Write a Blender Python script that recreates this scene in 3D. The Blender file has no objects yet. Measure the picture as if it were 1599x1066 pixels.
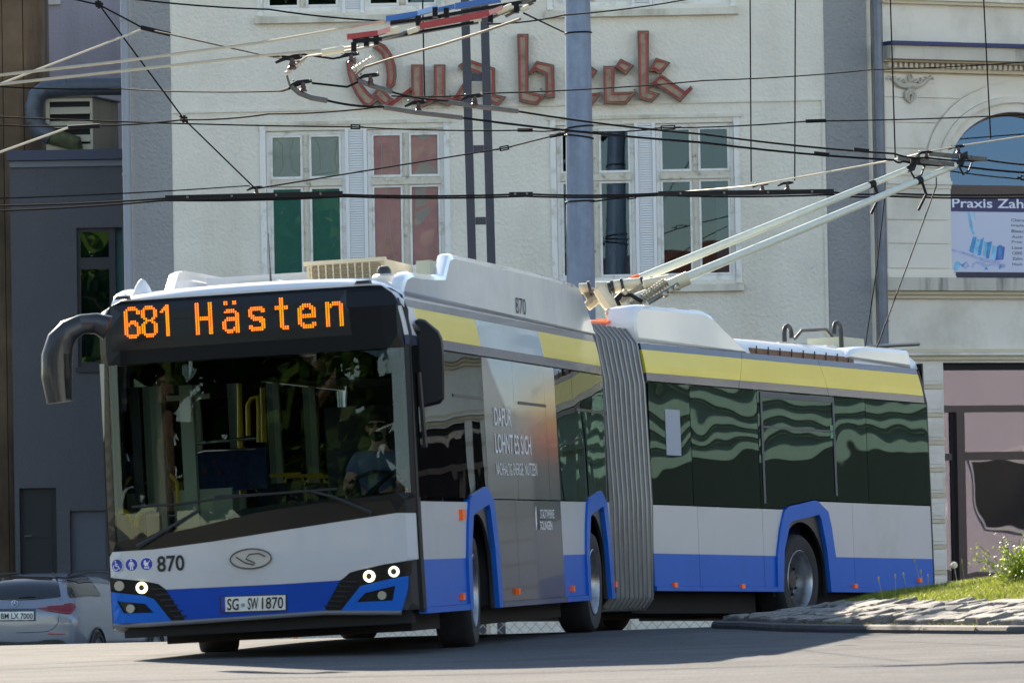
import bpy, bmesh, math, random
from mathutils import Vector, Matrix
from mathutils.geometry import delaunay_2d_cdt
random.seed(7)
V = Vector
R = math.radians
sc = bpy.context.scene
COL = sc.collection

# ---------------------------------------------------------------- camera
F, CX, CY, H0, HC = 8900.0, 799.5, 533.0, 819.5, 1.01
PITCH, ROLL = math.atan((H0 - CY) / F), R(1.0)
cf = V((0, math.cos(PITCH), math.sin(PITCH)))
cu_ = V((0, -math.sin(PITCH), math.cos(PITCH)))
cr_ = V((1, 0, 0))
IU = cr_ * math.cos(ROLL) - cu_ * math.sin(ROLL)
IV = cr_ * math.sin(ROLL) + cu_ * math.cos(ROLL)
EYE = V((0, 0, HC))
cam = bpy.data.cameras.new('camera'); camo = bpy.data.objects.new('camera', cam); COL.objects.link(camo)
m = Matrix.Identity(4)
for i in range(3):
    m[i][0], m[i][1], m[i][2], m[i][3] = IU[i], IV[i], -cf[i], EYE[i]
camo.matrix_world = m
cam.sensor_width = 36; cam.lens = F / 1599 * 36; cam.clip_start = 0.5; cam.clip_end = 2000
cam.dof.use_dof = True; cam.dof.focus_distance = 62; cam.dof.aperture_fstop = 7.1
sc.camera = camo

# ---------------------------------------------------------------- light
SUN_AZ = math.atan2(-0.37, 0.93)      # direction to the sun, measured from +Y towards +X
SUN_EL = R(26.5)
w = bpy.data.worlds.new('World'); sc.world = w; w.use_nodes = True
nt = w.node_tree; nt.nodes.clear()
sky = nt.nodes.new('ShaderNodeTexSky'); sky.sky_type = 'NISHITA'; sky.sun_disc = False
sky.sun_elevation = SUN_EL; sky.sun_rotation = SUN_AZ; sky.air_density = 1.0; sky.dust_density = 0.2; sky.ozone_density = 2.0
bg = nt.nodes.new('ShaderNodeBackground'); bg.inputs[1].default_value = 0.085
wo = nt.nodes.new('ShaderNodeOutputWorld')
nt.links.new(sky.outputs[0], bg.inputs[0]); nt.links.new(bg.outputs[0], wo.inputs[0])
sl = bpy.data.lights.new('sun', 'SUN'); sl.energy = 4.2; sl.angle = R(0.5); sl.color = (1.0, 0.95, 0.88)
so = bpy.data.objects.new('sun', sl); COL.objects.link(so)
sd = V((math.sin(SUN_AZ) * math.cos(SUN_EL), math.cos(SUN_AZ) * math.cos(SUN_EL), math.sin(SUN_EL)))
so.rotation_euler = sd.to_track_quat('Z', 'Y').to_euler(); so.location = (-20, 40, 40)
vs = sc.view_settings
vs.view_transform = 'Standard'; vs.look = 'None'; vs.gamma = 1; vs.use_curve_mapping = False
vs.exposure = 2.05
vs.use_white_balance = True; vs.white_balance_temperature = 7700; vs.white_balance_tint = 10
sc.cycles.max_bounces = 8; sc.cycles.transparent_max_bounces = 16
sc.cycles.glossy_bounces = 4; sc.cycles.diffuse_bounces = 4; sc.cycles.caustics_reflective = False

# ---------------------------------------------------------------- pixel helpers
def ray(x, y): return cf + IU * ((x - CX) / F) + IV * ((CY - y) / F)
def atY(x, y, Y):
    d = ray(x, y); return EYE + d * (Y / d.y)
def proj(P):
    d = P - EYE; z = d.dot(cf)
    return (CX + F * d.dot(IU) / z, CY - F * d.dot(IV) / z)
def crest(Y):
    if Y < 50: return 0.0
    if Y < 62: return -(0.035 / 12) * (Y - 50) ** 2 / 2
    if Y < 86: return -0.21 - 0.035 * (Y - 62)
    return -1.05
def gz(X, Y): return 0.0175 * max(-14, min(14, X)) * max(0.0, min(1.0, 1 - abs(Y - 50) / 120)) + crest(Y)
def gpt(x, y, dz=0.0):
    d = ray(x, y); lo, hi = 10.0, 90.0
    prev = 10.0; Y = 10.0
    while Y < 90:
        p = EYE + d * (Y / d.y)
        if p.z < gz(p.x, p.y) + dz: break
        Y += 0.05
    p = EYE + d * (Y / d.y)
    return p

# ---------------------------------------------------------------- materials
def srgb(r, g, b):
    f = lambda c: (c / 255 / 12.92) if c / 255 <= 0.04045 else ((c / 255 + 0.055) / 1.055) ** 2.4
    return (f(r), f(g), f(b), 1)
def lin(v): return (v[0], v[1], v[2], 1) if not isinstance(v, (int, float)) else (v, v, v, 1)
MATS = {}
def mat(name, col, rough=0.5, metal=0.0, coat=0.0, var=0.0, vscale=3.0, bump=0.0, bscale=40.0, dirt=None, dscale=1.5, dlo=0.45, dhi=0.75,
        emis=None, estr=0.0, spec=0.5, streak=False, bdist=0.01, rvar=0.0, voro=False):
    if name in MATS: return MATS[name]
    M = bpy.data.materials.new(name); M.use_nodes = True; MATS[name] = M
    n = M.node_tree.nodes; l = M.node_tree.links
    p = n['Principled BSDF']
    c = lin(col)
    p.inputs['Base Color'].default_value = c
    p.inputs['Roughness'].default_value = rough; p.inputs['Metallic'].default_value = metal
    p.inputs['Coat Weight'].default_value = coat; p.inputs['Coat Roughness'].default_value = 0.04
    p.inputs['Specular IOR Level'].default_value = spec
    tc = n.new('ShaderNodeTexCoord')
    src = tc.outputs['Object']
    if streak:
        mp = n.new('ShaderNodeMapping'); mp.inputs['Scale'].default_value = (1, 1, 0.12); l.new(src, mp.inputs[0]); ssrc = mp.outputs[0]
    else: ssrc = src
    out = None
    if var > 0:
        nz = n.new('ShaderNodeTexNoise'); nz.inputs['Scale'].default_value = vscale; nz.inputs['Detail'].default_value = 6; nz.inputs['Roughness'].default_value = 0.6
        l.new(src, nz.inputs['Vector'])
        rp = n.new('ShaderNodeValToRGB'); rp.color_ramp.elements[0].position = 0.3; rp.color_ramp.elements[1].position = 0.7
        rp.color_ramp.elements[0].color = tuple(min(1, x * (1 - var)) for x in c[:3]) + (1,)
        rp.color_ramp.elements[1].color = tuple(min(1, x * (1 + var)) for x in c[:3]) + (1,)
        l.new(nz.outputs['Fac'], rp.inputs[0]); out = rp.outputs[0]
    if dirt is not None:
        nz = n.new('ShaderNodeTexNoise'); nz.inputs['Scale'].default_value = dscale; nz.inputs['Detail'].default_value = 8; nz.inputs['Roughness'].default_value = 0.65
        l.new(ssrc, nz.inputs['Vector'])
        rp = n.new('ShaderNodeValToRGB'); rp.color_ramp.elements[0].position = dlo; rp.color_ramp.elements[1].position = dhi
        l.new(nz.outputs['Fac'], rp.inputs[0])
        mx = n.new('ShaderNodeMix'); mx.data_type = 'RGBA'
        l.new(rp.outputs[0], mx.inputs['Factor'])
        if out: l.new(out, mx.inputs['A'])
        else: mx.inputs['A'].default_value = c
        mx.inputs['B'].default_value = lin(dirt); out = mx.outputs['Result']
    if out: l.new(out, p.inputs['Base Color'])
    if rvar > 0:
        nz = n.new('ShaderNodeTexNoise'); nz.inputs['Scale'].default_value = 4; nz.inputs['Detail'].default_value = 5; l.new(src, nz.inputs['Vector'])
        mr = n.new('ShaderNodeMapRange'); mr.inputs['To Min'].default_value = max(0.02, rough - rvar); mr.inputs['To Max'].default_value = min(1, rough + rvar)
        l.new(nz.outputs['Fac'], mr.inputs[0]); l.new(mr.outputs[0], p.inputs['Roughness'])
    if bump > 0:
        if voro:
            nz = n.new('ShaderNodeTexVoronoi'); nz.inputs['Scale'].default_value = bscale; l.new(src, nz.inputs['Vector']); o_ = nz.outputs['Distance']
        else:
            nz = n.new('ShaderNodeTexNoise'); nz.inputs['Scale'].default_value = bscale; nz.inputs['Detail'].default_value = 4; l.new(src, nz.inputs['Vector']); o_ = nz.outputs['Fac']
        b = n.new('ShaderNodeBump'); b.inputs['Strength'].default_value = bump; b.inputs['Distance'].default_value = bdist
        l.new(o_, b.inputs['Height']); l.new(b.outputs[0], p.inputs['Normal'])
    if emis is not None:
        p.inputs['Emission Color'].default_value = lin(emis); p.inputs['Emission Strength'].default_value = estr
    return M
def glass(name, tint, refl=0.08, rough=0.0, wav=0.0, wscale=1.5, gcol=(1, 1, 1)):
    if name in MATS: return MATS[name]
    M = bpy.data.materials.new(name); M.use_nodes = True; MATS[name] = M
    n = M.node_tree.nodes; l = M.node_tree.links; n.clear()
    o = n.new('ShaderNodeOutputMaterial'); mx = n.new('ShaderNodeMixShader')
    t = n.new('ShaderNodeBsdfTransparent'); t.inputs[0].default_value = lin(tint)
    g = n.new('ShaderNodeBsdfGlossy'); g.inputs['Roughness'].default_value = rough; g.inputs[0].default_value = lin(gcol)
    fr = n.new('ShaderNodeFresnel'); fr.inputs[0].default_value = 1.5
    mr = n.new('ShaderNodeMapRange'); mr.inputs['From Min'].default_value = 0.04; mr.inputs['From Max'].default_value = 1.0
    mr.inputs['To Min'].default_value = refl; mr.inputs['To Max'].default_value = 1.0
    l.new(fr.outputs[0], mr.inputs[0]); l.new(mr.outputs[0], mx.inputs[0]); l.new(t.outputs[0], mx.inputs[1]); l.new(g.outputs[0], mx.inputs[2])
    if wav > 0:
        tc = n.new('ShaderNodeTexCoord'); nz = n.new('ShaderNodeTexNoise'); nz.inputs['Scale'].default_value = wscale; nz.inputs['Detail'].default_value = 1.0
        nz.noise_dimensions = '4D'; oi = n.new('ShaderNodeObjectInfo'); mw = n.new('ShaderNodeMath'); mw.operation = 'MULTIPLY'; mw.inputs[1].default_value = 37.0
        l.new(oi.outputs['Random'], mw.inputs[0]); l.new(mw.outputs[0], nz.inputs['W'])
        l.new(tc.outputs['Object'], nz.inputs['Vector'])
        b = n.new('ShaderNodeBump'); b.inputs['Strength'].default_value = 1.0; b.inputs['Distance'].default_value = wav
        l.new(nz.outputs['Fac'], b.inputs['Height']); l.new(b.outputs[0], g.inputs['Normal'])
    l.new(mx.outputs[0], o.inputs[0])
    return M

# ---------------------------------------------------------------- mesh helpers
class MB:
    def __init__(s): s.v = []; s.f = []; s.uv = None
    def add(s, vs_, fs):
        k = len(s.v); s.v += [V(x) for x in vs_]; s.f += [tuple(i + k for i in f) for f in fs]; return s
    def hexa(s, p):   # 8 corner points: 4 bottom, 4 top
        return s.add(p, [(3, 2, 1, 0), (4, 5, 6, 7), (0, 1, 5, 4), (1, 2, 6, 5), (2, 3, 7, 6), (3, 0, 4, 7)])
    def box(s, fn, a, b):   # axis box in local coords mapped by fn(u,v,w)
        (x0, y0, z0), (x1, y1, z1) = a, b
        return s.hexa([fn(x0, y0, z0), fn(x1, y0, z0), fn(x1, y1, z0), fn(x0, y1, z0), fn(x0, y0, z1), fn(x1, y0, z1), fn(x1, y1, z1), fn(x0, y1, z1)])
    def tube(s, pts, r, n=8, cap=True, rs=None):
        pts = [V(p) for p in pts]; k = len(s.v); N = len(pts); up = None
        for i, p in enumerate(pts):
            d = (pts[min(i + 1, N - 1)] - pts[max(i - 1, 0)]).normalized()
            if up is None: up = d.orthogonal().normalized()
            else:
                up = (up - d * up.dot(d))
                up = up.normalized() if up.length > 1e-6 else d.orthogonal().normalized()
            q = d.cross(up); rr = rs[i] if rs else r
            for j in range(n):
                a = 2 * math.pi * j / n; s.v.append(p + (up * math.cos(a) + q * math.sin(a)) * rr)
        for i in range(N - 1):
            for j in range(n):
                a, b = k + i * n + j, k + i * n + (j + 1) % n
                s.f.append((a, b, b + n, a + n))
        if cap:
            s.f.append(tuple(k + j for j in reversed(range(n)))); s.f.append(tuple(k + (N - 1) * n + j for j in range(n)))
        return s
    def lathe(s, o, ax, prof, n=32):  # prof: (radius, offset along ax)
        ax = V(ax).normalized(); u = ax.orthogonal().normalized(); w_ = ax.cross(u); k = len(s.v); o = V(o)
        for (r, h) in prof:
            for j in range(n):
                a = 2 * math.pi * j / n; s.v.append(o + ax * h + (u * math.cos(a) + w_ * math.sin(a)) * r)
        for i in range(len(prof) - 1):
            for j in range(n):
                a, b = k + i * n + j, k + i * n + (j + 1) % n
                s.f.append((a, b, b + n, a + n))
        return s
    def ball(s, o, r, n=10, sc_=(1, 1, 1)):
        k = len(s.v); o = V(o); rows = n
        for i in range(rows + 1):
            th = math.pi * i / rows
            for j in range(n * 2):
                a = math.pi * j / n
                s.v.append(o + V((math.sin(th) * math.cos(a) * r * sc_[0], math.sin(th) * math.sin(a) * r * sc_[1], math.cos(th) * r * sc_[2])))
        for i in range(rows):
            for j in range(n * 2):
                a, b = k + i * n * 2 + j, k + i * n * 2 + (j + 1) % (n * 2)
                s.f.append((a, a + n * 2, b + n * 2, b))
        return s
def tag(o, label=None, cat=None, group=None, kind=None):
    if label: o['label'] = label
    if cat: o['category'] = cat
    if group: o['group'] = group
    if kind: o['kind'] = kind
    return o
def root(name, loc, label=None, cat=None, group=None, kind=None):
    o = bpy.data.objects.new(name, None); COL.objects.link(o); o.location = loc; o.empty_display_size = 0.3
    return tag(o, label, cat, group, kind)
def rootloc(p):
    l = V((0, 0, 0))
    while p is not None: l = l + V(p.location); p = p.parent
    return l
def build(name, mb, mt, parent=None, smooth=False, label=None, cat=None, group=None, kind=None, flip=False):
    me = bpy.data.meshes.new(name)
    if parent is not None: off = rootloc(parent)
    else:
        off = V((sum(v.x for v in mb.v) / len(mb.v), sum(v.y for v in mb.v) / len(mb.v), min(v.z for v in mb.v)))
    me.from_pydata([tuple(v - off) for v in mb.v], [], mb.f)
    bm = bmesh.new(); bm.from_mesh(me); bmesh.ops.recalc_face_normals(bm, faces=bm.faces); bm.to_mesh(me); bm.free()
    if mb.uv:
        ul = me.uv_layers.new(name='uv')
        for lp in me.loops: ul.data[lp.index].uv = mb.uv[lp.vertex_index]
    me.materials.append(mt)
    if smooth:
        for p in me.polygons: p.use_smooth = True
        if smooth != 'all':
            try: me.set_sharp_from_angle(angle=R(40))
            except Exception: pass
    o = bpy.data.objects.new(name, me); COL.objects.link(o)
    if parent is not None: o.parent = parent
    else: o.location = off
    return tag(o, label, cat, group, kind)
def inpoly(x, y, P):
    c = False; n = len(P); j = n - 1
    for i in range(n):
        xi, yi = P[i]; xj, yj = P[j]
        if (yi > y) != (yj > y) and x < (xj - xi) * (y - yi) / (yj - yi) + xi: c = not c
        j = i
    return c
def dens(P, step):
    out = []
    for i in range(len(P)):
        a, b = P[i], P[(i + 1) % len(P)]; L = math.hypot(b[0] - a[0], b[1] - a[1]); k = max(1, int(math.ceil(L / step)))
        for j in range(k): out.append((a[0] + (b[0] - a[0]) * j / k, a[1] + (b[1] - a[1]) * j / k))
    return out
def patch(poly, fn, thick, holes=(), step=None, mb=None):
    """plate: outline poly (u,v) mapped to 3D by fn(u,v,d), d = depth behind the face"""
    mb = mb or MB()
    if mb.uv is None: mb.uv = [(0, 0)] * len(mb.v)
    rings = [dens(list(P), step) if step else list(P) for P in [poly] + list(holes)]
    pts, edges = [], []
    for rg in rings:
        k = len(pts); n = len(rg); pts += [V((p[0], p[1])) for p in rg]; edges += [(k + i, k + (i + 1) % n) for i in range(n)]
    if step:
        us = [p[0] for p in rings[0]]; vs2 = [p[1] for p in rings[0]]
        u = min(us) + step / 2
        while u < max(us):
            v = min(vs2) + step / 2
            while v < max(vs2):
                if inpoly(u, v, rings[0]) and not any(inpoly(u, v, h) for h in rings[1:]):
                    pts.append(V((u, v)))
                v += step
            u += step
    vv, ee, ff, _, _, _ = delaunay_2d_cdt(pts, edges, [], 0, 1e-5)
    keep = []
    for f in ff:
        cx = sum(vv[i].x for i in f) / len(f); cy = sum(vv[i].y for i in f) / len(f)
        if inpoly(cx, cy, rings[0]) and not any(inpoly(cx, cy, h) for h in rings[1:]): keep.append(f)
    k = len(mb.v); n = len(vv)
    for p in vv: mb.v.append(V(fn(p.x, p.y, 0))); mb.uv.append((p.x, p.y))
    mb.f += [tuple(k + i for i in f) for f in keep]
    if thick:
        for p in vv: mb.v.append(V(fn(p.x, p.y, thick))); mb.uv.append((p.x, p.y))
        mb.f += [tuple(k + n + i for i in reversed(f)) for f in keep]
        cnt = {}
        for f in keep:
            for i in range(len(f)):
                a, b = f[i], f[(i + 1) % len(f)]
                key = (min(a, b), max(a, b)); cnt.setdefault(key, []).append((a, b))
        for key, l in cnt.items():
            if len(l) == 1:
                a, b = l[0]; mb.f.append((k + b, k + a, k + n + a, k + n + b))
    return mb
def inset(P, d):
    n = len(P); A = sum(P[i][0] * P[(i + 1) % n][1] - P[(i + 1) % n][0] * P[i][1] for i in range(n))
    sg = 1 if A > 0 else -1; out = []
    for i in range(n):
        a, b, c = V(P[i - 1]), V(P[i]), V(P[(i + 1) % n])
        e1 = (b - a).normalized(); e2 = (c - b).normalized()
        n1 = V((-e1.y, e1.x)) * sg; n2 = V((-e2.y, e2.x)) * sg
        m_ = n1 + n2; q = m_.length
        m_ = m_ / q if q > 1e-6 else n1
        out.append(tuple(b + m_ * min(2 * d, d / max(0.35, m_.dot(n1)))))
    return out
def copies(src, places, parent, name=None):
    for M_ in places:
        o = bpy.data.objects.new(name or src.name.split('.')[0], src.data); COL.objects.link(o); o.parent = parent; o.matrix_local = M_
def text_tris(txt, bold=0.0, shear=0.0, space=1.0):
    cu = bpy.data.curves.new('txt', 'FONT'); cu.body = txt; cu.size = 1.0; cu.offset = bold; cu.shear = shear; cu.space_character = space
    cu.resolution_u = 3
    ob = bpy.data.objects.new('txt', cu); COL.objects.link(ob)
    bpy.context.view_layer.update()
    me = ob.to_mesh(); vs_ = [(v.co.x, v.co.y) for v in me.vertices]; fs = [tuple(p.vertices) for p in me.polygons]
    ob.to_mesh_clear(); bpy.data.objects.remove(ob); bpy.data.curves.remove(cu)
    return vs_, fs
def text_on(txt, fn, box, mb=None, d=-0.003, bold=0.0, space=1.0):
    """fit text into quad box = (u0,v0,u1,v1) on surface fn"""
    vs_, fs = text_tris(txt, bold, 0, space); mb = mb or MB()
    x0 = min(v[0] for v in vs_); x1 = max(v[0] for v in vs_); y0 = min(v[1] for v in vs_); y1 = max(v[1] for v in vs_)
    u0, v0, u1, v1 = box
    mb.add([fn(u0 + (v[0] - x0) / (x1 - x0) * (u1 - u0), v0 + (v[1] - y0) / (y1 - y0) * (v1 - v0), d) for v in vs_], fs)
    return mb
# ================================================================ ground
def axis(lo, hi, fine_lo, fine_hi, fs, cs):
    a = []; x = lo
    while x < hi: a.append(x); x += fs if fine_lo <= x < fine_hi else cs
    a.append(hi); return a
asph = mat('asphalt', srgb(91, 92, 94), 0.9, var=0.13, vscale=2.2, bump=0.35, bscale=70, dirt=srgb(82, 83, 86), dscale=0.5, dlo=0.5, dhi=0.62, bdist=0.02)
n_ = asph.node_tree.nodes; l_ = asph.node_tree.links
pb = n_['Principled BSDF']; pb.inputs['Specular IOR Level'].default_value = 0.06; lk = pb.inputs['Base Color'].links[0].from_socket
tc = n_.new('ShaderNodeTexCoord')
mp = n_.new('ShaderNodeMapping'); mp.inputs['Scale'].default_value = (0.12, 1.6, 1); mp.inputs['Rotation'].default_value = (0, 0, R(8)); l_.new(tc.outputs['Object'], mp.inputs[0])
nz = n_.new('ShaderNodeTexNoise'); nz.inputs['Scale'].default_value = 1.0; nz.inputs['Detail'].default_value = 7; nz.inputs['Roughness'].default_value = 0.7; l_.new(mp.outputs[0], nz.inputs['Vector'])
nf = n_.new('ShaderNodeTexNoise'); nf.inputs['Scale'].default_value = 45; nf.inputs['Detail'].default_value = 3; l_.new(tc.outputs['Object'], nf.inputs['Vector'])
rp = n_.new('ShaderNodeValToRGB'); rp.color_ramp.elements[0].position = 0.32; rp.color_ramp.elements[0].color = (0.84, 0.84, 0.84, 1); rp.color_ramp.elements[1].position = 0.62; rp.color_ramp.elements[1].color = (1.08, 1.08, 1.08, 1)
l_.new(nz.outputs['Fac'], rp.inputs[0])
rp2 = n_.new('ShaderNodeValToRGB'); rp2.color_ramp.elements[0].position = 0.35; rp2.color_ramp.elements[0].color = (0.72, 0.72, 0.72, 1); rp2.color_ramp.elements[1].position = 0.65; rp2.color_ramp.elements[1].color = (1.25, 1.25, 1.25, 1)
l_.new(nf.outputs['Fac'], rp2.inputs[0])
m1 = n_.new('ShaderNodeMix'); m1.data_type = 'RGBA'; m1.blend_type = 'MULTIPLY'; m1.inputs['Factor'].default_value = 1; l_.new(lk, m1.inputs['A']); l_.new(rp.outputs[0], m1.inputs['B'])
m2 = n_.new('ShaderNodeMix'); m2.data_type = 'RGBA'; m2.blend_type = 'MULTIPLY'; m2.inputs['Factor'].default_value = 1; l_.new(m1.outputs['Result'], m2.inputs['A']); l_.new(rp2.outputs[0], m2.inputs['B'])
l_.new(m2.outputs['Result'], pb.inputs['Base Color'])
xs = axis(-400, 400, -30, 30, 2.0, 40); ys = axis(-300, 500, 20, 100, 0.8, 40)
mb = MB()
for y in ys:
    for x in xs: mb.v.append(V((x, y, gz(x, y))))
nx = len(xs)
for j in range(len(ys) - 1):
    for i in range(nx - 1): mb.f.append((j * nx + i, j * nx + i + 1, (j + 1) * nx + i + 1, (j + 1) * nx + i))
road = build('road', mb, asph, kind='structure', smooth='all')

# ---- traffic island: outline from the kerb line on the road
kp = [(1599, 990), (1500, 989.5), (1420, 988.5), (1300, 987.5), (1200, 985), (1150, 981.5)]
ol = [gpt(x, y) for x, y in kp] + [atY(1122, 977, 52.6), atY(1111, 973, 53.6)]
front = [(p.x, p.y) for p in ol]
front = [(9.0, front[0][1] - 0.1), (6.5, front[0][1] - 0.06)] + front
tip = front[-1]
back = [(tip[0] + 0.02, tip[1] + 0.5), (tip[0] + 0.25, tip[1] + 1.2), (tip[0] + 0.7, tip[1] + 2.0), (3.3, tip[1] + 2.9), (4.6, tip[1] + 4.2), (9.0, tip[1] + 6.6)]
OUT = front + back
# smooth with chaikin
def chaikin(P, n=2):
    for _ in range(n):
        Q = []
        for i in range(len(P)):
            a, b = P[i], P[(i + 1) % len(P)]
            Q += [(a[0] * .75 + b[0] * .25, a[1] * .75 + b[1] * .25), (a[0] * .25 + b[0] * .75, a[1] * .25 + b[1] * .75)]
        P = Q
    return P
OUT = chaikin(OUT, 1)
def dist_in(x, y, P=None):
    P = P or OUT; best = 1e9
    for i in range(len(P)):
        a, b = P[i], P[(i + 1) % len(P)]
        dx, dy = b[0] - a[0], b[1] - a[1]; L2 = dx * dx + dy * dy
        t = 0 if L2 == 0 else max(0, min(1, ((x - a[0]) * dx + (y - a[1]) * dy) / L2))
        best = min(best, math.hypot(x - a[0] - t * dx, y - a[1] - t * dy))
    return best if inpoly(x, y, P) else -best
KERB_H = 0.055
def mound(x, y):
    d = max(0, dist_in(x, y)); b = gz(x, y) + KERB_H
    k = max(0.45, min(1.0, (x - 1.7) / 1.7))
    h = 0.135 * k * min(d, 1.5) + 0.10 * max(0, min(d, 4.3) - 1.5)
    return b + h
soil = mat('island_soil', srgb(82, 80, 50), 0.95, var=0.3, vscale=9, bump=0.5, bscale=40, dirt=srgb(84, 96, 48), dscale=3, dlo=0.42, dhi=0.6, bdist=0.03)
isl = root('traffic_island', V((5.2, 49.5, gz(5.2, 49.5))), kind='structure')
mb = patch(OUT, lambda u, v, d: V((u, v, mound(u, v) - 0.035 - d * 0)), 0, step=0.22)
build('island_ground', mb, soil, isl, smooth='all')
# kerb stones along the outline
kerbm = mat('kerb_stone', srgb(72, 73, 77), 0.85, var=0.2, vscale=6, bump=0.3, bscale=60)
Ls = [0]
for i in range(len(OUT)): Ls.append(Ls[-1] + math.dist(OUT[i], OUT[(i + 1) % len(OUT)]))
def along(s_):
    s_ = s_ % Ls[-1]
    for i in range(len(OUT)):
        if Ls[i + 1] >= s_:
            a, b = OUT[i], OUT[(i + 1) % len(OUT)]; t = (s_ - Ls[i]) / max(1e-6, Ls[i + 1] - Ls[i])
            n = V((-(b[1] - a[1]), b[0] - a[0])).normalized()
            return (a[0] + (b[0] - a[0]) * t, a[1] + (b[1] - a[1]) * t), n
A_ = sum(OUT[i][0] * OUT[(i + 1) % len(OUT)][1] - OUT[(i + 1) % len(OUT)][0] * OUT[i][1] for i in range(len(OUT)))
sgn = 1 if A_ > 0 else -1
s_ = 0.0
while s_ < Ls[-1] - 0.5:
    (cx, cy), _ = along(s_)
    seg = 1.0
    if cx < 8.5:
        mb = MB(); prof = [(0, -0.1), (-0.004, 0.03), (0.01, 0.058), (0.03, 0.066), (0.09, 0.07), (0.12, 0.066), (0.12, -0.1)]
        st = [s_ + 0.006 + (seg - 0.012) * i / 6 for i in range(7)]
        for t in st:
            (x, y), n = along(t); n = n * sgn
            for (o_, h) in prof: mb.v.append(V((x + n.x * o_, y + n.y * o_, gz(x, y) + h)))
        np_ = len(prof)
        for i in range(6):
            for j in range(np_): a, b = i * np_ + j, i * np_ + (j + 1) % np_; mb.f.append((a, b, b + np_, a + np_))
        mb.f += [tuple(range(np_)), tuple(6 * np_ + j for j in reversed(range(np_)))]
        build('kerb_stone', mb, kerbm, isl)
    s_ += seg
# cobblestones in rows that follow the kerb
cobm = [mat('granite_%s' % 'abc'[i], srgb(*c), 0.9, var=0.22, vscale=9, bump=0.8, bscale=22, bdist=0.03) for i, c in enumerate([(150, 147, 142), (136, 133, 129), (162, 157, 150)])]
inner = OUT
proto = []
for k in range(10):
    random.seed(100 + k)
    bm = bmesh.new(); bmesh.ops.create_cube(bm, size=1)
    bmesh.ops.bevel(bm, geom=bm.edges[:] + bm.verts[:], offset=0.12, segments=2, profile=0.6, affect='EDGES')
    for v in bm.verts:
        v.co += V((random.uniform(-.035, .035), random.uniform(-.035, .035), random.uniform(-.05, .05)))
    me = bpy.data.meshes.new('cobblestone'); bm.to_mesh(me); bm.free(); me.materials.append(cobm[k % 3]); proto.append(me)
random.seed(5)
ncob = 0; big = []
for row in range(7):
    dd = 0.24 + row * 0.25
    s0 = random.uniform(0, .3); s_ = s0
    while s_ < Ls[-1]:
        (x, y), n = along(s_); n = n * sgn
        L = random.uniform(0.16, 0.23)
        (x2, y2), _ = along(s_ + L)
        px, py = x + n.x * dd, y + n.y * dd
        s_ += L
        if px > 5.6 or (dd > 1.05 and px > 2.85) or n.y < -0.2 or not inpoly(px, py, OUT) or dist_in(px, py) < dd - 0.12: continue
        if py > tip[1] + 0.9 and px > 2.6: continue
        if random.random() < 0.06: continue
        big.append((px, py, n, L))
for (px, py, n, L) in big:
    t = V((n.y, -n.x))
    yaw = math.atan2(t.y, t.x) + random.uniform(-.12, .12) + 0.30
    z = mound(px, py) + random.uniform(-0.012, 0.012) - 0.025
    e = 0.2
    sx = (mound(px + e, py) - mound(px - e, py)) / (2 * e); sy = (mound(px, py + e) - mound(px, py - e)) / (2 * e)
    nrm = V((-sx + random.uniform(-.06, .06), -sy + random.uniform(-.06, .06), 1)).normalized()
    q = nrm.to_track_quat('Z', 'Y').to_matrix().to_4x4()
    M_ = Matrix.Translation(V((px, py, z)) - isl.location) @ q @ Matrix.Rotation(yaw - q.to_euler().z, 4, 'Z') @ Matrix.Diagonal((L * 0.92, random.uniform(.215, .24), random.uniform(.12, .15), 1))
    if ncob < 299:
        o = bpy.data.objects.new('cobblestone', random.choice(proto)); COL.objects.link(o); o.parent = isl; o.matrix_local = M_
    ncob += 1
# grass
def leafmat(name, c1, c2, trans=0.35):
    M = bpy.data.materials.new(name); M.use_nodes = True; n = M.node_tree.nodes; l = M.node_tree.links; p = n['Principled BSDF']
    oi = n.new('ShaderNodeNewGeometry'); rp = n.new('ShaderNodeValToRGB'); rp.color_ramp.elements[0].color = lin(c1); rp.color_ramp.elements[1].color = lin(c2)
    l.new(oi.outputs['Random Per Island'], rp.inputs[0]); l.new(rp.outputs[0], p.inputs['Base Color']); p.inputs['Roughness'].default_value = 0.55
    p.inputs['Specular IOR Level'].default_value = 0.3
    tr = n.new('ShaderNodeBsdfTranslucent'); l.new(rp.outputs[0], tr.inputs[0]); mx = n.new('ShaderNodeMixShader'); mx.inputs[0].default_value = trans
    l.new(p.outputs[0], mx.inputs[1]); l.new(tr.outputs[0], mx.inputs[2]); l.new(mx.outputs[0], n['Material Output'].inputs[0])
    return M
grassm = leafmat('grass_blades', srgb(84, 106, 36), srgb(160, 164, 78), 0.42)
def blades(mb, pts, h0, h1, w_, bend):
    for (x, y) in pts:
        z = mound(x, y) - 0.03; h = random.uniform(h0, h1); a = random.uniform(0, 6.283); b = random.uniform(0, 6.283)
        d = V((math.cos(a), math.sin(a), 0)) * w_ * random.uniform(.6, 1.3); q = V((math.cos(b), math.sin(b), 0)) * h * random.uniform(0.1, bend)
        p = V((x, y, z)); k = len(mb.v)
        mb.v += [p - d, p + d, p + d * .7 + q * .35 + V((0, 0, h * .6)), p - d * .7 + q * .35 + V((0, 0, h * .6)), p + q + V((0, 0, h))]
        mb.f += [(k, k + 1, k + 2, k + 3), (k + 3, k + 2, k + 4)]
pts = []; weeds = []
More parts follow.
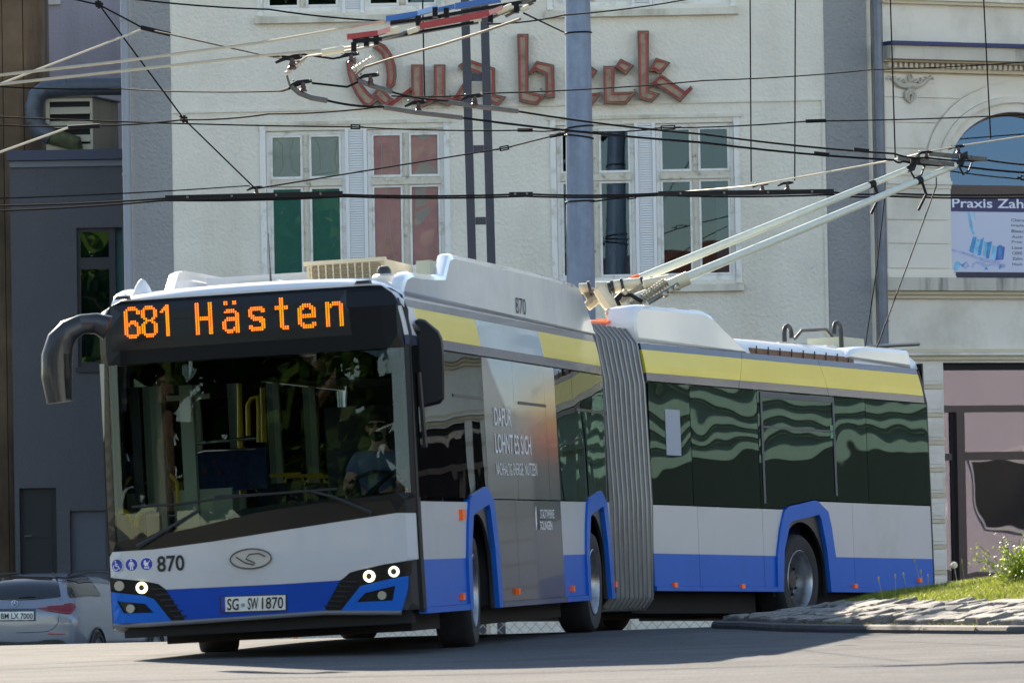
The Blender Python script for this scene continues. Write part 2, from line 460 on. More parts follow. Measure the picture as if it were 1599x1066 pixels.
while len(pts) < 95000:
    x, y = random.uniform(2.2, 7.5), random.uniform(46, 57)
    if not inpoly(x, y, OUT): continue
    d = dist_in(x, y)
    edge = 1.06 + 0.07 * math.sin(x * 5) + 0.05 * math.sin(x * 13) + max(0, 2.9 - x) * 2.5
    if d > edge: pts.append((x, y))
    elif random.random() < 0.06 and (d < 0.28 or random.random() < .22): weeds.append((x, y))
mb = MB(); blades(mb, pts, 0.025, 0.075, 0.0042, 1.0)
build('grass', mb, grassm, label='short green grass on top of the cobbled traffic island', cat='grass', kind='stuff')
dry = leafmat('weed_blades', srgb(108, 112, 46), srgb(176, 164, 92), 0.35)
while len(weeds) < 5000:
    x, y = random.uniform(2.0, 5.0), random.uniform(46, 56)
    if inpoly(x, y, OUT) and 0.1 < dist_in(x, y) < 0.3 and random.random() < 0.4 + 0.6 * math.sin(x * 7 + 1): weeds.append((x, y))
mb = MB(); blades(mb, weeds, 0.02, 0.06, 0.005, 1.2)
build('weeds', mb, dry, label='dry weeds sprouting between kerb and cobbles', cat='weeds', kind='stuff')
# tall seed stalks and a dandelion clock at the grass edge
stalkm = mat('grass_stalk', srgb(150, 142, 96), 0.8)
for i, (px, py, tx, ty, dd) in enumerate([(1440, 905, 1428, 874, 51.0), (1441, 912, 1438, 892, 51.2), (1415, 912, 1411, 897, 51.0), (1447, 910, 1449, 899, 51.0), (1378, 915, 1372, 903, 50.6), (1395, 915, 1398, 899, 50.6), (1493, 900, 1490, 882, 51.3), (1505, 905, 1502, 876, 51.0), (1572, 884, 1568, 870, 51.4)]):
    b = atY(px, py, dd); b = V((b.x, b.y, mound(b.x, b.y) - .03)); t = atY(tx, ty, dd)
    mb = MB(); mb.tube([b, b.lerp(t, .5) + V((0.01, 0, 0)), t], 0.0022, 5)
    if i == 6: mb.ball(t, 0.032, 6)
    else: mb.ball(t, 0.008, 4, (1, 1, 3.0))
    tag(build('grass_stalk' if i != 6 else 'dandelion_clock', mb, stalkm if i != 6 else mat('dandelion_fluff', srgb(215, 212, 200), 1.0)),
        'thin dry grass stalk rising from the island grass' if i != 6 else 'white dandelion clock on the traffic island grass', 'plant', 'dry stalks on the island' if i != 6 else None)
# shrub at the right end of the island
sh = root('shrub', V((4.47, 51.0, mound(4.47, 51.0))), 'small bright green leafy shrub on the island grass', 'shrub')
mb = MB(); random.seed(11)
lv = MB()
for i in range(26):
    a = random.uniform(0, 6.28); r_ = random.uniform(.05, .35)
    b = sh.location + V((random.uniform(-.1, .1), random.uniform(-.1, .1), 0)); t = b + V((math.cos(a) * r_, math.sin(a) * r_, random.uniform(.18, .45)))
    mb.tube([b, b.lerp(t, .5) + V((0, 0, .05)), t], .004, 5)
    for k in range(34):
        p = b.lerp(t, random.uniform(.2, 1)) + V((random.gauss(0, .035), random.gauss(0, .035), random.gauss(0, .03)))
        u_ = V((random.gauss(0, 1), random.gauss(0, 1), random.gauss(0, .6))).normalized() * .02; w2 = u_.orthogonal().normalized() * .01
        lv.add([p - u_, p + w2, p + u_, p - w2], [(0, 1, 2, 3)])
build('stem', mb, stalkm, sh); build('foliage', lv, leafmat('shrub_leaf', srgb(92, 126, 36), srgb(156, 178, 62), .4), sh)
# ================================================================ pale rendered shop building
FA = R(-2.0)
FO = V((0, 84.5, 0)); FU = V((math.cos(FA), math.sin(FA), 0)); FN = V((-math.sin(FA), math.cos(FA), 0)); UP = V((0, 0, 1))
class Plane:
    def __init__(s, o, ang): s.o = V(o); s.u = V((math.cos(ang), math.sin(ang), 0)); s.n = V((-math.sin(ang), math.cos(ang), 0))
    def px(s, x, y, d=0.0):
        r_ = ray(x, y); k = ((s.o + s.n * d - EYE).dot(s.n)) / r_.dot(s.n); q = EYE + r_ * k - s.o
        return (q.dot(s.u), q.z)
    def at(s, u, v, d=0.0): return s.o + s.u * u + UP * v + s.n * d
    def f(s, u, v, d): return s.at(u, v, d)
    def poly(s, pts): return [s.px(x, y) for x, y in pts]
FAC = Plane((0, 84.5, 0), R(-2.0))
stucco = mat('pale_roughcast', srgb(226, 219, 206), 0.95, var=0.06, vscale=1.2, bump=0.6, bscale=19, dirt=srgb(210, 201, 184), dscale=0.9, dlo=0.5, dhi=0.85, streak=True, bdist=0.04)
stuccoG = mat('grey_roughcast', srgb(150, 150, 151), 0.95, var=0.06, vscale=1.5, bump=0.9, bscale=19, bdist=0.04)
paintW = mat('window_paint', srgb(228, 226, 222), 0.6, dirt=srgb(176, 168, 150), dscale=5, dlo=0.5, dhi=0.75)
woodB = mat('weathered_wood', srgb(206, 198, 182), 0.85, var=0.08, vscale=14, dirt=srgb(132, 116, 96), dscale=9, dlo=0.55, dhi=0.72)
louvreM = mat('louvre_paint', srgb(226, 225, 224), 0.6)
sillM = mat('sill_render', srgb(218, 212, 198), 0.85, dirt=srgb(156, 146, 124), dscale=2, streak=True)
paneM = glass('window_glass', (0.62, 0.68, 0.68), 0.035, wav=0.004, wscale=0.7, gcol=(.55, .75, 1.0))  # bluish gloss tint stands in for blue sky in the reflections
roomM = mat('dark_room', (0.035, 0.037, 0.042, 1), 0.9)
GB = -1.15
shop = root('shop_building', FAC.at(0, GB), 'pale roughcast building with a red neon letter sign and paired windows', 'building')
uL, _ = FAC.px(268, 200); uR, _ = FAC.px(1289, 200); uL0, _ = FAC.px(204, 200); uR1, _ = FAC.px(1356, 200)
zt1 = FAC.px(416, 205)[1]; zs1 = FAC.px(1150, 436)[1]; zs2 = FAC.px(410, 20)[1]
pairs = []
for (xa, xb, xc, xd) in [(416, 540, 574, 694), (869.5, 992, 1025, 1147)]:
    a, b, c, d_ = [FAC.px(x, 300)[0] for x in (xa, xb, xc, xd)]
    pairs.append((a, b, c, d_, zs1, zt1)); pairs.append((a - .01, b - .01, c - .01, d_ - .01, zs2, zs2 + (zt1 - zs1)))
TOP = 11.6
holes = [[(a, z0), (d_, z0), (d_, z1), (a, z1)] for a, b, c, d_, z0, z1 in pairs]
build('wall', patch([(uL, GB), (uR, GB), (uR, TOP), (uL, TOP)], FAC.f, 0.35, holes), stucco, shop)
for (a, b) in ((uL0, uL), (uR, uR1)):
    build('corner_strip', patch([(a, GB), (b - .002, GB), (b - .002, TOP), (a, TOP)], lambda u, v, d: FAC.at(u, v, d - .012), 0.35), stuccoG, shop)
# plaster border line
zl = FAC.px(1200, 159)[1]
mb = MB(); bx = FAC.f
mb.box(bx, (uL, zl, -.028), (uR - .04, zl + .035, -.004)); mb.box(bx, (uR - .05, GB, -.03), (uR - .004, zl, -.004))
build('plaster_border', mb, stucco, shop)
build('side_wall', MB().box(bx, (uL0, GB, .34), (uL0 + .3, TOP, 12)), stuccoG, shop)
build('side_wall', MB().box(bx, (uR1 - .3, GB, .34), (uR1, TOP, 12)), stuccoG, shop)
build('roof', MB().box(bx, (uL0 - .2, TOP + .003, -.35), (uR1 + .2, TOP + .25, 12.2)), mat('roof_edge', srgb(80, 72, 66), .8), shop)
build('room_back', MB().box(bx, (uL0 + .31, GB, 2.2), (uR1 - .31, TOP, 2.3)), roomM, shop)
films = {0: ('green', 'green'), 2: ('none', 'none')}
filmG = mat('green_film', srgb(0, 122, 106), .55); filmGl = mat('pale_green_film', srgb(186, 198, 192), .6, var=.12, vscale=3)
filmR = mat('red_film', srgb(232, 166, 166), .6, var=.16, vscale=3); filmRb = mat('brown_film', srgb(150, 112, 110), .6, var=.12, vscale=2)
blindM = mat('grey_blind', srgb(104, 116, 134), .8); printW = mat('film_print', srgb(206, 190, 186), .7); printG = mat('film_print_green', srgb(150, 172, 160), .7)
def rect(mb, u0, v0, u1, v1, d0, d1, P=FAC): return mb.box(P.f, (u0, v0, d0), (u1, v1, d1))
for pi, (a, b, c, d_, z0, z1) in enumerate(pairs):
    ztr = z0 + (z1 - z0) * 0.672
    for ua in (a - .085, d_ + .002): build('window_surround', rect(MB(), ua, z0 - .05, ua + .083, z1 + .075, -.03, .06), paintW, shop)
    mb = MB(); rect(mb, a - .13, z1 + .078, d_ + .13, z1 + .13, -.035, .05); build('window_head', mb, sillM, shop)
    mb = MB()
    mb.hexa([FAC.at(a - .11, z0 - .17, -.10), FAC.at(d_ + .11, z0 - .17, -.10), FAC.at(d_ + .11, z0 - .17, .02), FAC.at(a - .11, z0 - .17, .02),
             FAC.at(a - .11, z0 - .075, -.10), FAC.at(d_ + .11, z0 - .075, -.10), FAC.at(d_ + .11, z0 - .052, .10), FAC.at(a - .11, z0 - .052, .10)])
    build('window_sill', mb, sillM, shop)
    # louvre panel between the two sashes
    lp = build('louvre_panel', rect(rect(MB(), b, z0 - .04, b + .05, z1, -.02, .10), c - .05, z0 - .04, c, z1, -.02, .10), louvreM, shop)
    mb = MB(); zz = z0
    while zz < z1 - .03:
        mb.hexa([FAC.at(b + .051, zz, .0), FAC.at(c - .051, zz, .0), FAC.at(c - .051, zz + .006, .05), FAC.at(b + .051, zz + .006, .05),
                 FAC.at(b + .051, zz + .03, .012), FAC.at(c - .051, zz + .03, .012), FAC.at(c - .051, zz + .036, .06), FAC.at(b + .051, zz + .036, .06)]); zz += .036
    rect(mb, b + .051, z0 - .03, c - .051, z1, .062, .09)
    s_ = build('louvre_slats', mb, louvreM, lp); s_['kind'] = 'stuff'
    for wi, (u0, u1) in enumerate(((a, b), (c, d_))):
        g = .004; u0 += g; u1 -= g
        mb = MB(); fw = .055
        rect(mb, u0, z0, u0 + fw, z1 - g, .06, .15); rect(mb, u1 - fw, z0, u1, z1 - g, .06, .15)
        rect(mb, u0 + fw, z1 - fw - g, u1 - fw, z1 - g, .06, .15); rect(mb, u0 + fw, z0, u1 - fw, z0 + .07, .06, .15)
        wn = build('window', mb, paintW, shop)
        um = (u0 + u1) / 2
        mb = MB(); rect(mb, u0 + fw, ztr - .045, u1 - fw, ztr + .045, .04, .15); rect(mb, u0 + fw, ztr - .065, u1 - fw, ztr - .0455, .02, .15)
        build('transom', mb, woodB, wn); build('bottom_rail', rect(MB(), u0 + .01, z0 - .05, u1 - .01, z0 - .003, .03, .16), woodB, wn)
        mb = MB(); rect(mb, um - .045, z0 + .07, um + .045, ztr - .067, .045, .15); rect(mb, um - .045, ztr + .047, um + .045, z1 - fw - g - .002, .045, .15)
        rect(mb, um - .02, z0 + .08, um + .02, ztr - .07, .025, .044); rect(mb, um - .02, ztr + .05, um + .02, z1 - fw - .01, .025, .044)
        build('mullion', mb, woodB, wn)
        for q, (p0, p1) in enumerate(((u0 + fw, um - .045), (um + .045, u1 - fw))):
            for r_, (v0, v1) in enumerate(((z0 + .07, ztr - .067), (ztr + .047, z1 - fw - g))):
                e = .003; sw = .035
                mb = MB(); P0, P1, V0, V1 = p0 + e, p1 - e, v0 + e, v1 - e
                rect(mb, P0, V0, P0 + sw, V1, .055, .12); rect(mb, P1 - sw, V0, P1, V1, .055, .12); rect(mb, P0 + sw, V1 - sw, P1 - sw, V1, .055, .12); rect(mb, P0 + sw, V0, P1 - sw, V0 + sw, .055, .12)
                build('sash', mb, paintW, wn)
                mb = MB(); rect(mb, P0 + sw + .001, V0 + sw + .001, P1 - sw - .001, V1 - sw - .001, .085, .093); build('pane', mb, paneM if pi != 0 else glass('film_glass', (.96, .97, .97), .05), wn)
                x0, x1, y0, y1 = P0 + sw + .002, P1 - sw - .002, V0 + sw + .002, V1 - sw - .002
                if pi == 0:
                    if wi == 0: mm = filmG if r_ == 0 else filmGl
                    else: mm = filmR if q == 1 else filmRb
                    if wi == 1:
                        mm = filmR
                    fo = build('window_film', rect(MB(), x0, y0, x1, y1, .097, .101), mm, wn)
                    if wi == 1 or r_ == 1:
                        mb = MB(); pm = printW if wi == 1 else printG
                        lines = []
                        if wi == 0: lines = [[(.15, .0), (.35, .25), (.35, .8), (.12, 1)], [(.75, .95), (.62, .6), (.7, .2), (.95, .05)]] if q == 0 else [[(.12, 1), (.3, .7), (.3, .2), (.1, .05), (.9, .1), (.85, .5), (.95, .9)]]
                        elif q == 0 and r_ == 1: lines = [[(.2, 1), (.3, .75), (.28, 0)], [(.95, .85), (.68, .6), (.66, .2), (.75, 0)]]
                        elif q == 0: lines = [[(.45, 1), (.5, .75), (.3, .3), (.05, .05)], [(.5, .8), (.62, .4), (.8, .1), (.95, .04)]]
                        for ln in lines:
                            mb.tube([FAC.at(x0 + (x1 - x0) * s__, y0 + (y1 - y0) * t__, .0965) for s__, t__ in ln], .006, 5)
                        if wi == 1 and q == 1:
                            mb.uv = None
                            shp = [[(.1, .55), (.4, .62), (.7, .72), (.66, .78), (.1, .72)], [(.15, .78), (.55, .8), (.55, 1), (.15, 1)]] if r_ == 0 else [[(.1, .0), (.3, .25), (.6, .32), (.9, .15), (.95, 0)], [(.25, 1), (.3, .9), (.6, .86), (.7, 1)]]
                            for S_ in shp:
                                patch([(x0 + (x1 - x0) * s__, y0 + (y1 - y0) * t__) for s__, t__ in S_], lambda u, v, d: FAC.at(u, v, .0955 + d), .001, mb=mb)
                            if r_ == 0: mb.tube([FAC.at(x0 + .06 + .018 * i_, y0 + (y1 - y0) * .26 + .006 * i_ + .03 * math.sin(i_ * 2.1), .0955) for i_ in range(15)], .006, 5); mb.uv = None
                        if mb.v: build('film_print', mb, pm, fo)
                elif pi == 2 and r_ == 0 and q == 1:
                    build('roller_blind', rect(MB(), x0 + (x1 - x0) * .55, y0, x1, y1, .13, .134), blindM, wn)
# ---- neon letters
ZA = lambda P: [(430 + x * .2502, 60 + y * .25) for x, y in P]
ZB = lambda P: [(700 + x * .2502, y * .2502) for x, y in P]
ZC = lambda P: [(400 + x * .2502, y * .2502) for x, y in P]
letters = [
 ('Q', [ZA([(440, 140), (500, 118), (500, 190), (515, 240), (545, 290), (590, 345), (640, 385), (590, 430), (545, 415), (505, 360), (475, 300), (450, 225)]),
        ZA([(606, 58), (650, 22), (690, 45), (725, 95), (750, 165), (754, 230), (745, 290), (710, 318), (690, 300), (695, 230), (685, 160), (660, 100), (630, 75)]),
        ZA([(606, 350), (650, 293), (738, 385), (690, 425), (655, 402)]), ZA([(690, 432), (715, 424), (858, 318), (848, 302), (742, 388)])]),
 ('u', [ZC([(967, 403), (1040, 403), (1040, 605), (1068, 612), (1108, 590), (1108, 403), (1180, 403), (1180, 600), (1228, 612), (1270, 570), (1274, 598), (1200, 665), (1120, 628), (1040, 670), (1005, 640), (985, 635), (967, 560)])]),
 ('a', [ZC([(1258, 410), (1322, 368), (1490, 425), (1492, 590), (1560, 603), (1512, 660), (1448, 640), (1420, 600), (1420, 475), (1330, 440), (1292, 446)]), ZC([(1240, 600), (1290, 520), (1345, 505), (1318, 590), (1345, 640), (1300, 645)])]),
 ('b', [ZB([(430, 212), (500, 212), (500, 570), (585, 590), (604, 600), (552, 657), (440, 632)]), ZB([(504, 450), (550, 380), (660, 405), (665, 608), (608, 612), (606, 592), (605, 467), (548, 442), (512, 466)])]),
 ('e', [ZB([(785, 440), (855, 388), (932, 440), (880, 515), (846, 480), (850, 590), (955, 575), (900, 657), (800, 632)])]),
 ('c', [ZB([(967, 412), (1040, 412), (1036, 576), (1176, 572), (1112, 650), (970, 648)]), ZB([(1040, 416), (1075, 366), (1158, 408), (1108, 468)])]),
 ('k', [ZB([(1180, 192), (1252, 192), (1252, 565), (1322, 585), (1270, 640), (1188, 615)]), ZB([(1256, 430), (1295, 360), (1386, 390), (1332, 457), (1312, 462), (1290, 442), (1258, 447)]),
        ZB([(1334, 466), (1478, 570), (1514, 535), (1524, 552), (1447, 637), (1288, 528), (1262, 546), (1256, 532), (1318, 468)])])]
sg = root('neon_letter_sign', FAC.at(.1, FAC.px(800, 165)[1], -.1), 'tan and red neon letters spelling Quabeck on the pale roughcast wall', 'sign')
faceM = mat('letter_face', srgb(166, 146, 126), .7, var=.1, vscale=6, dirt=srgb(118, 96, 82), dscale=8); edgeM = mat('letter_edge', srgb(122, 92, 78), .7); neonM = mat('neon_tube', srgb(190, 44, 46), .35)
postM = mat('sign_bracket', srgb(90, 70, 62), .7)
for ch, polys in letters:
    fb = MB(); fb.uv = []; eb = MB(); eb.uv = []; tb = MB(); kb = MB()
    for P in polys:
        Q_ = [FAC.px(x, y, -.16) for x, y in P]
        I_ = inset(Q_, .018)
        patch(Q_, lambda u, v, d: FAC.at(u, v, -.16 + d), .14, [I_], mb=eb)
        patch(I_, lambda u, v, d: FAC.at(u, v, -.145 + d), .02, mb=fb)
        T_ = inset(Q_, .036)
        pts3 = [FAC.at(u, v, -.168) for u, v in T_]
        tb.tube(pts3 + [pts3[0]], .009, 6)
        u_, v_ = Q_[0]
        for (u_, v_) in (Q_[0], Q_[len(Q_) // 2]): kb.tube([FAC.at(u_ * .9 + Q_[1][0] * .1, v_ * .9 + Q_[1][1] * .1, -.03), FAC.at(u_ * .9 + Q_[1][0] * .1, v_ * .9 + Q_[1][1] * .1, .01)], .015, 6)
    fb.add(kb.v, kb.f); fb.uv += [(0, 0)] * len(kb.v)
    lo = build('letter', eb, edgeM, sg); build('letter_face', fb, faceM, lo); build('neon_tube', tb, neonM, lo, smooth=True)
# drainpipes
pipeG = mat('grey_pipe', srgb(142, 148, 158), .5); pipeB = mat('zinc_pipe', srgb(104, 110, 122), .45, metal=.4, var=.15, vscale=5)
def drain(px_, Y, r_, m_, lab):
    a = atY(px_[0], px_[1], Y); b = atY(px_[2], px_[3], Y); x = (a.x + b.x) / 2
    rt = root('drainpipe', V((x, Y, GB)), lab, 'drainpipe')
    build('pipe', MB().tube([V((x, Y, GB)), V((x, Y, TOP))], r_, 16), m_, rt, smooth=True)
    for z in (1.2, 3.9, 6.3, 8.6): build('pipe_bracket', MB().tube([V((x, Y, z)), V((x, Y, z + .03))], r_ + .012, 16), m_, rt)
drain((196, 100, 199, 330), 84.6, .062, pipeG, 'light grey drainpipe at the left corner of the pale roughcast building')
drain((1371, 0, 1376, 400), 83.9, .075, pipeB, 'blue grey zinc drainpipe between the pale and the cream building')

# ================================================================ low dark grey building with roof plant
LB = Plane((0, 90, 0), 0)
low = root('low_building', LB.at(-7, GB), 'low dark grey rendered building behind the parked silver car', 'building')
lowM = mat('dark_grey_render', srgb(90, 90, 95), .95, var=.05, vscale=1.5, bump=.5, bscale=26, bdist=.04)
u0, zr = LB.px(15, 252); u1, _ = LB.px(320, 252)
H_ = lambda xa, ya, xb, yb: (lambda p, q: [(p[0], q[1]), (q[0], q[1]), (q[0], p[1]), (p[0], p[1])])(LB.px(xa, ya), LB.px(xb, yb))
w1 = H_(119, 356, 194, 572); d1 = H_(30, 762, 90, 930); d2 = H_(109, 797, 175, 1000)
d1 = [(p[0], max(p[1], GB + .05)) for p in d1]; d2 = [(p[0], max(p[1], GB + .05)) for p in d2]
build('wall', patch([(u0, GB), (u1, GB), (u1, zr), (u0, zr)], LB.f, .3, [w1, d1, d2]), lowM, low)
mb = MB(); mb.box(LB.f, (u0 - .03, zr + .003, -.12), (u1, zr + .16, 6)); build('roof_edge', mb, mat('dark_fascia', srgb(52, 60, 84), .5), low)
mb = MB(); mb.box(LB.f, (u0, zr - .10, -.04), (u1, zr - .004, -.003)); build('cornice', mb, mat('pale_cornice', srgb(120, 124, 134), .8), low)
mb = MB(); mb.box(LB.f, (u0, GB, .31), (u0 + .3, zr, 6)); build('side_wall', mb, lowM, low)
dkf = mat('dark_window_frame', srgb(34, 36, 44), .5); tealM = mat('teal_film', srgb(26, 92, 92), .5, var=.3, vscale=2)
(a0, b0), (a1, b1) = w1[0], w1[2]
mb = MB(); zm = LB.px(119, 408)[1]; zm2 = LB.px(119, 420)[1]
for r_ in ((a0, b0, a0 + .05, b1), (a1 - .22, b0, a1 - .12, b1), (a0 + .05, b1 - .06, a1 - .22, b1), (a0 + .05, b0, a1 - .22, b0 + .08), (a0 + .05, zm2, a1 - .22, zm + .06)): mb.box(LB.f, (r_[0], r_[1], .08), (r_[2], r_[3], .18))
mb.box(LB.f, (a0 - .04, b0 - .08, -.06), (a1 + .04, b0 - .003, .08))
wn = build('window', mb, dkf, low)
mb = MB(); mb.box(LB.f, (a0 + .05, b0 + .08, .12), (a1 - .22, zm2, .128)); build('pane', mb, glass('teal_glass', (.5, .6, .6), .2, wav=.006, wscale=1), wn)
mb = MB(); mb.box(LB.f, (a0 + .05, zm + .06, .12), (a1 - .22, b1 - .06, .128)); build('pane', mb, MATS['teal_glass'], wn)
mb = MB(); mb.box(LB.f, (a0 + .02, b0, .2), (a1, b1, .21)); build('window_film', mb, tealM, wn)
for dd_, nm, cm in ((d1, 'dark', srgb(28, 30, 36)), (d2, 'grey', srgb(88, 92, 104))):
    (a0, b0), (a1, b1) = dd_[0], dd_[2]
    dr = build('door', MB().box(LB.f, (a0 + .004, b0, .10), (a1 - .004, b1 - .004, .16)), mat('door_' + nm, cm, .6, var=.08), low)
    mb = MB(); mb.box(LB.f, (a0 + .08, b0 + (b1 - b0) * .1, .085), (a1 - .08, b0 + (b1 - b0) * .48, .099)); mb.box(LB.f, (a0 + .08, b0 + (b1 - b0) * .54, .085), (a1 - .08, b0 + (b1 - b0) * .92, .099))
    build('door_panel', mb, MATS['door_' + nm], dr)
    build('door_handle', MB().tube([LB.at(a0 + .07, b0 + .95, .05), LB.at(a0 + .18, b0 + .95, .05)], .012, 6), mat('steel', (.5, .5, .52, 1), .3, 1), dr)
# lavender grey wall behind
BK = Plane((0, 98, 0), 0)
bkr = root('rear_building', BK.at(-6, GB), 'tall pale lavender rendered building rising behind the roof ventilation plant', 'building')
a, zt = BK.px(-120, 235); b, _ = BK.px(230, 235)
build('wall', MB().box(BK.f, (a, GB, 0), (b, 13, 5)), mat('lavender_render', srgb(186, 186, 196), .95, var=.05, vscale=1, bump=.4, bscale=20, dirt=srgb(162, 162, 172), dscale=1.2, streak=True, bdist=.03), bkr)
p0 = BK.px(68, 8); p1 = BK.px(92, -40)
wn = build('window', MB().box(BK.f, (p0[0] - .3, p0[1], -.06), (p1[0] + .02, p0[1] + .08, .02)).box(BK.f, (p1[0] - .05, p0[1] + .083, -.04), (p1[0], p1[1] + 1, .02)), paintW, bkr)
build('pane', MB().box(BK.f, (p0[0] - .3, p0[1] + .083, -.02), (p1[0] - .052, p1[1] + 1, -.004)), mat('dark_pane', srgb(60, 74, 96), .1, spec=.8), wn)
# weathered brown tower
tw = root('weathered_tower', atY(20, 900, 93) * V((1, 1, 0)) if False else V((-8.2, 93.6, GB)), 'tall weathered brown clad tower beside the low dark grey building', 'tower')
TWP = Plane((0, 93, 0), 0); a, _ = TWP.px(-60, 100); b, _ = TWP.px(69, 100)
rustM = mat('weathered_cladding', srgb(120, 98, 76), .85, var=.35, vscale=1.2, dirt=srgb(52, 42, 36), dscale=1.0, dlo=.42, dhi=.62, streak=True)
for i in range(4):
    x0 = a + (b - a) * i / 4; x1 = a + (b - a) * (i + 1) / 4 - .012
    build('cladding_panel', MB().box(TWP.f, (x0, GB, (i % 2) * .01), (x1, 13, 1.2)), rustM, tw)
# duct on the roof
ductM = mat('galvanised_duct', srgb(86, 94, 106), .5, metal=.3, var=.06, vscale=4, dirt=srgb(66, 72, 80), dscale=2.2, dlo=.5, dhi=.8)
du = root('ventilation_duct', LB.at(-7.2, zr + .17, 1), 'thick bent metal ventilation duct on the dark grey roof', 'duct')
Yd = 91.0; q = lambda x, y: atY(x, y, Yd)
path = [q(235, 134), q(150, 135), q(105, 136), q(72, 139), q(58, 150), q(53, 168), q(54, 188), q(62, 203), q(80, 213)]
mb = MB(); mb.tube(path[:3], .147, 20); build('duct_run', mb, ductM, du, smooth=True)
mb = MB(); mb.tube(path[2:], .147, 20); build('duct_elbow', mb, ductM, du, smooth=True)
mb = MB(); mb.tube([q(80, 213), q(118, 224), q(118, 236) + V((0, .1, -.05))], .13, 16); build('duct_end', mb, mat('mossy_duct', srgb(84, 88, 62), .8, var=.4, vscale=8), du, smooth=True)
for i in (1, 3, 4, 5, 6):
    d = (path[i + 1] - path[i]).normalized(); build('duct_seam', MB().tube([path[i] - d * .012, path[i] + d * .012], .155, 20), ductM, du, smooth=True)
ac = root('roof_ventilation_unit', q(130, 236), 'boxy cream louvred ventilation unit on the dark grey roof', 'ventilation unit')
cream = mat('cream_metal', srgb(190, 184, 164), .6, dirt=srgb(120, 96, 76), dscale=3, dlo=.55, dhi=.75, streak=True); blk = mat('black_void', (.01, .01, .012, 1), .8)
A = q(72, 238); B_ = q(145, 238); Tz = q(72, 154).z; bz = zr + .165
D3 = B_ + V((.28, .9, 0))
AN = V((B_.x - A.x, 0, 0)).normalized()
fb = lambda u, v, d: V((A.x + u, Yd + .05 + d + 0, bz + v))
W_ = B_.x - A.x; HT = Tz - bz
mb = MB(); mb.box(fb, (0, 0, 0), (.06, HT, .1)); mb.box(fb, (W_ - .04, 0, 0), (W_, HT, .1)); mb.box(fb, (.06, HT - .05, 0), (W_ - .04, HT, .1)); mb.box(fb, (.06, 0, 0), (W_ - .04, HT * .18, .1)); build('frame', mb, cream, ac)
build('void', MB().box(fb, (.06, HT * .18, .07), (W_ - .04, HT - .05, .1)), blk, ac)
for i in range(3):
    v0 = HT * (.22 + .25 * i)
    build('louvre_slat', MB().hexa([fb(.062, v0, -.02), fb(W_ - .042, v0, -.02), fb(W_ - .042, v0 + .1, .06), fb(.062, v0 + .1, .06), fb(.062, v0 + .015, -.02), fb(W_ - .042, v0 + .015, -.02), fb(W_ - .042, v0 + .115, .06), fb(.062, v0 + .115, .06)]), cream, ac)
build('side_panel', MB().hexa([fb(W_ + .002, 0, 0), fb(W_ + .34, 0, 1.0), fb(W_ + .30, 0, 1.02), fb(W_ - .03, 0, .1), fb(W_ + .002, HT, 0), fb(W_ + .34, HT - .02, 1.0), fb(W_ + .30, HT - .02, 1.02), fb(W_ - .03, HT, .1)]), cream, ac)
build('body', MB().hexa([fb(0, 0, .102), fb(W_ - .03, 0, .102), fb(W_ + .3, 0, 1.02), fb(.3, 0, 1.02), fb(0, HT, .102), fb(W_ - .03, HT, .102), fb(W_ + .3, HT - .02, 1.02), fb(.3, HT - .02, 1.02)]), cream, ac)
build('roof_plate', MB().hexa([fb(-.03, HT + .003, -.03), fb(W_ + .02, HT + .003, -.03), fb(W_ + .38, HT - .012, 1.0), fb(.3, HT - .012, 1.0), fb(-.03, HT + .03, -.03), fb(W_ + .02, HT + .03, -.03), fb(W_ + .38, HT + .015, 1.0), fb(.3, HT + .015, 1.0)]), mat('unit_roof', srgb(110, 104, 92), .6), ac)
# ================================================================ cream building with arched window
a_ = atY(1380, 400, 84.3)
RB = Plane((a_.x, a_.y, 0), R(28))
crM = mat('cream_render', srgb(226, 219, 207), .9, var=.05, vscale=1.3, bump=.12, bscale=30, dirt=srgb(184, 176, 160), dscale=.8, dlo=.5, dhi=.8)
crD = mat('stained_stone', srgb(196, 190, 178), .9, var=.08, vscale=2, dirt=srgb(96, 92, 86), dscale=2.4, dlo=.55, dhi=.72, streak=True)
ochM = mat('ochre_mould', srgb(206, 194, 168), .9, var=.06, vscale=3)
brF = mat('brown_frame', srgb(78, 62, 58), .5, var=.1, vscale=6)
navyM = mat('navy_metal', srgb(44, 54, 96), .5, metal=.3)
cb = root('corner_building', RB.at(3, GB), 'cream classical building with dentil cornice and arched upper window', 'building')
LEN = 27.0; BAY = 5.2
zy = lambda y, x=1400: RB.px(x, y)[1]
uc = RB.px(1484, 285)[0] + 1.16; zsp = zy(262, 1484); zban = zy(434, 1484)
def ell(a, b, n=24, u=uc): return [(u + a * math.cos(math.pi * i / n), zsp + b * math.sin(math.pi * i / n)) for i in range(n + 1)]
def opening(u): return [(u - 1.16, zban + .003), (u + 1.16, zban + .003)] + ell(1.16, .85, 24, u)
gz0, gz1 = GB + .25, zy(566, 1480)
ug = RB.px(1475, 700)[0]
def shopw(k): return [(ug + k * BAY, gz0), (ug + k * BAY + 3.6, gz0), (ug + k * BAY + 3.6, gz1), (ug + k * BAY, gz1)]
NB = 5
build('wall', patch([(0, GB), (LEN, GB), (LEN, TOP + .6), (0, TOP + .6)], RB.f, .4, [opening(uc + k * BAY) for k in range(NB)] + [shopw(k) for k in range(NB)]), crM, cb)
build('side_wall', MB().box(RB.f, (0, GB, .41), (.3, TOP + .6, 8)), crM, cb)
build('room_back', MB().box(RB.f, (.31, GB, 2.6), (LEN, TOP, 2.7)), roomM, cb)
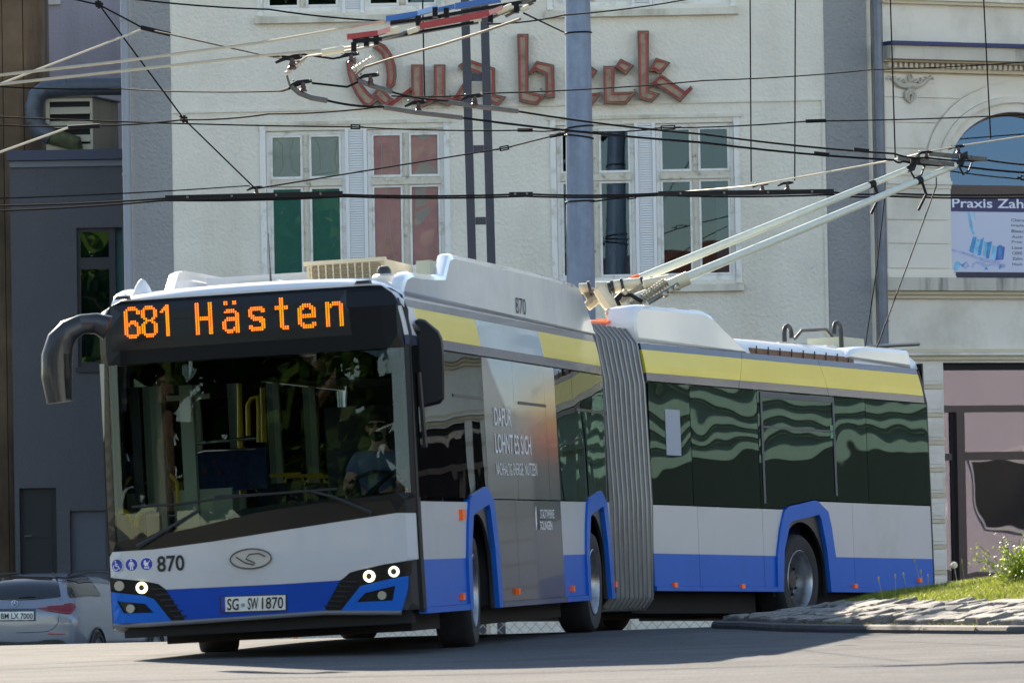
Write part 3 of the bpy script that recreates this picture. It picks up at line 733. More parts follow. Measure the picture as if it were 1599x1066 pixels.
# rusticated courses left of the arch (first bay), following the archivolt
def arcu(z, a=1.63, b=1.31):
    if z <= zsp: return uc - a
    t = 1 - ((z - zsp) / b) ** 2
    return uc - a * math.sqrt(t) if t > 0 else uc
cy_ = [112, 152.5, 191.5, 232, 274]
for i in range(len(cy_) - 1):
    z1, z0 = zy(cy_[i]) - .008, zy(cy_[i + 1]) + .008
    if i == 0: z1 = zy(116)
    R_ = [(arcu(z0 + (z1 - z0) * k / 8), z0 + (z1 - z0) * k / 8) for k in range(9)]
    R_ = [(min(u, uc - .02), z) for u, z in R_]
    build('stone_course', patch([(.06, z0)] + R_ + [(.06, z1)], lambda u, v, d: RB.at(u, v, -.03 + d), .029), crM, cb)
for i, (ya, yb) in enumerate([(308, 343.5), (343.5, 380.5), (380.5, 419)]):
    z1, z0 = zy(ya) - .008, zy(yb) + .008
    build('stone_course', patch([(.06, z0), (uc - 1.22, z0), (uc - 1.22, z1), (.06, z1)], lambda u, v, d: RB.at(u, v, -.03 + d), .029), crM, cb)
def band(name, ya, yb, pr, m_, u0=0.0, u1=LEN, back=-.001):
    return build(name, MB().box(RB.f, (u0, zy(yb), -pr), (u1, zy(ya), back)), m_, cb)
for k, (ya, yb, pr) in enumerate([(277, 282, .06), (282.3, 288, .10), (288.3, 294, .07), (294.3, 305, .045)]): band('impost_moulding', ya, yb, pr, crM, .03, uc - 1.19)
for k, (ya, yb, pr) in enumerate([(421, 425, .04), (425.3, 430, .08), (430.3, 433.4, .10)]): band('base_moulding', ya, yb, pr, crM, .02, uc - 1.15)
band('window_sill', 434, 454, .20, crD, -.12)
band('sill_moulding', 454.4, 460, .12, ochM, -.02); band('sill_moulding', 460.4, 466, .07, ochM, 0)
band('belt_moulding', 545, 550, .07, ochM); band('belt_moulding', 550.4, 555, .11, crM); band('belt_moulding', 555.4, 562, .05, ochM)
# cornice
bands = [('cornice_flashing', 69, 75, .52, navyM), ('cornice_fascia', 75.4, 96, .46, crD), ('cornice_moulding', 96.4, 99, .30, ochM), ('dentil_band', 99.4, 108, .10, crM), ('cornice_moulding', 108.4, 113, .13, ochM), ('frieze_moulding', 1, 6, .08, ochM)]
for nm, ya, yb, pr, m_ in bands: band(nm, ya, yb, pr, m_, -.10 if pr > .2 else 0)
band('frieze_moulding', -30, .6, .12, crM)
z1, z0 = zy(99.8), zy(107); du_ = .092
me0 = None; u = .03; nd = 0
while u < 14 and nd < 150:
    if me0 is None:
        me0 = build('dentil', MB().box(lambda a, b, c: RB.u * a + UP * b + RB.n * c + cb.location, (0, 0, -.20), (.052, z1 - z0, -.102)), crM, cb); me0.matrix_local = Matrix.Translation(RB.at(u, z0) - cb.location)
    else: copies(me0, [Matrix.Translation(RB.at(u, z0) - cb.location)], cb, 'dentil')
    u += du_; nd += 1
# archivolts + glazing for every bay
glA = glass('arch_glass', (.25, .35, .5), .11, wav=.002, wscale=.5, gcol=(.3, .52, .95))  # blue gloss tint puts the sky's reflected blue into the pane
glS = glass('shop_glass', (.55, .55, .56), .17, wav=.009, wscale=.8, gcol=(.68, .66, .78))
for k in range(NB):
    c = uc + k * BAY
    for (a1, b1, a2, b2, pr) in ((1.60, 1.28, 1.40, 1.08, .045), (1.397, 1.077, 1.31, .99, .085), (1.307, .987, 1.165, .853, .03)):
        o_ = ell(a1, b1, 24, c); i_ = ell(a2, b2, 24, c)
        o_ = [(u, max(z, zsp)) for u, z in o_]
        build('archivolt', patch(o_ + list(reversed(i_)), lambda u, v, d: RB.at(u, v, -pr + d), pr - .002 if pr > .04 else .028), crM, cb)
    ap = opening(c)
    fr = [(c + (u - c) * .94, zban + .06 + (z - zban) * .955) for u, z in ap]
    zt = zy(300, 1484)
    mb = patch(ap, lambda u, v, d: RB.at(u, v, .12 + d), .08, [fr]); wn = build('arched_window', mb, brF, cb)
    gl = [(c + (u - c) * .938, zban + .062 + (z - zban) * .953) for u, z in ap]
    build('pane', patch(gl, lambda u, v, d: RB.at(u, v, .155 + d), .006), glA, wn)
    build('transom', MB().box(RB.f, (c - 1.09, zy(308, 1484), .09), (c + 1.09, zy(288, 1484), .15)), brF, wn)
    (a0, b0), (a1, b1) = shopw(k)[0], shopw(k)[2]
    sw = build('shop_window', MB().box(RB.f, (a0, b1 - .11, .10), (a1, b1 - .002, .22)), blk, cb)
    zt1_, zt2_ = zy(638, 1490), zy(713, 1490)
    if k == 0:
        post = RB.px(1501, 800)[0]
    else: post = a0 + .33
    mb = MB().box(RB.f, (a0, zt1_ - .05, .08), (a1, zt1_ + .05, .2)); build('frame_rail', mb, brF, sw)
    mb = MB().box(RB.f, (a0, zt2_ - .05, .10), (post - .08, zt2_ + .05, .2)); build('frame_rail', mb, brF, sw)
    mb = MB().box(RB.f, (post + .1, zt2_ - .05, .10), (a1, zt2_ + .07, .2)); build('frame_rail', mb, brF, sw)
    build('frame_post', MB().box(RB.f, (post - .01, b0, .06), (post + .13, zt1_ - .052, .22)), brF, sw)
    build('frame_post', MB().box(RB.f, (post - .09, b0, .12), (post - .013, zt1_ - .052, .22)), blk, sw)
    build('frame_post', MB().box(RB.f, (a1 - .12, b0, .08), (a1 - .002, zt1_ - .052, .2)), brF, sw)
    build('frame_rail', MB().box(RB.f, (a0, b0 + .002, .09), (a1, b0 + .1, .2)), brF, sw)
    for (p0, q0, p1, q1) in ((a0, zt1_ + .05, a1, b1 - .11), (a0, zt2_ + .05, post - .09, zt1_ - .05), (post + .13, zt2_ + .07, a1 - .12, zt1_ - .05), (a0, b0 + .1, post - .09, zt2_ - .05), (post + .13, b0 + .1, a1 - .12, zt2_ - .05)):
        build('pane', MB().box(RB.f, (p0 + .002, q0 + .002, .14), (p1 - .002, q1 - .002, .148)), glS, sw)
    build('window_display', MB().box(RB.f, (a0 + .01, b0, .6), (a1 - .01, b1, .62)), mat('pinkish_screen', srgb(120, 118, 130), .9, var=.2, vscale=1.5), sw)
# rusticated pilaster blocks beside the shop windows
yb_ = [564, 604, 648, 691, 733.5, 773.5, 813.5, 853.5, 893.5, 935, 978]
for k in range(NB):
    ue = ug + k * BAY - .03; u0_ = max(.03, ue - .75)
    if k: u0_ = ue - 1.5
    for i in range(len(yb_) - 1):
        z1, z0 = zy(yb_[i] + 4, 1460), max(zy(yb_[i + 1] - 4, 1460), GB)
        if z0 >= z1: continue
        bl = build('pilaster_block', patch([(u0_, z0), (ue, z0), (ue, z1), (u0_, z1)], lambda u, v, d: RB.at(u, v, -.05 + d), .049), crM, cb)
        if k == 0:
            build('raised_panel', MB().box(RB.f, (u0_ + .07, z0 + .05, -.065), (ue - .05, z1 - .05, -.0505)), crM, bl)
        build('joint_moulding', MB().box(RB.f, (u0_, z0 - .062, -.04), (ue, z0 - .004, -.001)), ochM, cb)
# carved ornament under the cornice
oc = RB.px(1417, 135); orn = MB()
def O_(x, y): return RB.px(1340 + x / 5.92, y / 5.92)
def osh(pts, r0, r1, mb=orn):
    P = [RB.at(*O_(x, y), -.07) for x, y in pts]; n = len(P)
    mb.tube(P, 0, 7, rs=[r0 + (r1 - r0) * i / (n - 1) for i in range(n)])
for s_ in (-1, 1):
    M_ = lambda x: 460 + s_ * x
    osh([(M_(0), 790), (M_(60), 800), (M_(110), 785), (M_(150), 745), (M_(190), 715), (M_(215), 735)], .05, .018)
    osh([(M_(30), 770), (M_(60), 745), (M_(85), 770), (M_(60), 790), (M_(45), 772)], .028, .018)
    osh([(M_(0), 760), (M_(20), 720), (M_(8), 690)], .03, .012)
    osh([(M_(100), 770), (M_(105), 735), (M_(90), 722)], .022, .01); osh([(M_(150), 750), (M_(148), 722), (M_(135), 712)], .02, .01)
    osh([(M_(0), 830), (M_(45), 870), (M_(40), 910), (M_(0), 955)], .04, .015); osh([(M_(0), 850), (M_(22), 890), (M_(5), 940)], .03, .012)
build('carved_ornament', orn, mat('ornament_stone', srgb(190, 184, 172), .9, var=.1, vscale=9), cb, smooth=True)
build('ornament_panel', MB().box(RB.f, (O_(250, 0)[0], O_(0, 760)[1], -.045), (O_(685, 0)[0], O_(0, 680)[1], -.0305)), crM, cb)
# ---- dental practice banner in the arched window
def BP(x, y): return RB.px(1450 + x / 6.2685, 280 + y / 6.2706)
bn = root('window_banner', RB.at(uc, zban, .05), 'white and navy dental practice banner with a toothbrush picture in the arched window', 'banner')
u0, z1 = BP(222, 172); z0 = BP(222, 905)[1]; zm = BP(222, 312)[1]; u1 = uc + 1.08
bd = build('banner_sheet', MB().box(RB.f, (u0, z0, .05), (u1, zm, .06)), mat('banner_white', srgb(196, 202, 222), .6), bn)
hd = build('banner_header', MB().box(RB.f, (u0, zm, .045), (u1, z1, .06)), mat('banner_navy', srgb(46, 50, 98), .5), bn)
build('banner_lower_rail', MB().box(RB.f, (u0 + .02, zban, .03), (u1, z0 - .004, .08)), mat('navy_rail', srgb(34, 36, 62), .5), bn)
fB = lambda u, v, d: RB.at(u, v, .043 + d)
a, b = BP(245, 275); c, d_ = BP(1010, 195)
build('banner_lettering', text_on('Praxis Zahn', fB, (a, b, a + (c - a) * 1.02, d_), bold=.012), mat('banner_text_white', srgb(225, 228, 240), .6), hd)
mb = MB(); fB2 = lambda u, v, d: RB.at(u, v, .0475)
for i, tx in enumerate(['Chiru', 'Impla', 'Bleac', '\u00c4sth', 'Prop', 'Lase', 'CERE', 'Zahn', 'Hoch']):
    a, b = BP(826 + i * 1.4, 412 + i * 53.8); c, d_ = BP(826 + 22 * (4.4 if len(tx) == 4 else 5) * 1.12, 385 + i * 53.8)
    build('banner_lettering', text_on(tx, fB2, (a, b, c, d_), bold=.008), mat('banner_text_dark', srgb(40, 40, 52), .6), bd)
blues = [mat('print_blue_%d' % i, srgb(*c), .6, var=.3, vscale=14) for i, c in enumerate([(58, 146, 200), (120, 190, 222), (80, 96, 178), (168, 178, 214)])]
fB3 = lambda u, v, d: RB.at(u, v, .0485 + d)
shapes = [(0, [(415, 700), (450, 560), (490, 560), (455, 725)]), (0, [(495, 745), (525, 590), (560, 565), (530, 740)]), (0, [(575, 775), (590, 615), (640, 605), (610, 770)]), (2, [(670, 790), (690, 650), (765, 660), (750, 785)]), (0, [(700, 770), (705, 640), (740, 645), (735, 775)]),
          (1, [(460, 720), (492, 580), (520, 585), (500, 730)]), (1, [(545, 750), (560, 600), (590, 615), (572, 765)]), (1, [(625, 770), (645, 640), (685, 660), (665, 785)]),
          (3, [(240, 680), (300, 690), (560, 770), (730, 800), (700, 830), (560, 810), (380, 740), (240, 700)]), (1, [(400, 320), (420, 318), (470, 540), (445, 540), (415, 440)]), (1, [(450, 320), (470, 330), (480, 400), (465, 380)]), (0, [(410, 380), (430, 440), (455, 510), (440, 470)]),
          (1, [(275, 820), (300, 790), (330, 830), (300, 890), (262, 890)]), (3, [(340, 830), (390, 800), (420, 850), (370, 880)]), (0, [(300, 800), (345, 835), (390, 800), (350, 860)]), (3, [(440, 880), (480, 820), (560, 860), (640, 840), (760, 870), (780, 840), (740, 820), (600, 830), (500, 800), (440, 820)]), (0, [(560, 880), (585, 850), (600, 885)]), (0, [(700, 870), (720, 830), (735, 850), (715, 880)])]
for ci in range(4):
    for i, (c, P) in enumerate(shapes):
        if c == ci: build('toothbrush_print', patch([BP(x, y) for x, y in P], lambda u, v, d, i=i: RB.at(u, v, .0485 - .00012 * i), 0), blues[ci], bd)
# cream fascia plates between the shop building and this one
mb = MB(); x = atY(1361, 300, 84.35).x; mb.hexa([V((x - .05, 84.35, GB)), V((x + .03, 84.35, GB)), V((x + .03, 84.6, GB)), V((x - .05, 84.6, GB)), V((x - .05, 84.35, TOP)), V((x + .03, 84.35, TOP)), V((x + .03, 84.6, TOP)), V((x - .05, 84.6, TOP))])
build('edge_pilaster', mb, crM, cb)
# ================================================================ surroundings that the glass and paint mirror
def block(x0, x1, y0, y1, h, face, col, label, win, rows):
    """plain house block with window rows on one face: face = (point, angle)"""
    b_ = root('house', V(((x0 + x1) / 2, (y0 + y1) / 2, -1.2)), label, 'building')
    mm = mat('house_' + label.split()[0], col, .9, var=.05, vscale=.6)
    mb = MB(); mb.hexa([V((x0, y0, -1.2)), V((x1, y0, -1.2)), V((x1, y1, -1.2)), V((x0, y1, -1.2)), V((x0, y0, h)), V((x1, y0, h)), V((x1, y1, h)), V((x0, y1, h))])
    build('wall', mb, mm, b_)
    build('roof', MB().hexa([V((x0 - .3, y0 - .3, h + .003)), V((x1 + .3, y0 - .3, h + .003)), V((x1 + .3, y1 + .3, h + .003)), V((x0 - .3, y1 + .3, h + .003)), V((x0 + 2, y0 + 2, h + 2.5)), V((x1 - 2, y0 + 2, h + 2.5)), V((x1 - 2, y1 - 2, h + 2.5)), V((x0 + 2, y1 - 2, h + 2.5))]), mat('house_roof', srgb(110, 66, 52), .8), b_)
    if 'green' in label:
        Pd = Plane(*face); build('reflection_band', MB().box(Pd.f, (0, -1.15, -.25), (89, 4.35, -.06)), mat('reflection_band_dark', srgb(34, 36, 40), .5), b_)  # dark band added so the rear bus windows mirror dark below
        for zq in (4.75, 5.15, 5.6, 6.1): build('reflection_line', MB().box(Pd.f, (0, zq, -.12), (89, zq + .07, -.055)), mat('reflection_line_dark', srgb(60, 70, 70), .8), b_)  # thin dark lines added to streak the rear window reflections
    P = Plane(*face); wm = mat('house_window', (.02, .024, .03, 1), .1, spec=.8); fm = mat('house_frame', srgb(220, 218, 212), .6)
    for r_ in range(rows):
        for i in range(win):
            u = 1.2 + i * 2.3; z = (6.7 if 'green' in label else .6) + r_ * 3.2
            w_ = build('window', MB().box(P.f, (u, z, -.04), (u + 1.2, z + 1.8, -.002)), fm, b_)
            build('pane', MB().box(P.f, (u + .08, z + .08, -.05), (u + 1.12, z + 1.72, -.041)), wm, w_)
block(58, 70, 60, 150, 17, ((58, 150, 0), R(-90)), srgb(206, 210, 200), 'pale green house row along the side street facing the bus', 36, 3)
block(-30, 34, -62, -50, 9, ((34, -50, 0), R(180)), srgb(226, 212, 186), 'cream terrace across the road from the shop building', 27, 3)
block(40, 52, -45, 76, 4.8, ((40, 76, 0), R(-90)), srgb(222, 213, 214), 'rosy unseen house row added for the shop window reflections', 50, 1)  # unseen row, kept low so the arch glass still mirrors sky
block(-34, -9.6, 92, 104, 9, ((-34, 92, 0), 0), srgb(176, 170, 160), 'plain house beside the weathered brown tower', 9, 3)
# ================================================================ masts
def mastm():
    return mat('galvanised_mast', srgb(122, 138, 160), .5, metal=.2, var=.16, vscale=9, dirt=srgb(92, 106, 128), dscale=3, dlo=.4, dhi=.7, streak=True)
YM = 71.0
a = atY(902, 0, YM); b = atY(907, 440, YM)
gb = gz(b.x, YM)
mst = root('steel_mast', V((b.x + (b.x - a.x) * 1.2, YM, gb)), 'thick blue grey galvanised octagonal steel mast behind the bus', 'mast')
P0 = V((b.x + (b.x - a.x) / (a.z - b.z) * (b.z - gb), YM, gb)); P1 = a + (a - b) * .5
mb = MB(); mb.tube([P0, b, a, P1], 0, 28, rs=[.205, .178, .158, .148]); build('mast_shaft', mb, mastm(), mst, smooth=True)
blkM = mat('black_fitting', srgb(22, 22, 25), .6, spec=.2); steelM = mat('dull_steel', srgb(120, 118, 112), .45, metal=.8)
def onmast(y, r_=.19):
    t = (y - 0) / 440; c = a.lerp(b, t); return c
for y, dy in ((52, .4), (199, 1.5), (207, -1), (214, -2), (315, .5)):
    c = onmast(y); rr = .158 + .02 * y / 440 + .007
    mb = MB(); mb.tube([c + V((rr * math.cos(t), rr * math.sin(t), .012 * dy * math.cos(t))) for t in [2 * math.pi * i / 20 for i in range(21)]], .011, 6)
    build('mast_clamp', mb, blkM, mst)
YL = 78.0
chM = mat('dark_channel_steel', srgb(62, 62, 72), .6, var=.1, vscale=6)
l0, l1, r0, r1 = atY(726, 0, YL), atY(737, 400, YL), atY(756, 0, YL), atY(767, 400, YL)
lat = root('lattice_mast', V(((l1.x + r1.x) / 2 + .08, YL, gz(0, YL))), 'slim dark ladder-like steel mast beside the red poster window', 'mast')
def ext(p, q, z): t = (z - p.z) / (q.z - p.z); return p.lerp(q, t)
for p, q in ((l0, l1), (r0, r1)):
    A, B_ = ext(p, q, gz(0, YL)), ext(p, q, 10.0); h = .058
    mb = MB(); mb.hexa([A + V((-h, -.07, 0)), A + V((h, -.07, 0)), A + V((h, .07, 0)), A + V((-h, .07, 0)), B_ + V((-h, -.07, 0)), B_ + V((h, -.07, 0)), B_ + V((h, .07, 0)), B_ + V((-h, .07, 0))]); build('mast_channel', mb, chM, lat)
for y in (-100, 10, 121, 233, 345, 455, 565):
    p, q = atY(0, y, YL), None
    zz = atY(745, y, YL).z; A, B_ = ext(l0, l1, zz), ext(r0, r1, zz)
    if zz < gz(0, YL): continue
    build('batten', MB().hexa([A + V((.06, -.05, -.05)), B_ + V((-.06, -.05, -.05)), B_ + V((-.06, .05, -.05)), A + V((.06, .05, -.05)), A + V((.06, -.05, .05)), B_ + V((-.06, -.05, .05)), B_ + V((-.06, .05, .05)), A + V((.06, .05, .05))]), chM, lat)

# ================================================================ overhead wires
wireD = mat('dark_wire', (.012, .012, .012, 1), .9, spec=.05); wireT = mat('tan_wire', srgb(104, 98, 88), .8, spec=.1); wireL = mat('sunlit_wire', srgb(176, 168, 150), .75)  # pale wire colour paints in the sunlight on those cables
runM = mat('steel_runner', srgb(92, 90, 88), .6, metal=.2, var=.15, vscale=12)
def W3(pts): return [atY(x, y, Y) for x, y, Y in pts]
def sag(P, n=6, s_=0.0):
    out = []
    for i in range(len(P) - 1):
        for k in range(n): t = k / n; p = P[i].lerp(P[i + 1], t); p.z -= s_ * 4 * t * (1 - t); out.append(p)
    return out + [P[-1]]
def wire(pts, label, r_=.010, m_=None, sg_=0.02, fit=()):
    P = W3(pts)
    if pts[0][0] <= -30 or pts[0][1] <= -30: P.insert(0, P[0] + (P[0] - P[1]).normalized() * (14 if pts[0][0] <= -30 else 3))
    if pts[-1][0] >= 1630: P.append(P[-1] + (P[-1] - P[-2]).normalized() * 14)
    mb = MB().tube(sag(P, 6, sg_), r_, 6)
    o = build('overhead_cable', mb, m_ or wireD, smooth=True); tag(o, label, 'cable')
    return o
def turnb(x, y, x2, y2, Y, label, insul=False):
    A, B_ = atY(x, y, Y), atY(x2, y2, Y); rt = root('cable_insulator' if insul else 'turnbuckle', A.lerp(B_, .5), label, 'insulator' if insul else 'turnbuckle')
    d = (B_ - A); L = d.length; d.normalize(); n_ = V((0, 0, 1)); n_ = (n_ - d * n_.dot(d)).normalized()
    if insul:
        mb = MB().tube([A, B_], .024, 8); build('insulator_body', mb, blkM, rt, smooth=True)
    else:
        mb = MB()
        for s_ in (-1, 1): mb.tube([A + d * L * .25 + n_ * .022 * s_, A + d * L * .75 + n_ * .022 * s_], .008, 6)
        mb.tube([A + d * L * .25 - n_ * .028, A + d * L * .25 + n_ * .028], .01, 6); mb.tube([A + d * L * .75 - n_ * .028, A + d * L * .75 + n_ * .028], .01, 6)
        build('turnbuckle_frame', mb, blkM, rt)
    build('threaded_end', MB().tube([A, A + d * L * .25], .009, 6), blkM, rt); build('threaded_end', MB().tube([B_ - d * L * .25, B_], .009, 6), blkM, rt)
def hanger(x, y, Y, label, flip=1, sc_=1.0):
    sc_ *= .72
    """bolted wire clamp: plate, bolts, rubber bell"""
    c = atY(x, y, Y); rt = root('wire_hanger', c + V((0, 0, -.12 * sc_)), label, 'wire hanger', 'clamp hangers on the overhead wires')
    s_ = sc_
    mb = MB().tube([c + V((-.16 * s_, 0, -.03 * s_ * flip)), c + V((-.05 * s_, 0, .02 * s_)), c + V((.08 * s_, 0, .03 * s_)), c + V((.15 * s_, 0, .035 * s_))], .022 * s_, 6, rs=[.014 * s_, .026 * s_, .03 * s_, .022 * s_]); build('clamp_arm', mb, blkM, rt, smooth=True)
    build('bell', MB().lathe(c + V((.03 * s_, 0, -.11 * s_)), (0, 0, 1), [(0.001, 0), (.045 * s_, 0), (.055 * s_, .02 * s_), (.035 * s_, .045 * s_), (.045 * s_, .06 * s_), (.03 * s_, .09 * s_), (.03 * s_, .13 * s_)], 12), mat('red_brown_bell', srgb(72, 48, 44), .4), rt, smooth=True)
    for dx in (-.1, .13): build('bolt', MB().ball(c + V((dx * s_, -.02, .045 * s_)), .016 * s_, 5), steelM, rt, smooth=True)
# --- the pair of contact wires crossing in front of the buildings
wire([(-60, 322, 67), (258, 310, 65), (535, 304, 64), (820, 303, 64), (1030, 302, 64), (1300, 300, 65), (1385, 302, 68), (1640, 303, 74)], 'long level contact wire carrying two black section bars behind the bus roof', .011)
wire([(-60, 331, 69), (258, 313, 67), (535, 307, 66), (820, 306.5, 66), (1030, 305, 66), (1300, 304, 67), (1385, 306.5, 70), (1640, 308, 76)], 'contact wire running just below the level wire with the section bars', .011)
def bar(x, y, x2, y2, Y, label, r_=.026, m_=None):
    A, B_ = atY(x, y, Y), atY(x2, y2, Y); d = (B_ - A).normalized(); n_ = V((0, 0, 1)) * r_; s_ = V((0, r_, 0))
    rt = root('section_bar', A.lerp(B_, .5), label, 'section bar')
    build('bar_body', MB().hexa([A - n_ - s_, B_ - n_ - s_, B_ - n_ + s_, A - n_ + s_, A + n_ - s_, B_ + n_ - s_, B_ + n_ + s_, A + n_ + s_]), m_ or blkM, rt)
    k = max(2, int((B_ - A).length / .45))
    for i in range(k): build('bar_bolt', MB().ball(A + d * ((i + .5) * (B_ - A).length / k) - s_, .016, 5), steelM, rt, smooth=True)
bar(258, 309, 535, 302, 64, 'long black section bar hung in front of the green poster window')
bar(1028, 302.5, 1302, 299, 64, 'long black section bar hung in front of the blank right hand windows')
bar(795, 303, 832, 302.5, 64, 'short black clamp bar on the wire between the masts', .02)
hanger(398, 295, 64, 'bolted clamp hanger on the long black bar before the green poster window', sc_=.8)
hanger(1188, 290, 64, 'bolted clamp hanger on the section bar below two vertical droppers', sc_=.8); hanger(1227, 288, 64, 'bolted clamp hanger on the section bar below two vertical droppers', sc_=.8)
# --- wires that the trolley poles touch
TY = 61.5
wire([(612, 144, 56), (700, 157, 57), (808, 174, 57.5), (1100, 210, 59), (1396, 240, 61), (1445, 246, 61.5), (1540, 250, 63), (1660, 259, 66)], 'upper contact wire touched by the upper trolley pole head', .0115)
wire([(510, 157, 56), (600, 167, 56.5), (720, 184, 57), (1100, 223, 59), (1396, 250, 61), (1410, 252, 61.2), (1488, 258, 63), (1660, 272, 66)], 'lower contact wire touched by the lower trolley pole head', .0115)
bar(1402, 247.5, 1490, 257, 61.6, 'grey running bar above the rear trolley shoe', .024, runM); bar(1450, 240, 1541, 249, 62.0, 'grey running bar above the front trolley shoe', .024, runM)
hanger(1444, 240, 61.6, 'bolted clamp hanger above the trolley pole heads', sc_=.8); hanger(1494, 231, 62.0, 'bolted clamp hanger above the trolley pole heads', sc_=.8)
wire([(1470, 265, 64), (1640, 282, 68)], 'slack feeder wire leaving behind the trolley pole heads', .009); turnb(1588, 277, 1612, 280, 66.4, 'black turnbuckle on the feeder wire before the arched window')
for y0, x0 in ((242, 1345), (248, 1283)): turnb(x0 - 12, y0 - 8.5, x0 + 12, y0 - 6, 60.4, 'pale splice sleeve on a contact wire ' + ('just left of' if x0 < 1300 else 'just right of') + ' the grey corner strip', True)
# --- span wires
wire([(1005, 305, 68), (1110, 296, 66), (1172, 290.5, 64), (1395, 250, 62.5), (1445, 238, 61.6), (1492, 229, 62), (1640, 207, 64)], 'pale sunlit span wire rising from the blue mast to the arched window', .010, wireL, .0)
wire([(924, 315, 71), (962, 310, 70), (1006, 305, 68)], 'short dark tie from the lowest mast clamp', .010, None, 0); turnb(974, 309, 998, 306, 68.6, 'turnbuckle on the tie from the lowest mast clamp')
wire([(923, 206, 71), (1030, 200, 72), (1262, 189.5, 75), (1640, 177, 80)], 'thin span wire from mast to cream building with a black insulator', .009)
turnb(1258, 189.5, 1290, 188.5, 75, 'black oval insulator before the grey corner strip', True); turnb(1022, 200.5, 1064, 198.5, 72.3, 'turnbuckle at the top of the blank windows')
wire([(881, 208, 71), (790, 231, 68), (398, 295, 64)], 'slanting tie from mast clamp down to the green window bar', .009, None, .0)
turnb(775, 234, 800, 229, 68.2, 'turnbuckle on the slanting tie beside the ladder mast'); turnb(858, 213, 880, 209, 70.6, 'black connector beside the mast clamp', True)
wire([(881, 202, 71), (820, 203.5, 69), (556, 198.5, 66), (-40, 181, 62)], 'nearly level span wire crossing above the poster windows', .009); turnb(542, 198, 568, 198.6, 66, 'black turnbuckle above the green poster window'); turnb(808, 203.2, 832, 203.2, 69.2, 'black connector left of the blue mast', True)
wire([(-40, 192, 62), (120, 196.5, 61), (287, 187, 60), (420, 178, 58.5), (600, 166, 56.5)], 'dark wire tying the crossing knot to the steel runners', .009)
wire([(110, -2, 60), (155, 8, 60), (225, 45, 60), (262, 53, 59), (410, 86, 56), (465, 96, 54)], 'dark stay from the wire knot to the bracket left of the red crossing frame', .009, None, 0)
turnb(220, 43, 266, 54, 59.6, 'long black insulator where the sunlit wire meets the stay', True)
wire([(145, -30, 60), (155, 8, 60), (287, 186, 60.5), (398, 294, 64)], 'diagonal stay descending steeply to the green window bar', .009, None, 0)
for x, y, Y in ((155, 8, 60), (287, 186, 60.5)):
    c = atY(x, y, Y); k = MB()
    for d in ((1, .3), (1, -.9), (.2, 1)): k.tube([c - V((d[0] * .04, 0, d[1] * .04)), c + V((d[0] * .04, 0, d[1] * .04))], .016, 6)
    tag(build('wire_knot', k, blkM), 'black cross clamp joining stays ' + ('near the rear building' if x < 200 else 'before the pale wall'), 'clamp')
wire([(-40, 147, 56), (222, 46, 59.8)], 'pale sunlit wire climbing to the long black insulator', .012, wireL, 0)
wire([(-40, 122, 48), (180, 97, 48), (400, 68, 48), (548, 42, 47), (600, 33, 47)], 'upper of two pale sunlit wires entering the red crossing frame', .0125, wireL, 0)
wire([(-40, 136, 48), (200, 110, 48), (420, 86, 48), (505, 79, 48), (560, 72, 47.5)], 'lower of two pale sunlit wires entering the red crossing frame', .0125, wireL, 0)
wire([(-40, 252, 56), (105, 200, 58)], 'pale sunlit wire ending at a pair of insulators below the duct', .012, wireL, 0); turnb(105, 199.5, 156, 196.5, 58.4, 'pair of black insulators below the ventilation duct', True)
wire([(-40, 133, 64), (190, 139, 63), (438, 142.5, 57)], 'thin dark wire crossing below the ventilation duct to the runner', .008)
wire([(-40, 311, 72), (390, 290, 72), (398, 292, 64)], 'thin dark wire crossing the dark grey wall above the contact wires', .008)
wire([(200, -2, 66), (420, 15, 66), (600, 33, 66)], 'dark guy wire passing below the upper left window sill', .010)
wire([(762, 38, 52), (880, 24, 60), (1075, -1, 70)], 'dark guy wire from the red crossing frame up past the mast', .009); wire([(818, 21, 50), (881, 51, 70.8)], 'short tie from the crossing frame to the upper mast clamp', .009, None, 0)
wire([(612, 150, 56), (760, 146, 58), (1100, 126, 66), (1362, 109, 74), (1640, 94, 80)], 'long thin wire crossing the sign letters towards the dentil cornice', .008)
for x0, x1, y1, Y, t_ in ((1172, 1173, 284, 64, 'left of the pair of vertical droppers above the section bar'), (1243, 1241, 282, 64, 'right of the pair of vertical droppers above the section bar'), (1390, 1398, 246, 62.4, 'vertical dropper wire in front of the zinc drainpipe'), (1535, 1547, 217, 63, 'vertical dropper wire before the arched window'), (660, 663, 150, 57, 'vertical dropper wire in front of the letter u')):
    wire([(x0 - 1, -40, Y), (x1, y1, Y)], t_, .008, None, 0)
# --- curved runners and hangers left of the sign
def runner(pts, label, r_=.03):
    P = sag(W3(pts), 5, 0); n = len(P); mb = MB()
    mb.tube(P, r_, 8); o = build('contact_runner', mb, runM, smooth=True); tag(o, label, 'runner')
runner([(455, 135, 56), (468, 146, 56), (486, 153, 56), (511, 157.5, 56)], 'curved steel runner below the bracket left of the letter Q', .026)
runner([(560, 126, 56), (580, 134, 56), (612, 143.5, 56)], 'short curved steel runner crossing the letter Q', .024)
runner([(599, 167.5, 56.5), (650, 176, 56.6), (721, 184, 57)], 'pale steel runner under the letters Q and u', .024); runner([(686, 157, 57), (740, 166, 57), (808, 174, 57.5)], 'brown steel runner crossing the ladder mast', .024)
wire([(590, 70, 48), (540, 80, 50), (480, 88, 53), (456, 104, 55), (448, 118, 56), (452, 132, 56), (458, 138, 56)], 'contact wire curving round tightly into the left runner', .011, wireT, 0)
wire([(812, 30, 50), (760, 48, 51), (690, 70, 53), (610, 92, 55), (570, 105, 56), (556, 116, 56), (562, 128, 56)], 'pale contact wire curving down behind the red frame into the Q runner', .012, wireT, 0)
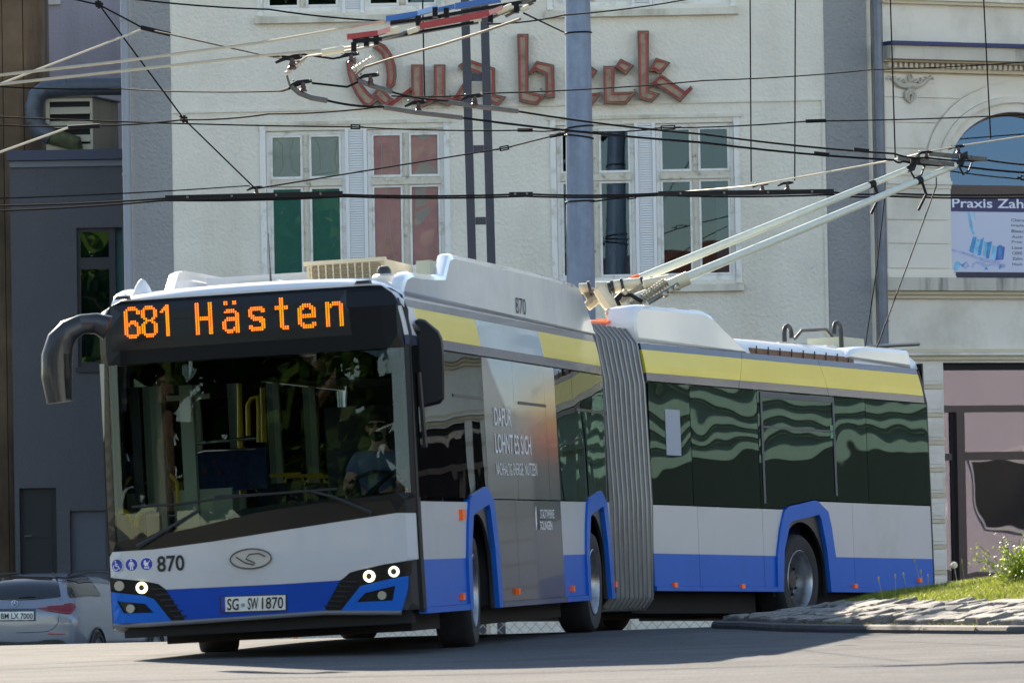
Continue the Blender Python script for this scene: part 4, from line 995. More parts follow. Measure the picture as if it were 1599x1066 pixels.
wire([(418, 87, 54), (452, 89, 54), (466, 84, 54), (520, 92, 54), (560, 84, 54)], 'kinked dark feeder below the pale wires', .010, None, 0)
hanger(452, 94, 54, 'dark bracket where the stay meets the left curve', sc_=1.15); hanger(470, 131, 56, 'clamp on the left curved runner'); hanger(575, 121, 56, 'clamp on the runner crossing the letter Q'); hanger(650, 163, 57, 'clamp on the runner below the letter u'); hanger(738, 153, 57, 'clamp beside the ladder mast'); hanger(545, 88, 54, 'clamp below the red crossing frame', sc_=.9)
wire([(487, 130, 56), (515, 133, 56), (542, 136, 56), (562, 127, 56)], 'short dark link between the two curved runners', .011, None, 0); wire([(440, 142, 56.5), (452, 138, 56), (470, 131, 56)], 'short dark link ending at the left curved runner', .014, None, 0)
for (x0, y0, x1, y1, t_) in ((447, 114, 477, 92, 'left'), (551, 108, 583, 88, 'right')):
    A, B_ = atY(x0, y0, 55.4), atY(x1, y1, 55.0); mb = MB(); n = 6
    mb.tube([A, B_], .014, 6)
    for i in range(n):
        p = A.lerp(B_, (i + .5) / n); mb.tube([p - V((.0, 0, .035)), p + V((0, 0, .035))], .012, 6)
    tag(build('wire_splice', mb, mat('bright_fitting', srgb(190, 184, 172), .4, metal=.4)), 'pale toothed splice clamp on the %s' % ('tight wire curve by the bracket' if t_ == 'left' else 'wire curving into the letter Q'), 'splice')
# --- red and blue overhead crossing frame
YX = 47.0
X_ = lambda x, y: (500 + x * .2189, y * .2187)
cr = root('overhead_crossing_frame', atY(680, 45, YX), 'red and blue insulated overhead wire crossing frame in front of the sign', 'crossing frame')
redM = mat('red_insulator', srgb(176, 58, 58), .5, var=.08); redL = mat('pale_red_end', srgb(224, 150, 142), .5); bluM = mat('blue_insulator', srgb(40, 104, 172), .5); bluL = mat('pale_blue_end', srgb(130, 176, 222), .5); crmM = mat('cream_fitting', srgb(226, 212, 180), .45)
def beam(name, a, b, h, m_, Y=YX, par=cr):
    A, B_ = atY(*X_(*a), Y), atY(*X_(*b), Y); n_ = V((0, 0, 1)) * h; s_ = V((0, .05, 0))
    return build(name, MB().hexa([A - n_ - s_, B_ - n_ - s_, B_ - n_ + s_, A - n_ + s_, A + n_ - s_, B_ + n_ - s_, B_ + n_ + s_, A + n_ + s_]), m_, par)
beam('red_beam', (192, 268), (410, 240), .022, redM); beam('beam_end', (412, 240), (500, 212), .020, redL)
beam('red_beam', (710, 190), (1205, 98), .024, redM); beam('beam_end', (1207, 97), (1300, 60), .020, redL)
beam('blue_beam', (470, 140), (695, 103), .024, bluM, YX + .5); beam('beam_end', (697, 98), (840, 58), .022, bluL, YX + .5)
beam('blue_beam', (842, 74), (960, 48), .018, bluM, YX + .5); beam('blue_beam', (962, 48), (1290, -4), .024, bluM, YX + .5)
beam('black_carrier', (440, 280), (1130, 158), .012, blkM, YX + .06); beam('black_carrier', (232, 300), (440, 282), .016, blkM); beam('black_carrier', (500, 172), (860, 122), .014, blkM, YX + .5); beam('black_carrier', (850, 120), (1540, 0), .014, blkM, YX + .5)
for (p, q_, r_) in (((10, 380), (170, 352), .030), ((470, 230), (560, 208), .024), ((622, 232), (700, 208), .022), ((1095, 150), (1150, 142), .014), ((1260, 90), (1370, 46), .026), ((1430, 75), (1490, 48), .022)):
    build('cream_insulator', MB().tube([atY(*X_(*p), YX - .02), atY(*X_(*q_), YX - .02)], r_, 10), crmM, cr, smooth=True)
for (p, q_) in (((1290, 100), (1440, 50)), ((1320, 120), (1520, 20)), ((420, 280), (600, 240)), ((560, 250), (700, 200)), ((1440, 20), (1530, -10)), ((1200, 140), (1330, 80))):
    build('link_arm', MB().tube([atY(*X_(*p), YX), atY(*X_(*q_), YX)], .013, 6), steelM, cr)
for (x, y) in ((400, 290), (700, 150), (820, 90), (1215, 130), (240, 340), (1400, 60), (900, 95), (330, 300)):
    build('frame_clamp', MB().box(lambda u, v, d: atY(*X_(x, y), YX + .02) + V((u, d, v)), (-.022, -.04, -.05), (.022, .04, .05)), blkM, cr)
# ================================================================ chain link fence beyond the crest, seen under the bus
YF = 70.0
fe = root('chain_link_fence', V((-.3, YF, gz(0, YF))), 'low chain link fence beyond the road seen beneath the bus', 'fence')
fm = mat('fence_wire', srgb(168, 166, 158), .5, metal=.4); zf = gz(0, YF); x0, x1, hF = -3.8, 3.1, .62
mb = MB(); st = .13
n = int((x1 - x0) / st)
for i in range(-6, n + 6):
    for s_ in (-1, 1):
        xa = x0 + i * st; xb = xa + s_ * hF * .95
        za, zb = zf + .02, zf + hF
        if s_ == 1 or True:
            lo_, hi_ = (xa, xb)
            t0, t1 = 0.0, 1.0
            for lim, sg2 in ((x0, 1), (x1, -1)):
                f0, f1 = sg2 * (lo_ - lim), sg2 * (hi_ - lim)
                if f0 < 0 and f1 < 0: t0, t1 = 1, 0
                elif f0 < 0: t0 = max(t0, f0 / (f0 - f1))
                elif f1 < 0: t1 = min(t1, f0 / (f0 - f1))
            if t1 > t0: mb.tube([V((lo_ + (hi_ - lo_) * t, YF + s_ * .004, za + (zb - za) * t)) for t in (t0, t1)], .005, 4)
o = build('mesh_wires', mb, fm, fe); o['kind'] = 'stuff'
for i in range(5):
    x = x0 + (x1 - x0) * i / 4; build('fence_post', MB().tube([V((x, YF, zf - .05)), V((x, YF, zf + hF + .06))], .024, 8), fm, fe, smooth=True)
build('top_rail', MB().tube([V((x0, YF, zf + hF)), V((x1, YF, zf + hF))], .016, 8), fm, fe)
# ================================================================ articulated trolleybus
def frame(o, yaw, pit, rol):
    S = V((math.sin(yaw), math.cos(yaw), 0)); T = V((math.cos(yaw), -math.sin(yaw), 0)); Z = V((0, 0, 1))
    S2 = S * math.cos(pit) - Z * math.sin(pit); Z2 = Z * math.cos(pit) + S * math.sin(pit)
    T3 = T * math.cos(rol) + Z2 * math.sin(rol); Z3 = Z2 * math.cos(rol) - T * math.sin(rol)
    return (V(o), S2, T3, Z3)
FF = frame((-1.50815, 48.26852, -0.01122), 0.179932, 0.002819, 0.038759)
RF = frame((1.90054, 60.00357, -0.12515), 0.480931, 0.021371, 0.033622)
def P_(fr, s, t, z): return fr[0] + fr[1] * s + fr[2] * t + fr[3] * z
FP = lambda s, t, z: P_(FF, s, t, z)
RP = lambda s, t, z: P_(RF, s, t, z)
def tz(z):       # half width of the body at height z
    if z < 2.42: return 1.275
    if z < 2.95: return 1.275 - 0.11 * ((z - 2.42) / .53) ** 1.6
    return 1.165
def spx(fr, x, y, t=None):    # pixel -> (s, z) on the left side surface
    tt = 1.275 if t is None else t
    for _ in range(4):
        d = ray(x, y); c = fr[0] + fr[2] * tt; k = (c - EYE).dot(fr[2]) / d.dot(fr[2]); q = EYE + d * k - fr[0]
        s, z = q.dot(fr[1]), q.dot(fr[3])
        if t is None: tt = tz(z)
    return (s, z)
def sf(t, z):     # front surface
    a = min(1.0, abs(t) / 1.275)
    s = -2.78 + 0.05 * a * a + 0.06 * max(0, a - .9) / .1 * max(0, a - .9) / .1
    if z > 1.15: s += 0.04 * (z - 1.15) + (0.10 * ((z - 2.75) / .25) ** 2 if z > 2.75 else 0)
    elif z < .75: s += 0.05 * (.75 - z)
    return s
def fpx(x, y):   # pixel -> (t, z) on the front surface
    s = -2.75
    for _ in range(6):
        d = ray(x, y); c = FF[0] + FF[1] * s; k = (c - EYE).dot(FF[1]) / d.dot(FF[1]); q = EYE + d * k - FF[0]
        t, z = q.dot(FF[2]), q.dot(FF[3]); s = sf(max(-1.275, min(1.275, t)), z)
    return (t, z)
front_f = lambda u, v, d: FP(sf(u, v) + d, u, v)
sideF = lambda u, v, d: FP(u, tz(v) - d, v)
sideR = lambda u, v, d: RP(u, tz(v) - d, v)
sideFr = lambda u, v, d: FP(u, -tz(v) + d, v)
sideRr = lambda u, v, d: RP(u, -tz(v) + d, v)
def offs(fn, o): return lambda u, v, d: fn(u, v, d - o)
white = mat('bus_white_paint', srgb(214, 215, 217), .28, coat=.2, var=.02, vscale=2, dirt=srgb(196, 194, 188), dscale=1.1, dlo=.55, dhi=.85)
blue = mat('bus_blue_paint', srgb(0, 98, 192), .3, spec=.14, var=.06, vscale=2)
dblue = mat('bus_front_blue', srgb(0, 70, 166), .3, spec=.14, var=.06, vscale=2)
panelW = mat('bus_light_grey_paint', srgb(188, 190, 193), .3, coat=.15, var=.02, vscale=2, dirt=srgb(170, 169, 166), dscale=1.1, dlo=.55, dhi=.85)
yellow = mat('bus_yellow_paint', srgb(228, 204, 66), .3, coat=.15, var=.03, vscale=2)
slate = mat('bus_slate_paint', srgb(56, 66, 94), .25, coat=.2)
black = mat('bus_black_gloss', (.010, .011, .013, 1), .2, spec=.18)
rubber = mat('rubber', (.018, .018, .019, 1), .75, var=.2, vscale=8)
plast = mat('black_plastic', (.02, .021, .024, 1), .45)
under = mat('underbody', (.015, .015, .016, 1), .9)
glassW = glass('windscreen_glass', (.74, .81, .80), .022)
glassS = glass('tinted_glass', (.14, .18, .18), .05, wav=.0095, wscale=.9, gcol=(.34, .56, .54))
glassF = glass('front_tinted_glass', (.14, .18, .18), .06, wav=.004, wscale=.9, gcol=(.72, .78, .78))
inter = mat('interior_grey', srgb(120, 122, 120), .8); interD = mat('interior_dark', srgb(46, 48, 52), .8); creamI = mat('interior_cream', srgb(176, 178, 158), .6)
yelP = mat('yellow_handrail', srgb(232, 186, 30), .4); seatB = mat('seat_fabric', srgb(22, 38, 76), .9, var=.4, vscale=20, dirt=srgb(110, 30, 30), dscale=22, dlo=.6, dhi=.66); chrome = mat('chrome', (.75, .75, .76, 1), .12, 1.0)
orange = mat('orange_marker', srgb(240, 100, 20), .3, emis=srgb(240, 90, 10), estr=.03)
bus = root('articulated_trolleybus', V((-.9, 47.2, gz(-.9, 47.2))), 'white blue and yellow articulated trolleybus with raised current poles turning past the island', 'bus')
B = lambda name, mb, m_, par=bus, **k: build(name, mb, m_, par, **k)
def sp(fr, pts, t=None): return [spx(fr, x, y, t) for x, y in pts]
# ---- wheel arch shape, measured on the rear arch and reused
arc_o = sp(RF, [(1212.5, 927), (1211.5, 868), (1216.4, 825), (1222.4, 797), (1229, 790.5), (1270, 781), (1275, 782.5), (1291, 799), (1296, 822), (1303, 870), (1306, 927)])
arc_i = sp(RF, [(1221.4, 927), (1222.4, 858.5), (1231, 817), (1236, 813), (1276.5, 803.3), (1280, 811), (1289, 858), (1296, 927)])
RC = -.04
def shift(P, ds, dz=0.0, zmin=None): return [(s - RC + ds, max(zmin, z + dz) if zmin else z + dz) for s, z in P]
ZS_F, ZS_R, ZW, ZT = .275, .345, 1.20, 2.42
FWC, MWC = -.05, 5.85       # wheel centres along the front section
def arches(fn, c, zs, side_name):
    o_ = shift(arc_o, c, 0); o_[0] = (o_[0][0], zs); o_[-1] = (o_[-1][0], zs)
    i_ = shift(arc_i, c, 0); i_[0] = (i_[0][0], zs); i_[-1] = (i_[-1][0], zs)
    ring = o_ + list(reversed(i_))
    fl = B('wheel_arch', patch(ring, offs(fn, .022), .06), blue)
    # dark liner with round cut-out
    c0 = c; circ = [(c0 + .575 * math.cos(math.pi * (1 - k / 20)), .50 + .575 * math.sin(math.pi * (1 - k / 20))) for k in range(21)]
    lo = [(i_[0][0], zs)] + [(c0 - .575, zs)] + circ + [(c0 + .575, zs)] + [(i_[-1][0], zs)] + list(reversed(i_[1:-1]))
    lo = [(max(i_[0][0] + .001, min(i_[-1][0] - .001, s)), z) for s, z in lo]
    try: build('arch_liner', patch(i_[:0] + lo, offs(fn, -.02), .03), plast, fl)
    except Exception as e: print('liner', e)
    return o_
aF = arches(sideF, FWC, ZS_F, 'f'); aM = arches(sideF, MWC, ZS_F, 'm'); aR = arches(sideR, RC, ZS_R, 'r')
# ---- lower side panels of the front section (left side), white over blue, cut at the seams
ZB_F = .705
def cutpanel(fn, s0, s1, z0, z1, arch, m_, name='side_panel', g=.004):
    """rectangle s0..s1 x z0..z1 trimmed by the outline of an arch"""
    if arch is None: return B(name, patch([(s0 + g, z0), (s1 - g, z0), (s1 - g, z1), (s0 + g, z1)], fn, .03), m_)
    P = [p for p in arch]
    mid = (P[0][0] + P[-1][0]) / 2
    left = [p for p in P[:6]]; right = [p for p in P[5:]]
    if s1 <= mid + .3 and s0 < P[0][0]:     # panel in front of the arch
        b = [(s, z) for s, z in left if z0 <= z <= z1]
        def at(zq):
            for (a0, b0), (a1, b1) in zip(left[:-1], left[1:]):
                if b0 <= zq <= b1: return a0 + (a1 - a0) * (zq - b0) / max(1e-6, b1 - b0)
            return left[-1][0]
        poly = [(s0 + g, z0), (at(z0) - g, z0)] + [(s - g, z) for s, z in b if z0 < z < z1] + [(at(z1) - g, z1), (s0 + g, z1)]
    else:
        def at(zq):
            for (a0, b0), (a1, b1) in zip(right[:-1], right[1:]):
                if b1 <= zq <= b0: return a0 + (a1 - a0) * (zq - b0) / min(-1e-6, b1 - b0)
            return right[0][0]
        b = [(s, z) for s, z in right if z0 < z < z1]
        poly = [(at(z1) + g, z1)] + [(s + g, z) for s, z in b] + [(at(z0) + g, z0), (s1 - g, z0), (s1 - g, z1)]
    return B(name, patch(poly, fn, .03), m_)
ad0, ad1 = spx(FF, 765, 800)[0], spx(FF, 876, 800)[0]
SK = .05
fA = -2.60
# nose side piece, front of the arch
cutpanel(sideF, fA, FWC, ZB_F, ZW - .03, aF, panelW); cutpanel(sideF, fA, FWC, ZS_F + SK, ZB_F, aF, blue)
adM = bpy.data.materials.new('advert_print'); adM.use_nodes = True; MATS['advert_print'] = adM
def _ad():
    n = adM.node_tree.nodes; l = adM.node_tree.links; p = n['Principled BSDF']; p.inputs['Roughness'].default_value = .25; p.inputs['Coat Weight'].default_value = .35
    uv = n.new('ShaderNodeUVMap'); sx = n.new('ShaderNodeSeparateXYZ'); l.new(uv.outputs[0], sx.inputs[0])
    def mr(src, a, b):
        m_ = n.new('ShaderNodeMapRange'); m_.inputs['From Min'].default_value = a; m_.inputs['From Max'].default_value = b; l.new(src, m_.inputs[0]); return m_.outputs[0]
    def ramp(src, els):
        r_ = n.new('ShaderNodeValToRGB'); cr_ = r_.color_ramp
        while len(cr_.elements) < len(els): cr_.elements.new(.5)
        for e, (pp, c) in zip(cr_.elements, els): e.position = pp; e.color = lin(c)
        l.new(src, r_.inputs[0]); return r_.outputs[0]
    def mix(f, a, b):
        m_ = n.new('ShaderNodeMix'); m_.data_type = 'RGBA'; l.new(f, m_.inputs['Factor'])
        l.new(a, m_.inputs['A']); l.new(b, m_.inputs['B']); return m_.outputs['Result']
    nz = n.new('ShaderNodeTexNoise'); nz.inputs['Scale'].default_value = 1.6; nz.inputs['Detail'].default_value = 5; l.new(uv.outputs[0], nz.inputs['Vector'])
    s_, z_ = sx.outputs['X'], sx.outputs['Y']
    base = ramp(mr(z_, .3, 2.75), [(0, srgb(54, 46, 46)), (.12, srgb(46, 50, 60)), (.35, srgb(66, 68, 73)), (.55, srgb(112, 112, 113)), (.7, srgb(132, 132, 131)), (1, srgb(146, 148, 148))])
    skyc = ramp(mr(z_, 1.7, 2.8), [(0, srgb(236, 196, 96)), (.3, srgb(206, 206, 190)), (.6, srgb(176, 204, 216)), (1, srgb(190, 214, 228))])
    glow = ramp(mr(z_, 1.15, 2.15), [(0, srgb(58, 60, 74)), (.35, srgb(112, 70, 72)), (.6, srgb(206, 96, 62)), (1, srgb(232, 176, 84))])
    def math_(op, a, b=None):
        m_ = n.new('ShaderNodeMath'); m_.operation = op
        for i, x in enumerate((a, b)):
            if x is None: continue
            if isinstance(x, (int, float)): m_.inputs[i].default_value = x
            else: l.new(x, m_.inputs[i])
        return m_.outputs[0]
    # mountain line: falls from z 2.5 at s .3 to 1.9 at s 1.6
    edge = math_('SUBTRACT', z_, math_('MAXIMUM', 1.95, math_('SUBTRACT', 2.62, math_('MULTIPLY', math_('SUBTRACT', s_, .25), .55))))
    fsky = mr(math_('ADD', edge, math_('MULTIPLY', math_('SUBTRACT', nz.outputs['Fac'], .5), .15)), -.02, .06)
    c1 = mix(fsky, base, skyc)
    fg = math_('MULTIPLY', mr(math_('ADD', s_, math_('MULTIPLY', nz.outputs['Fac'], .8)), 2.1, 3.9), mr(math_('ABSOLUTE', math_('SUBTRACT', z_, 1.75)), .75, .15))
    c2 = mix(fg, c1, glow)
    l.new(c2, p.inputs['Base Color'])
_ad()
# advert panels, panel seams as in the photo
for (s0, s1) in ((None, spx(FF, 808, 850)[0]), (spx(FF, 808, 850)[0], ad1)):
    if s0 is None:
        cutpanel(sideF, FWC, s1, ZS_F + SK, ZW - .006, aF, adM, 'advert_panel')
    else: cutpanel(sideF, s0, s1, ZS_F + SK, ZW - .006, None, adM, 'advert_panel')
cutpanel(sideF, ad1, MWC, ZB_F, ZW - .006, aM, panelW); cutpanel(sideF, ad1, MWC, ZS_F + SK, ZB_F, aM, blue)
END_F = 6.72
cutpanel(sideF, MWC, END_F, ZB_F, ZW - .006, aM, panelW); cutpanel(sideF, MWC, END_F, ZS_F + SK, ZB_F, aM, blue)
# skirt rails
for (s0, s1, m_) in ((fA, aF[0][0], blue), (aF[-1][0], ad1, slate), (ad1, aM[0][0], blue), (aM[-1][0], END_F, blue)):
    B('skirt_rail', MB().box(lambda u, v, d: FP(u, 1.275 - d, v), (s0 + .003, ZS_F, -.02), (s1 - .003, ZS_F + SK - .003, .05)), m_)
# ---- front section window band
pil = [fA] + [spx(FF, x, 680)[0] for x in (663, 757)] + [spx(FF, 804, 680)[0], spx(FF, 853, 680)[0], ad1, spx(FF, 896, 680)[0], END_F]
for i in range(len(pil) - 1):
    s0, s1 = pil[i], pil[i + 1]
    m_ = adM if 2 <= i <= 4 else glassF
    nm = 'advert_window_film' if 2 <= i <= 4 else 'side_window'
    B(nm, patch([(s0 + .006, ZW + .004), (s1 - .006, ZW + .004), (s1 - .006, ZT - .012), (s0 + .006, ZT - .012)], offs(sideF, .006), .012), m_)
for i, s0 in enumerate(pil):
    B('window_pillar', MB().box(lambda u, v, d: FP(u, 1.275 - d, v), (s0 - .035, ZW, .018), (s0 + .035, ZT, .08)), plast)
for (x0, x1, y) in ((704, 753, 600), (806, 851, 618), (897, 945, 628)):
    (s0, z0), (s1, z1) = spx(FF, x0, y), spx(FF, x1, y)
    B('vent_window_bar', MB().box(lambda u, v, d: FP(u, 1.275 - d, v), (s0 + .03, 2.04, -.012), (s1 - .03, 2.065, -.007)), plast)
# lettering on the advert
def side_text(txt, x0, y0, x1, y1, name='advert_lettering', m_=None, fr=FF, fn=sideF, bold=.01, space=1.0):
    (s0, zt_), (s1, _) = spx(fr, x0, y0), spx(fr, x1, y0); zb_ = spx(fr, x0, y1)[1]
    B(name, text_on(txt, offs(fn, .009), (s0, zb_, s1, zt_), bold=bold, space=space), m_ or mat('white_print', srgb(214, 214, 216), .5))
side_text('DAF\u00dcR', 768.5, 629, 795, 664); side_text('LOHNT ES SICH', 770.5, 676, 826, 707); side_text('NACHHALTIG', 772.5, 722, 797, 741.5, bold=0); side_text('ENERGIE', 799, 722.3, 814.5, 741.5, bold=0); side_text('NUTZEN', 817, 722.6, 836, 742, bold=0)
side_text('STADTWERKE', 841, 795, 863, 809); side_text('SOLINGEN', 841, 813, 860, 827, bold=.02)
(s0, z0), (s1, z1) = spx(FF, 837, 828), spx(FF, 840, 790)
B('advert_logo', patch([(s0, z0), (s0 + .06, z0 + .05), (s0 + .06, z1), (s0, z1 - .06)], offs(sideF, .003), .002), MATS['white_print'])
# ---- cove (roof side) panels, front section
ZY0, ZY1, ZF = 2.50, 2.735, 2.80
def cove(fn, fr, segs, zs, g=.002):
    for (s0, s1, z0, z1, m_, nm) in segs: B(nm, patch([(s0 + g, z0 + .001), (s1 - g, z0 + .001), (s1 - g, z1 - .001), (s0 + g, z1 - .001)], fn, .03, step=.12 if s1 - s0 < 20 else None), m_)
sx_ = lambda x: spx(FF, x, 540)[0]
y0_, y1_, y2_, y3_ = -2.15, sx_(750.5), sx_(846), END_F
cove(sideF, FF, [(-2.66, y3_, ZT, ZY0, slate, 'cove_strip'), (-2.66, y3_, ZY1, ZF, slate, 'cove_strip'), (-2.66, y0_, ZY0, ZY1, white, 'cove_panel'), (y0_, y1_, ZY0, ZY1, yellow, 'cove_panel'), (y1_, y2_, ZY0, ZY1, mat('advert_sky', srgb(176, 202, 216), .22, coat=.6, var=.12, vscale=1.2), 'advert_panel'), (y2_, y3_, ZY0, ZY1, yellow, 'cove_panel')], None)
# ---- roof of the front section
def roofsec(fn3, s0, s1, name):
    mb = MB(); prof = [(-1.19, 2.80), (-1.165, 2.88), (-1.1, 2.94), (-.95, 2.975), (0, 3.0), (.95, 2.975), (1.1, 2.94), (1.165, 2.88), (1.19, 2.80)]
    for s in (s0, s1):
        for t, z in prof: mb.v.append(fn3(s, t, z))
        for t, z in prof: mb.v.append(fn3(s, t * .97, z - .04))
    n = len(prof)
    for j in range(n - 1):
        mb.f.append((j, j + 1, 2 * n + j + 1, 2 * n + j)); mb.f.append((n + j, 3 * n + j, 3 * n + j + 1, n + j + 1))
        mb.f.append((j, n + j, n + j + 1, j + 1)); mb.f.append((2 * n + j, 2 * n + j + 1, 3 * n + j + 1, 3 * n + j))
    for j in (0, n - 1): mb.f.append((j, 2 * n + j, 3 * n + j, n + j))
    return B(name, mb, white, smooth=True)
roofsec(FP, -2.50, END_F, 'front_roof'); roofsec(RP, -3.58, 3.34, 'rear_roof')
# ---- floors, far sides, ends
for fn3, s0, s1, nm in ((FP, -2.6, END_F, 'front_floor'), (RP, -3.58, 3.3, 'rear_floor')):
    B(nm, MB().box(lambda u, v, d: fn3(u, d, v), (s0, .36, -.87), (s1, .42, .87)), interD)
    B('ceiling_lining', MB().box(lambda u, v, d: fn3(u, d, v), (s0 + .05, 2.44, -1.12), (s1, 2.47, 1.12)), interD)
# chassis boxes between the wheels so the underside is not empty
for fn3, s0, s1 in ((FP, -1.9, -.72), (FP, .62, 5.15), (FP, 6.5, 7.6), (RP, -3.6, -.72), (RP, .68, 3.2)):
    B('chassis', MB().box(lambda u, v, d: fn3(u, d, v), (s0, .135, -1.02), (s1, .35, 1.02)), under)
for fn3, c in ((FP, FWC), (FP, MWC), (RP, RC)):
    for t0, t1 in ((.62, .70), (-.70, -.62)): B('wheel_well', MB().box(lambda u, v, d: fn3(u, d, v), (c - .62, .30, t0), (c + .62, 1.15, t1)), under)
    for s in (-.66, .62): B('wheel_well', MB().box(lambda u, v, d: fn3(u, d, v), (c + s, .30, -1.22), (c + s + .04, 1.15, 1.22)), under)
    B('wheel_well', MB().box(lambda u, v, d: fn3(u, d, v), (c - .66, 1.152, -1.23), (c + .66, 1.17, 1.23)), under)
    B('axle', MB().tube([fn3(c, -1.0, .47), fn3(c, 1.0, .47)], .09, 10), under)
# far (kerb) side: panels and glazing
for fn, fr, s0, s1, zs, nm in ((sideFr, FF, -2.62, END_F, ZS_F, 'f'), (sideRr, RF, -3.58, 3.34, ZS_R, 'r')):
    B('kerb_side_panel', patch([(s0, zs), (s1, zs), (s1, ZW), (s0, ZW)], fn, .03), white)
    k = 6 if nm == 'f' else 5
    for i in range(k):
        a, b = s0 + (s1 - s0) * i / k, s0 + (s1 - s0) * (i + 1) / k
        B('kerb_side_window', patch([(a + .03, ZW + .004), (b - .03, ZW + .004), (b - .03, ZT - .004), (a + .03, ZT - .004)], fn, .012), glassW if nm == 'f' else glassS)
        B('kerb_side_pillar', MB().box(lambda u, v, d: P_(fr, u, -1.275 + d, v), (a - .03, ZW + .002, 0), (a + .03, ZT - .002, .07)), creamI if nm == 'f' else plast)
    B('kerb_side_cove', patch([(s0, ZT), (s1, ZT), (s1, 2.80), (s0, 2.80)], fn, .03, step=.3), yellow)
B('rear_wall', MB().box(lambda u, v, d: RP(u, d, v), (3.345, ZS_R, -1.24), (3.38, 2.86, 1.24)), black)
B('rear_corner_trim', MB().tube([RP(3.345, 1.262, ZS_R), RP(3.345, 1.262, 2.42), RP(3.30, 1.20, 2.78)], .022, 8), plast)
# ================= rear section, left side
rs = [-3.58, spx(RF, 1090, 820)[0], spx(RF, 1191, 820)[0]]
pz = .715
cutpanel(sideR, rs[0], rs[1], pz, ZW - .006, None, panelW); cutpanel(sideR, rs[1], rs[2], pz, ZW - .006, None, panelW)
cutpanel(sideR, rs[0], rs[1], ZS_R + SK, pz, None, blue); cutpanel(sideR, rs[1], rs[2], ZS_R + SK, pz, None, blue)
cutpanel(sideR, rs[2], RC, pz, ZW - .006, aR, panelW); cutpanel(sideR, rs[2], RC, ZS_R + SK, pz, aR, blue)
s4 = spx(RF, 1333, 850)[0]
ZW2 = 1.298
cutpanel(sideR, RC, s4, pz, ZW2 - .006, aR, panelW); cutpanel(sideR, RC, s4, ZS_R + SK, pz, aR, blue)
cutpanel(sideR, s4, 3.34, pz, ZW2 - .006, None, panelW); cutpanel(sideR, s4, 3.34, ZS_R + SK, pz, None, blue)
for (s0, s1) in ((rs[0], rs[1]), (rs[1], aR[0][0]), (aR[-1][0], 3.34)):
    B('skirt_rail', MB().box(lambda u, v, d: RP(u, 1.275 - d, v), (s0 + .003, ZS_R, -.02), (s1 - .003, ZS_R + SK - .003, .05)), blue)
pr = [-3.58] + [spx(RF, x, 700)[0] for x in (1079, 1184, 1303, 1353)] + [3.34]
for i in range(len(pr) - 1):
    s0, s1 = pr[i], pr[i + 1]
    zb = ZW if i < 2 else ZW2
    pk = aR[4:8]
    if i == 2:
        poly = [(s0 + .006, ZW + .004), (aR[3][0] - .01, ZW + .004), (aR[4][0] - .02, aR[4][1] + .01), (aR[5][0], aR[5][1] + .012), (aR[6][0] + .02, ZW2 + .01), (s1 - .006, ZW2 + .004), (s1 - .006, ZT - .012), (s0 + .006, ZT - .012)]
    else: poly = [(s0 + .006, zb + .004), (s1 - .006, zb + .004), (s1 - .006, ZT - .012), (s0 + .006, ZT - .012)]
    B('side_window', patch(poly, offs(sideR, .006), .012), glassS)
for s0 in pr[:-1]: B('window_pillar', MB().box(lambda u, v, d: RP(u, 1.275 - d, v), (s0 - .03 if s0 > -3.5 else s0, ZW2 + .05 if s0 > .5 else ZW, .018), (s0 + .05, ZT, .08)), plast)
# opening vent frame in the third window
(s0, _), (s1, _) = spx(RF, 1186, 640), spx(RF, 1301, 640)
greyF = mat('window_rubber_grey', srgb(70, 76, 88), .5)
for r_ in ((s0, 2.03, s1, 2.05), (s0, 2.345, s1, 2.40), (s0, 1.25, s0 + .045, 2.345), (s1 - .045, 1.36, s1, 2.345)):
    B('vent_window_frame', MB().box(lambda u, v, d: RP(u, 1.275 - d, v), (r_[0], r_[1], -.014), (r_[2], r_[3], -.0075)), greyF)
# slate + yellow cove in three seams
cs = [-3.58, spx(RF, 1150, 580)[0], spx(RF, 1292, 600)[0], 3.30]
for i in range(3):
    s0, s1 = cs[i], cs[i + 1]
    sk = [.22, -.06, 0.0] if True else 0
    def seg(z0, z1, m_, nm):
        e0 = (.0 if i == 0 else (.24 if i == 1 else -.10)); e1 = (.24 if i == 0 else (-.10 if i == 1 else -.05))
        f0 = lambda z: s0 + e0 * (z - ZT) / .38; f1 = lambda z: s1 + e1 * (z - ZT) / .38
        B(nm, patch([(f0(z0) + .004, z0 + .001), (f1(z0) - .004, z0 + .001), (f1(z1) - .004, z1 - .001), (f0(z1) + .004, z1 - .001)], sideR, .03, step=.15), m_)
    seg(ZT, ZY0, slate, 'cove_strip'); seg(ZY0, ZY1, yellow, 'cove_panel'); seg(ZY1, ZF, slate, 'cove_strip')
# window stickers
(s0, z0), (s1, z1) = spx(RF, 1040, 710), spx(RF, 1060, 640)
B('window_sticker', patch([(s0, z0), (s1, z0), (s1, z1), (s0, z1)], offs(sideR, .009), .002), mat('pale_sticker', srgb(150, 160, 176), .5))
(s0, z0), (s1, z1) = spx(RF, 1296, 684), spx(RF, 1301, 664); B('window_sticker', patch([(s0, z0), (s1, z0), (s1, z1), (s0, z1)], offs(sideR, .0095), .001), mat('green_sticker', srgb(70, 150, 110), .5))
# blue ladder seen in the second window
ld = MB(); (sa, za), (sb, zb) = spx(RF, 1119, 620), spx(RF, 1133, 702)
for s_ in (sa, sa + .2): ld.tube([RP(s_, 1.15, za), RP(s_ + .06, 1.15, zb)], .018, 6)
for k in range(5): z = za + (zb - za) * (k + .3) / 5; ld.tube([RP(sa + .06 * (k + .3) / 5, 1.15, z), RP(sa + .2 + .06 * (k + .3) / 5, 1.15, z)], .014, 6)
B('folding_ladder', ld, mat('ladder_blue', srgb(50, 66, 104), .5))
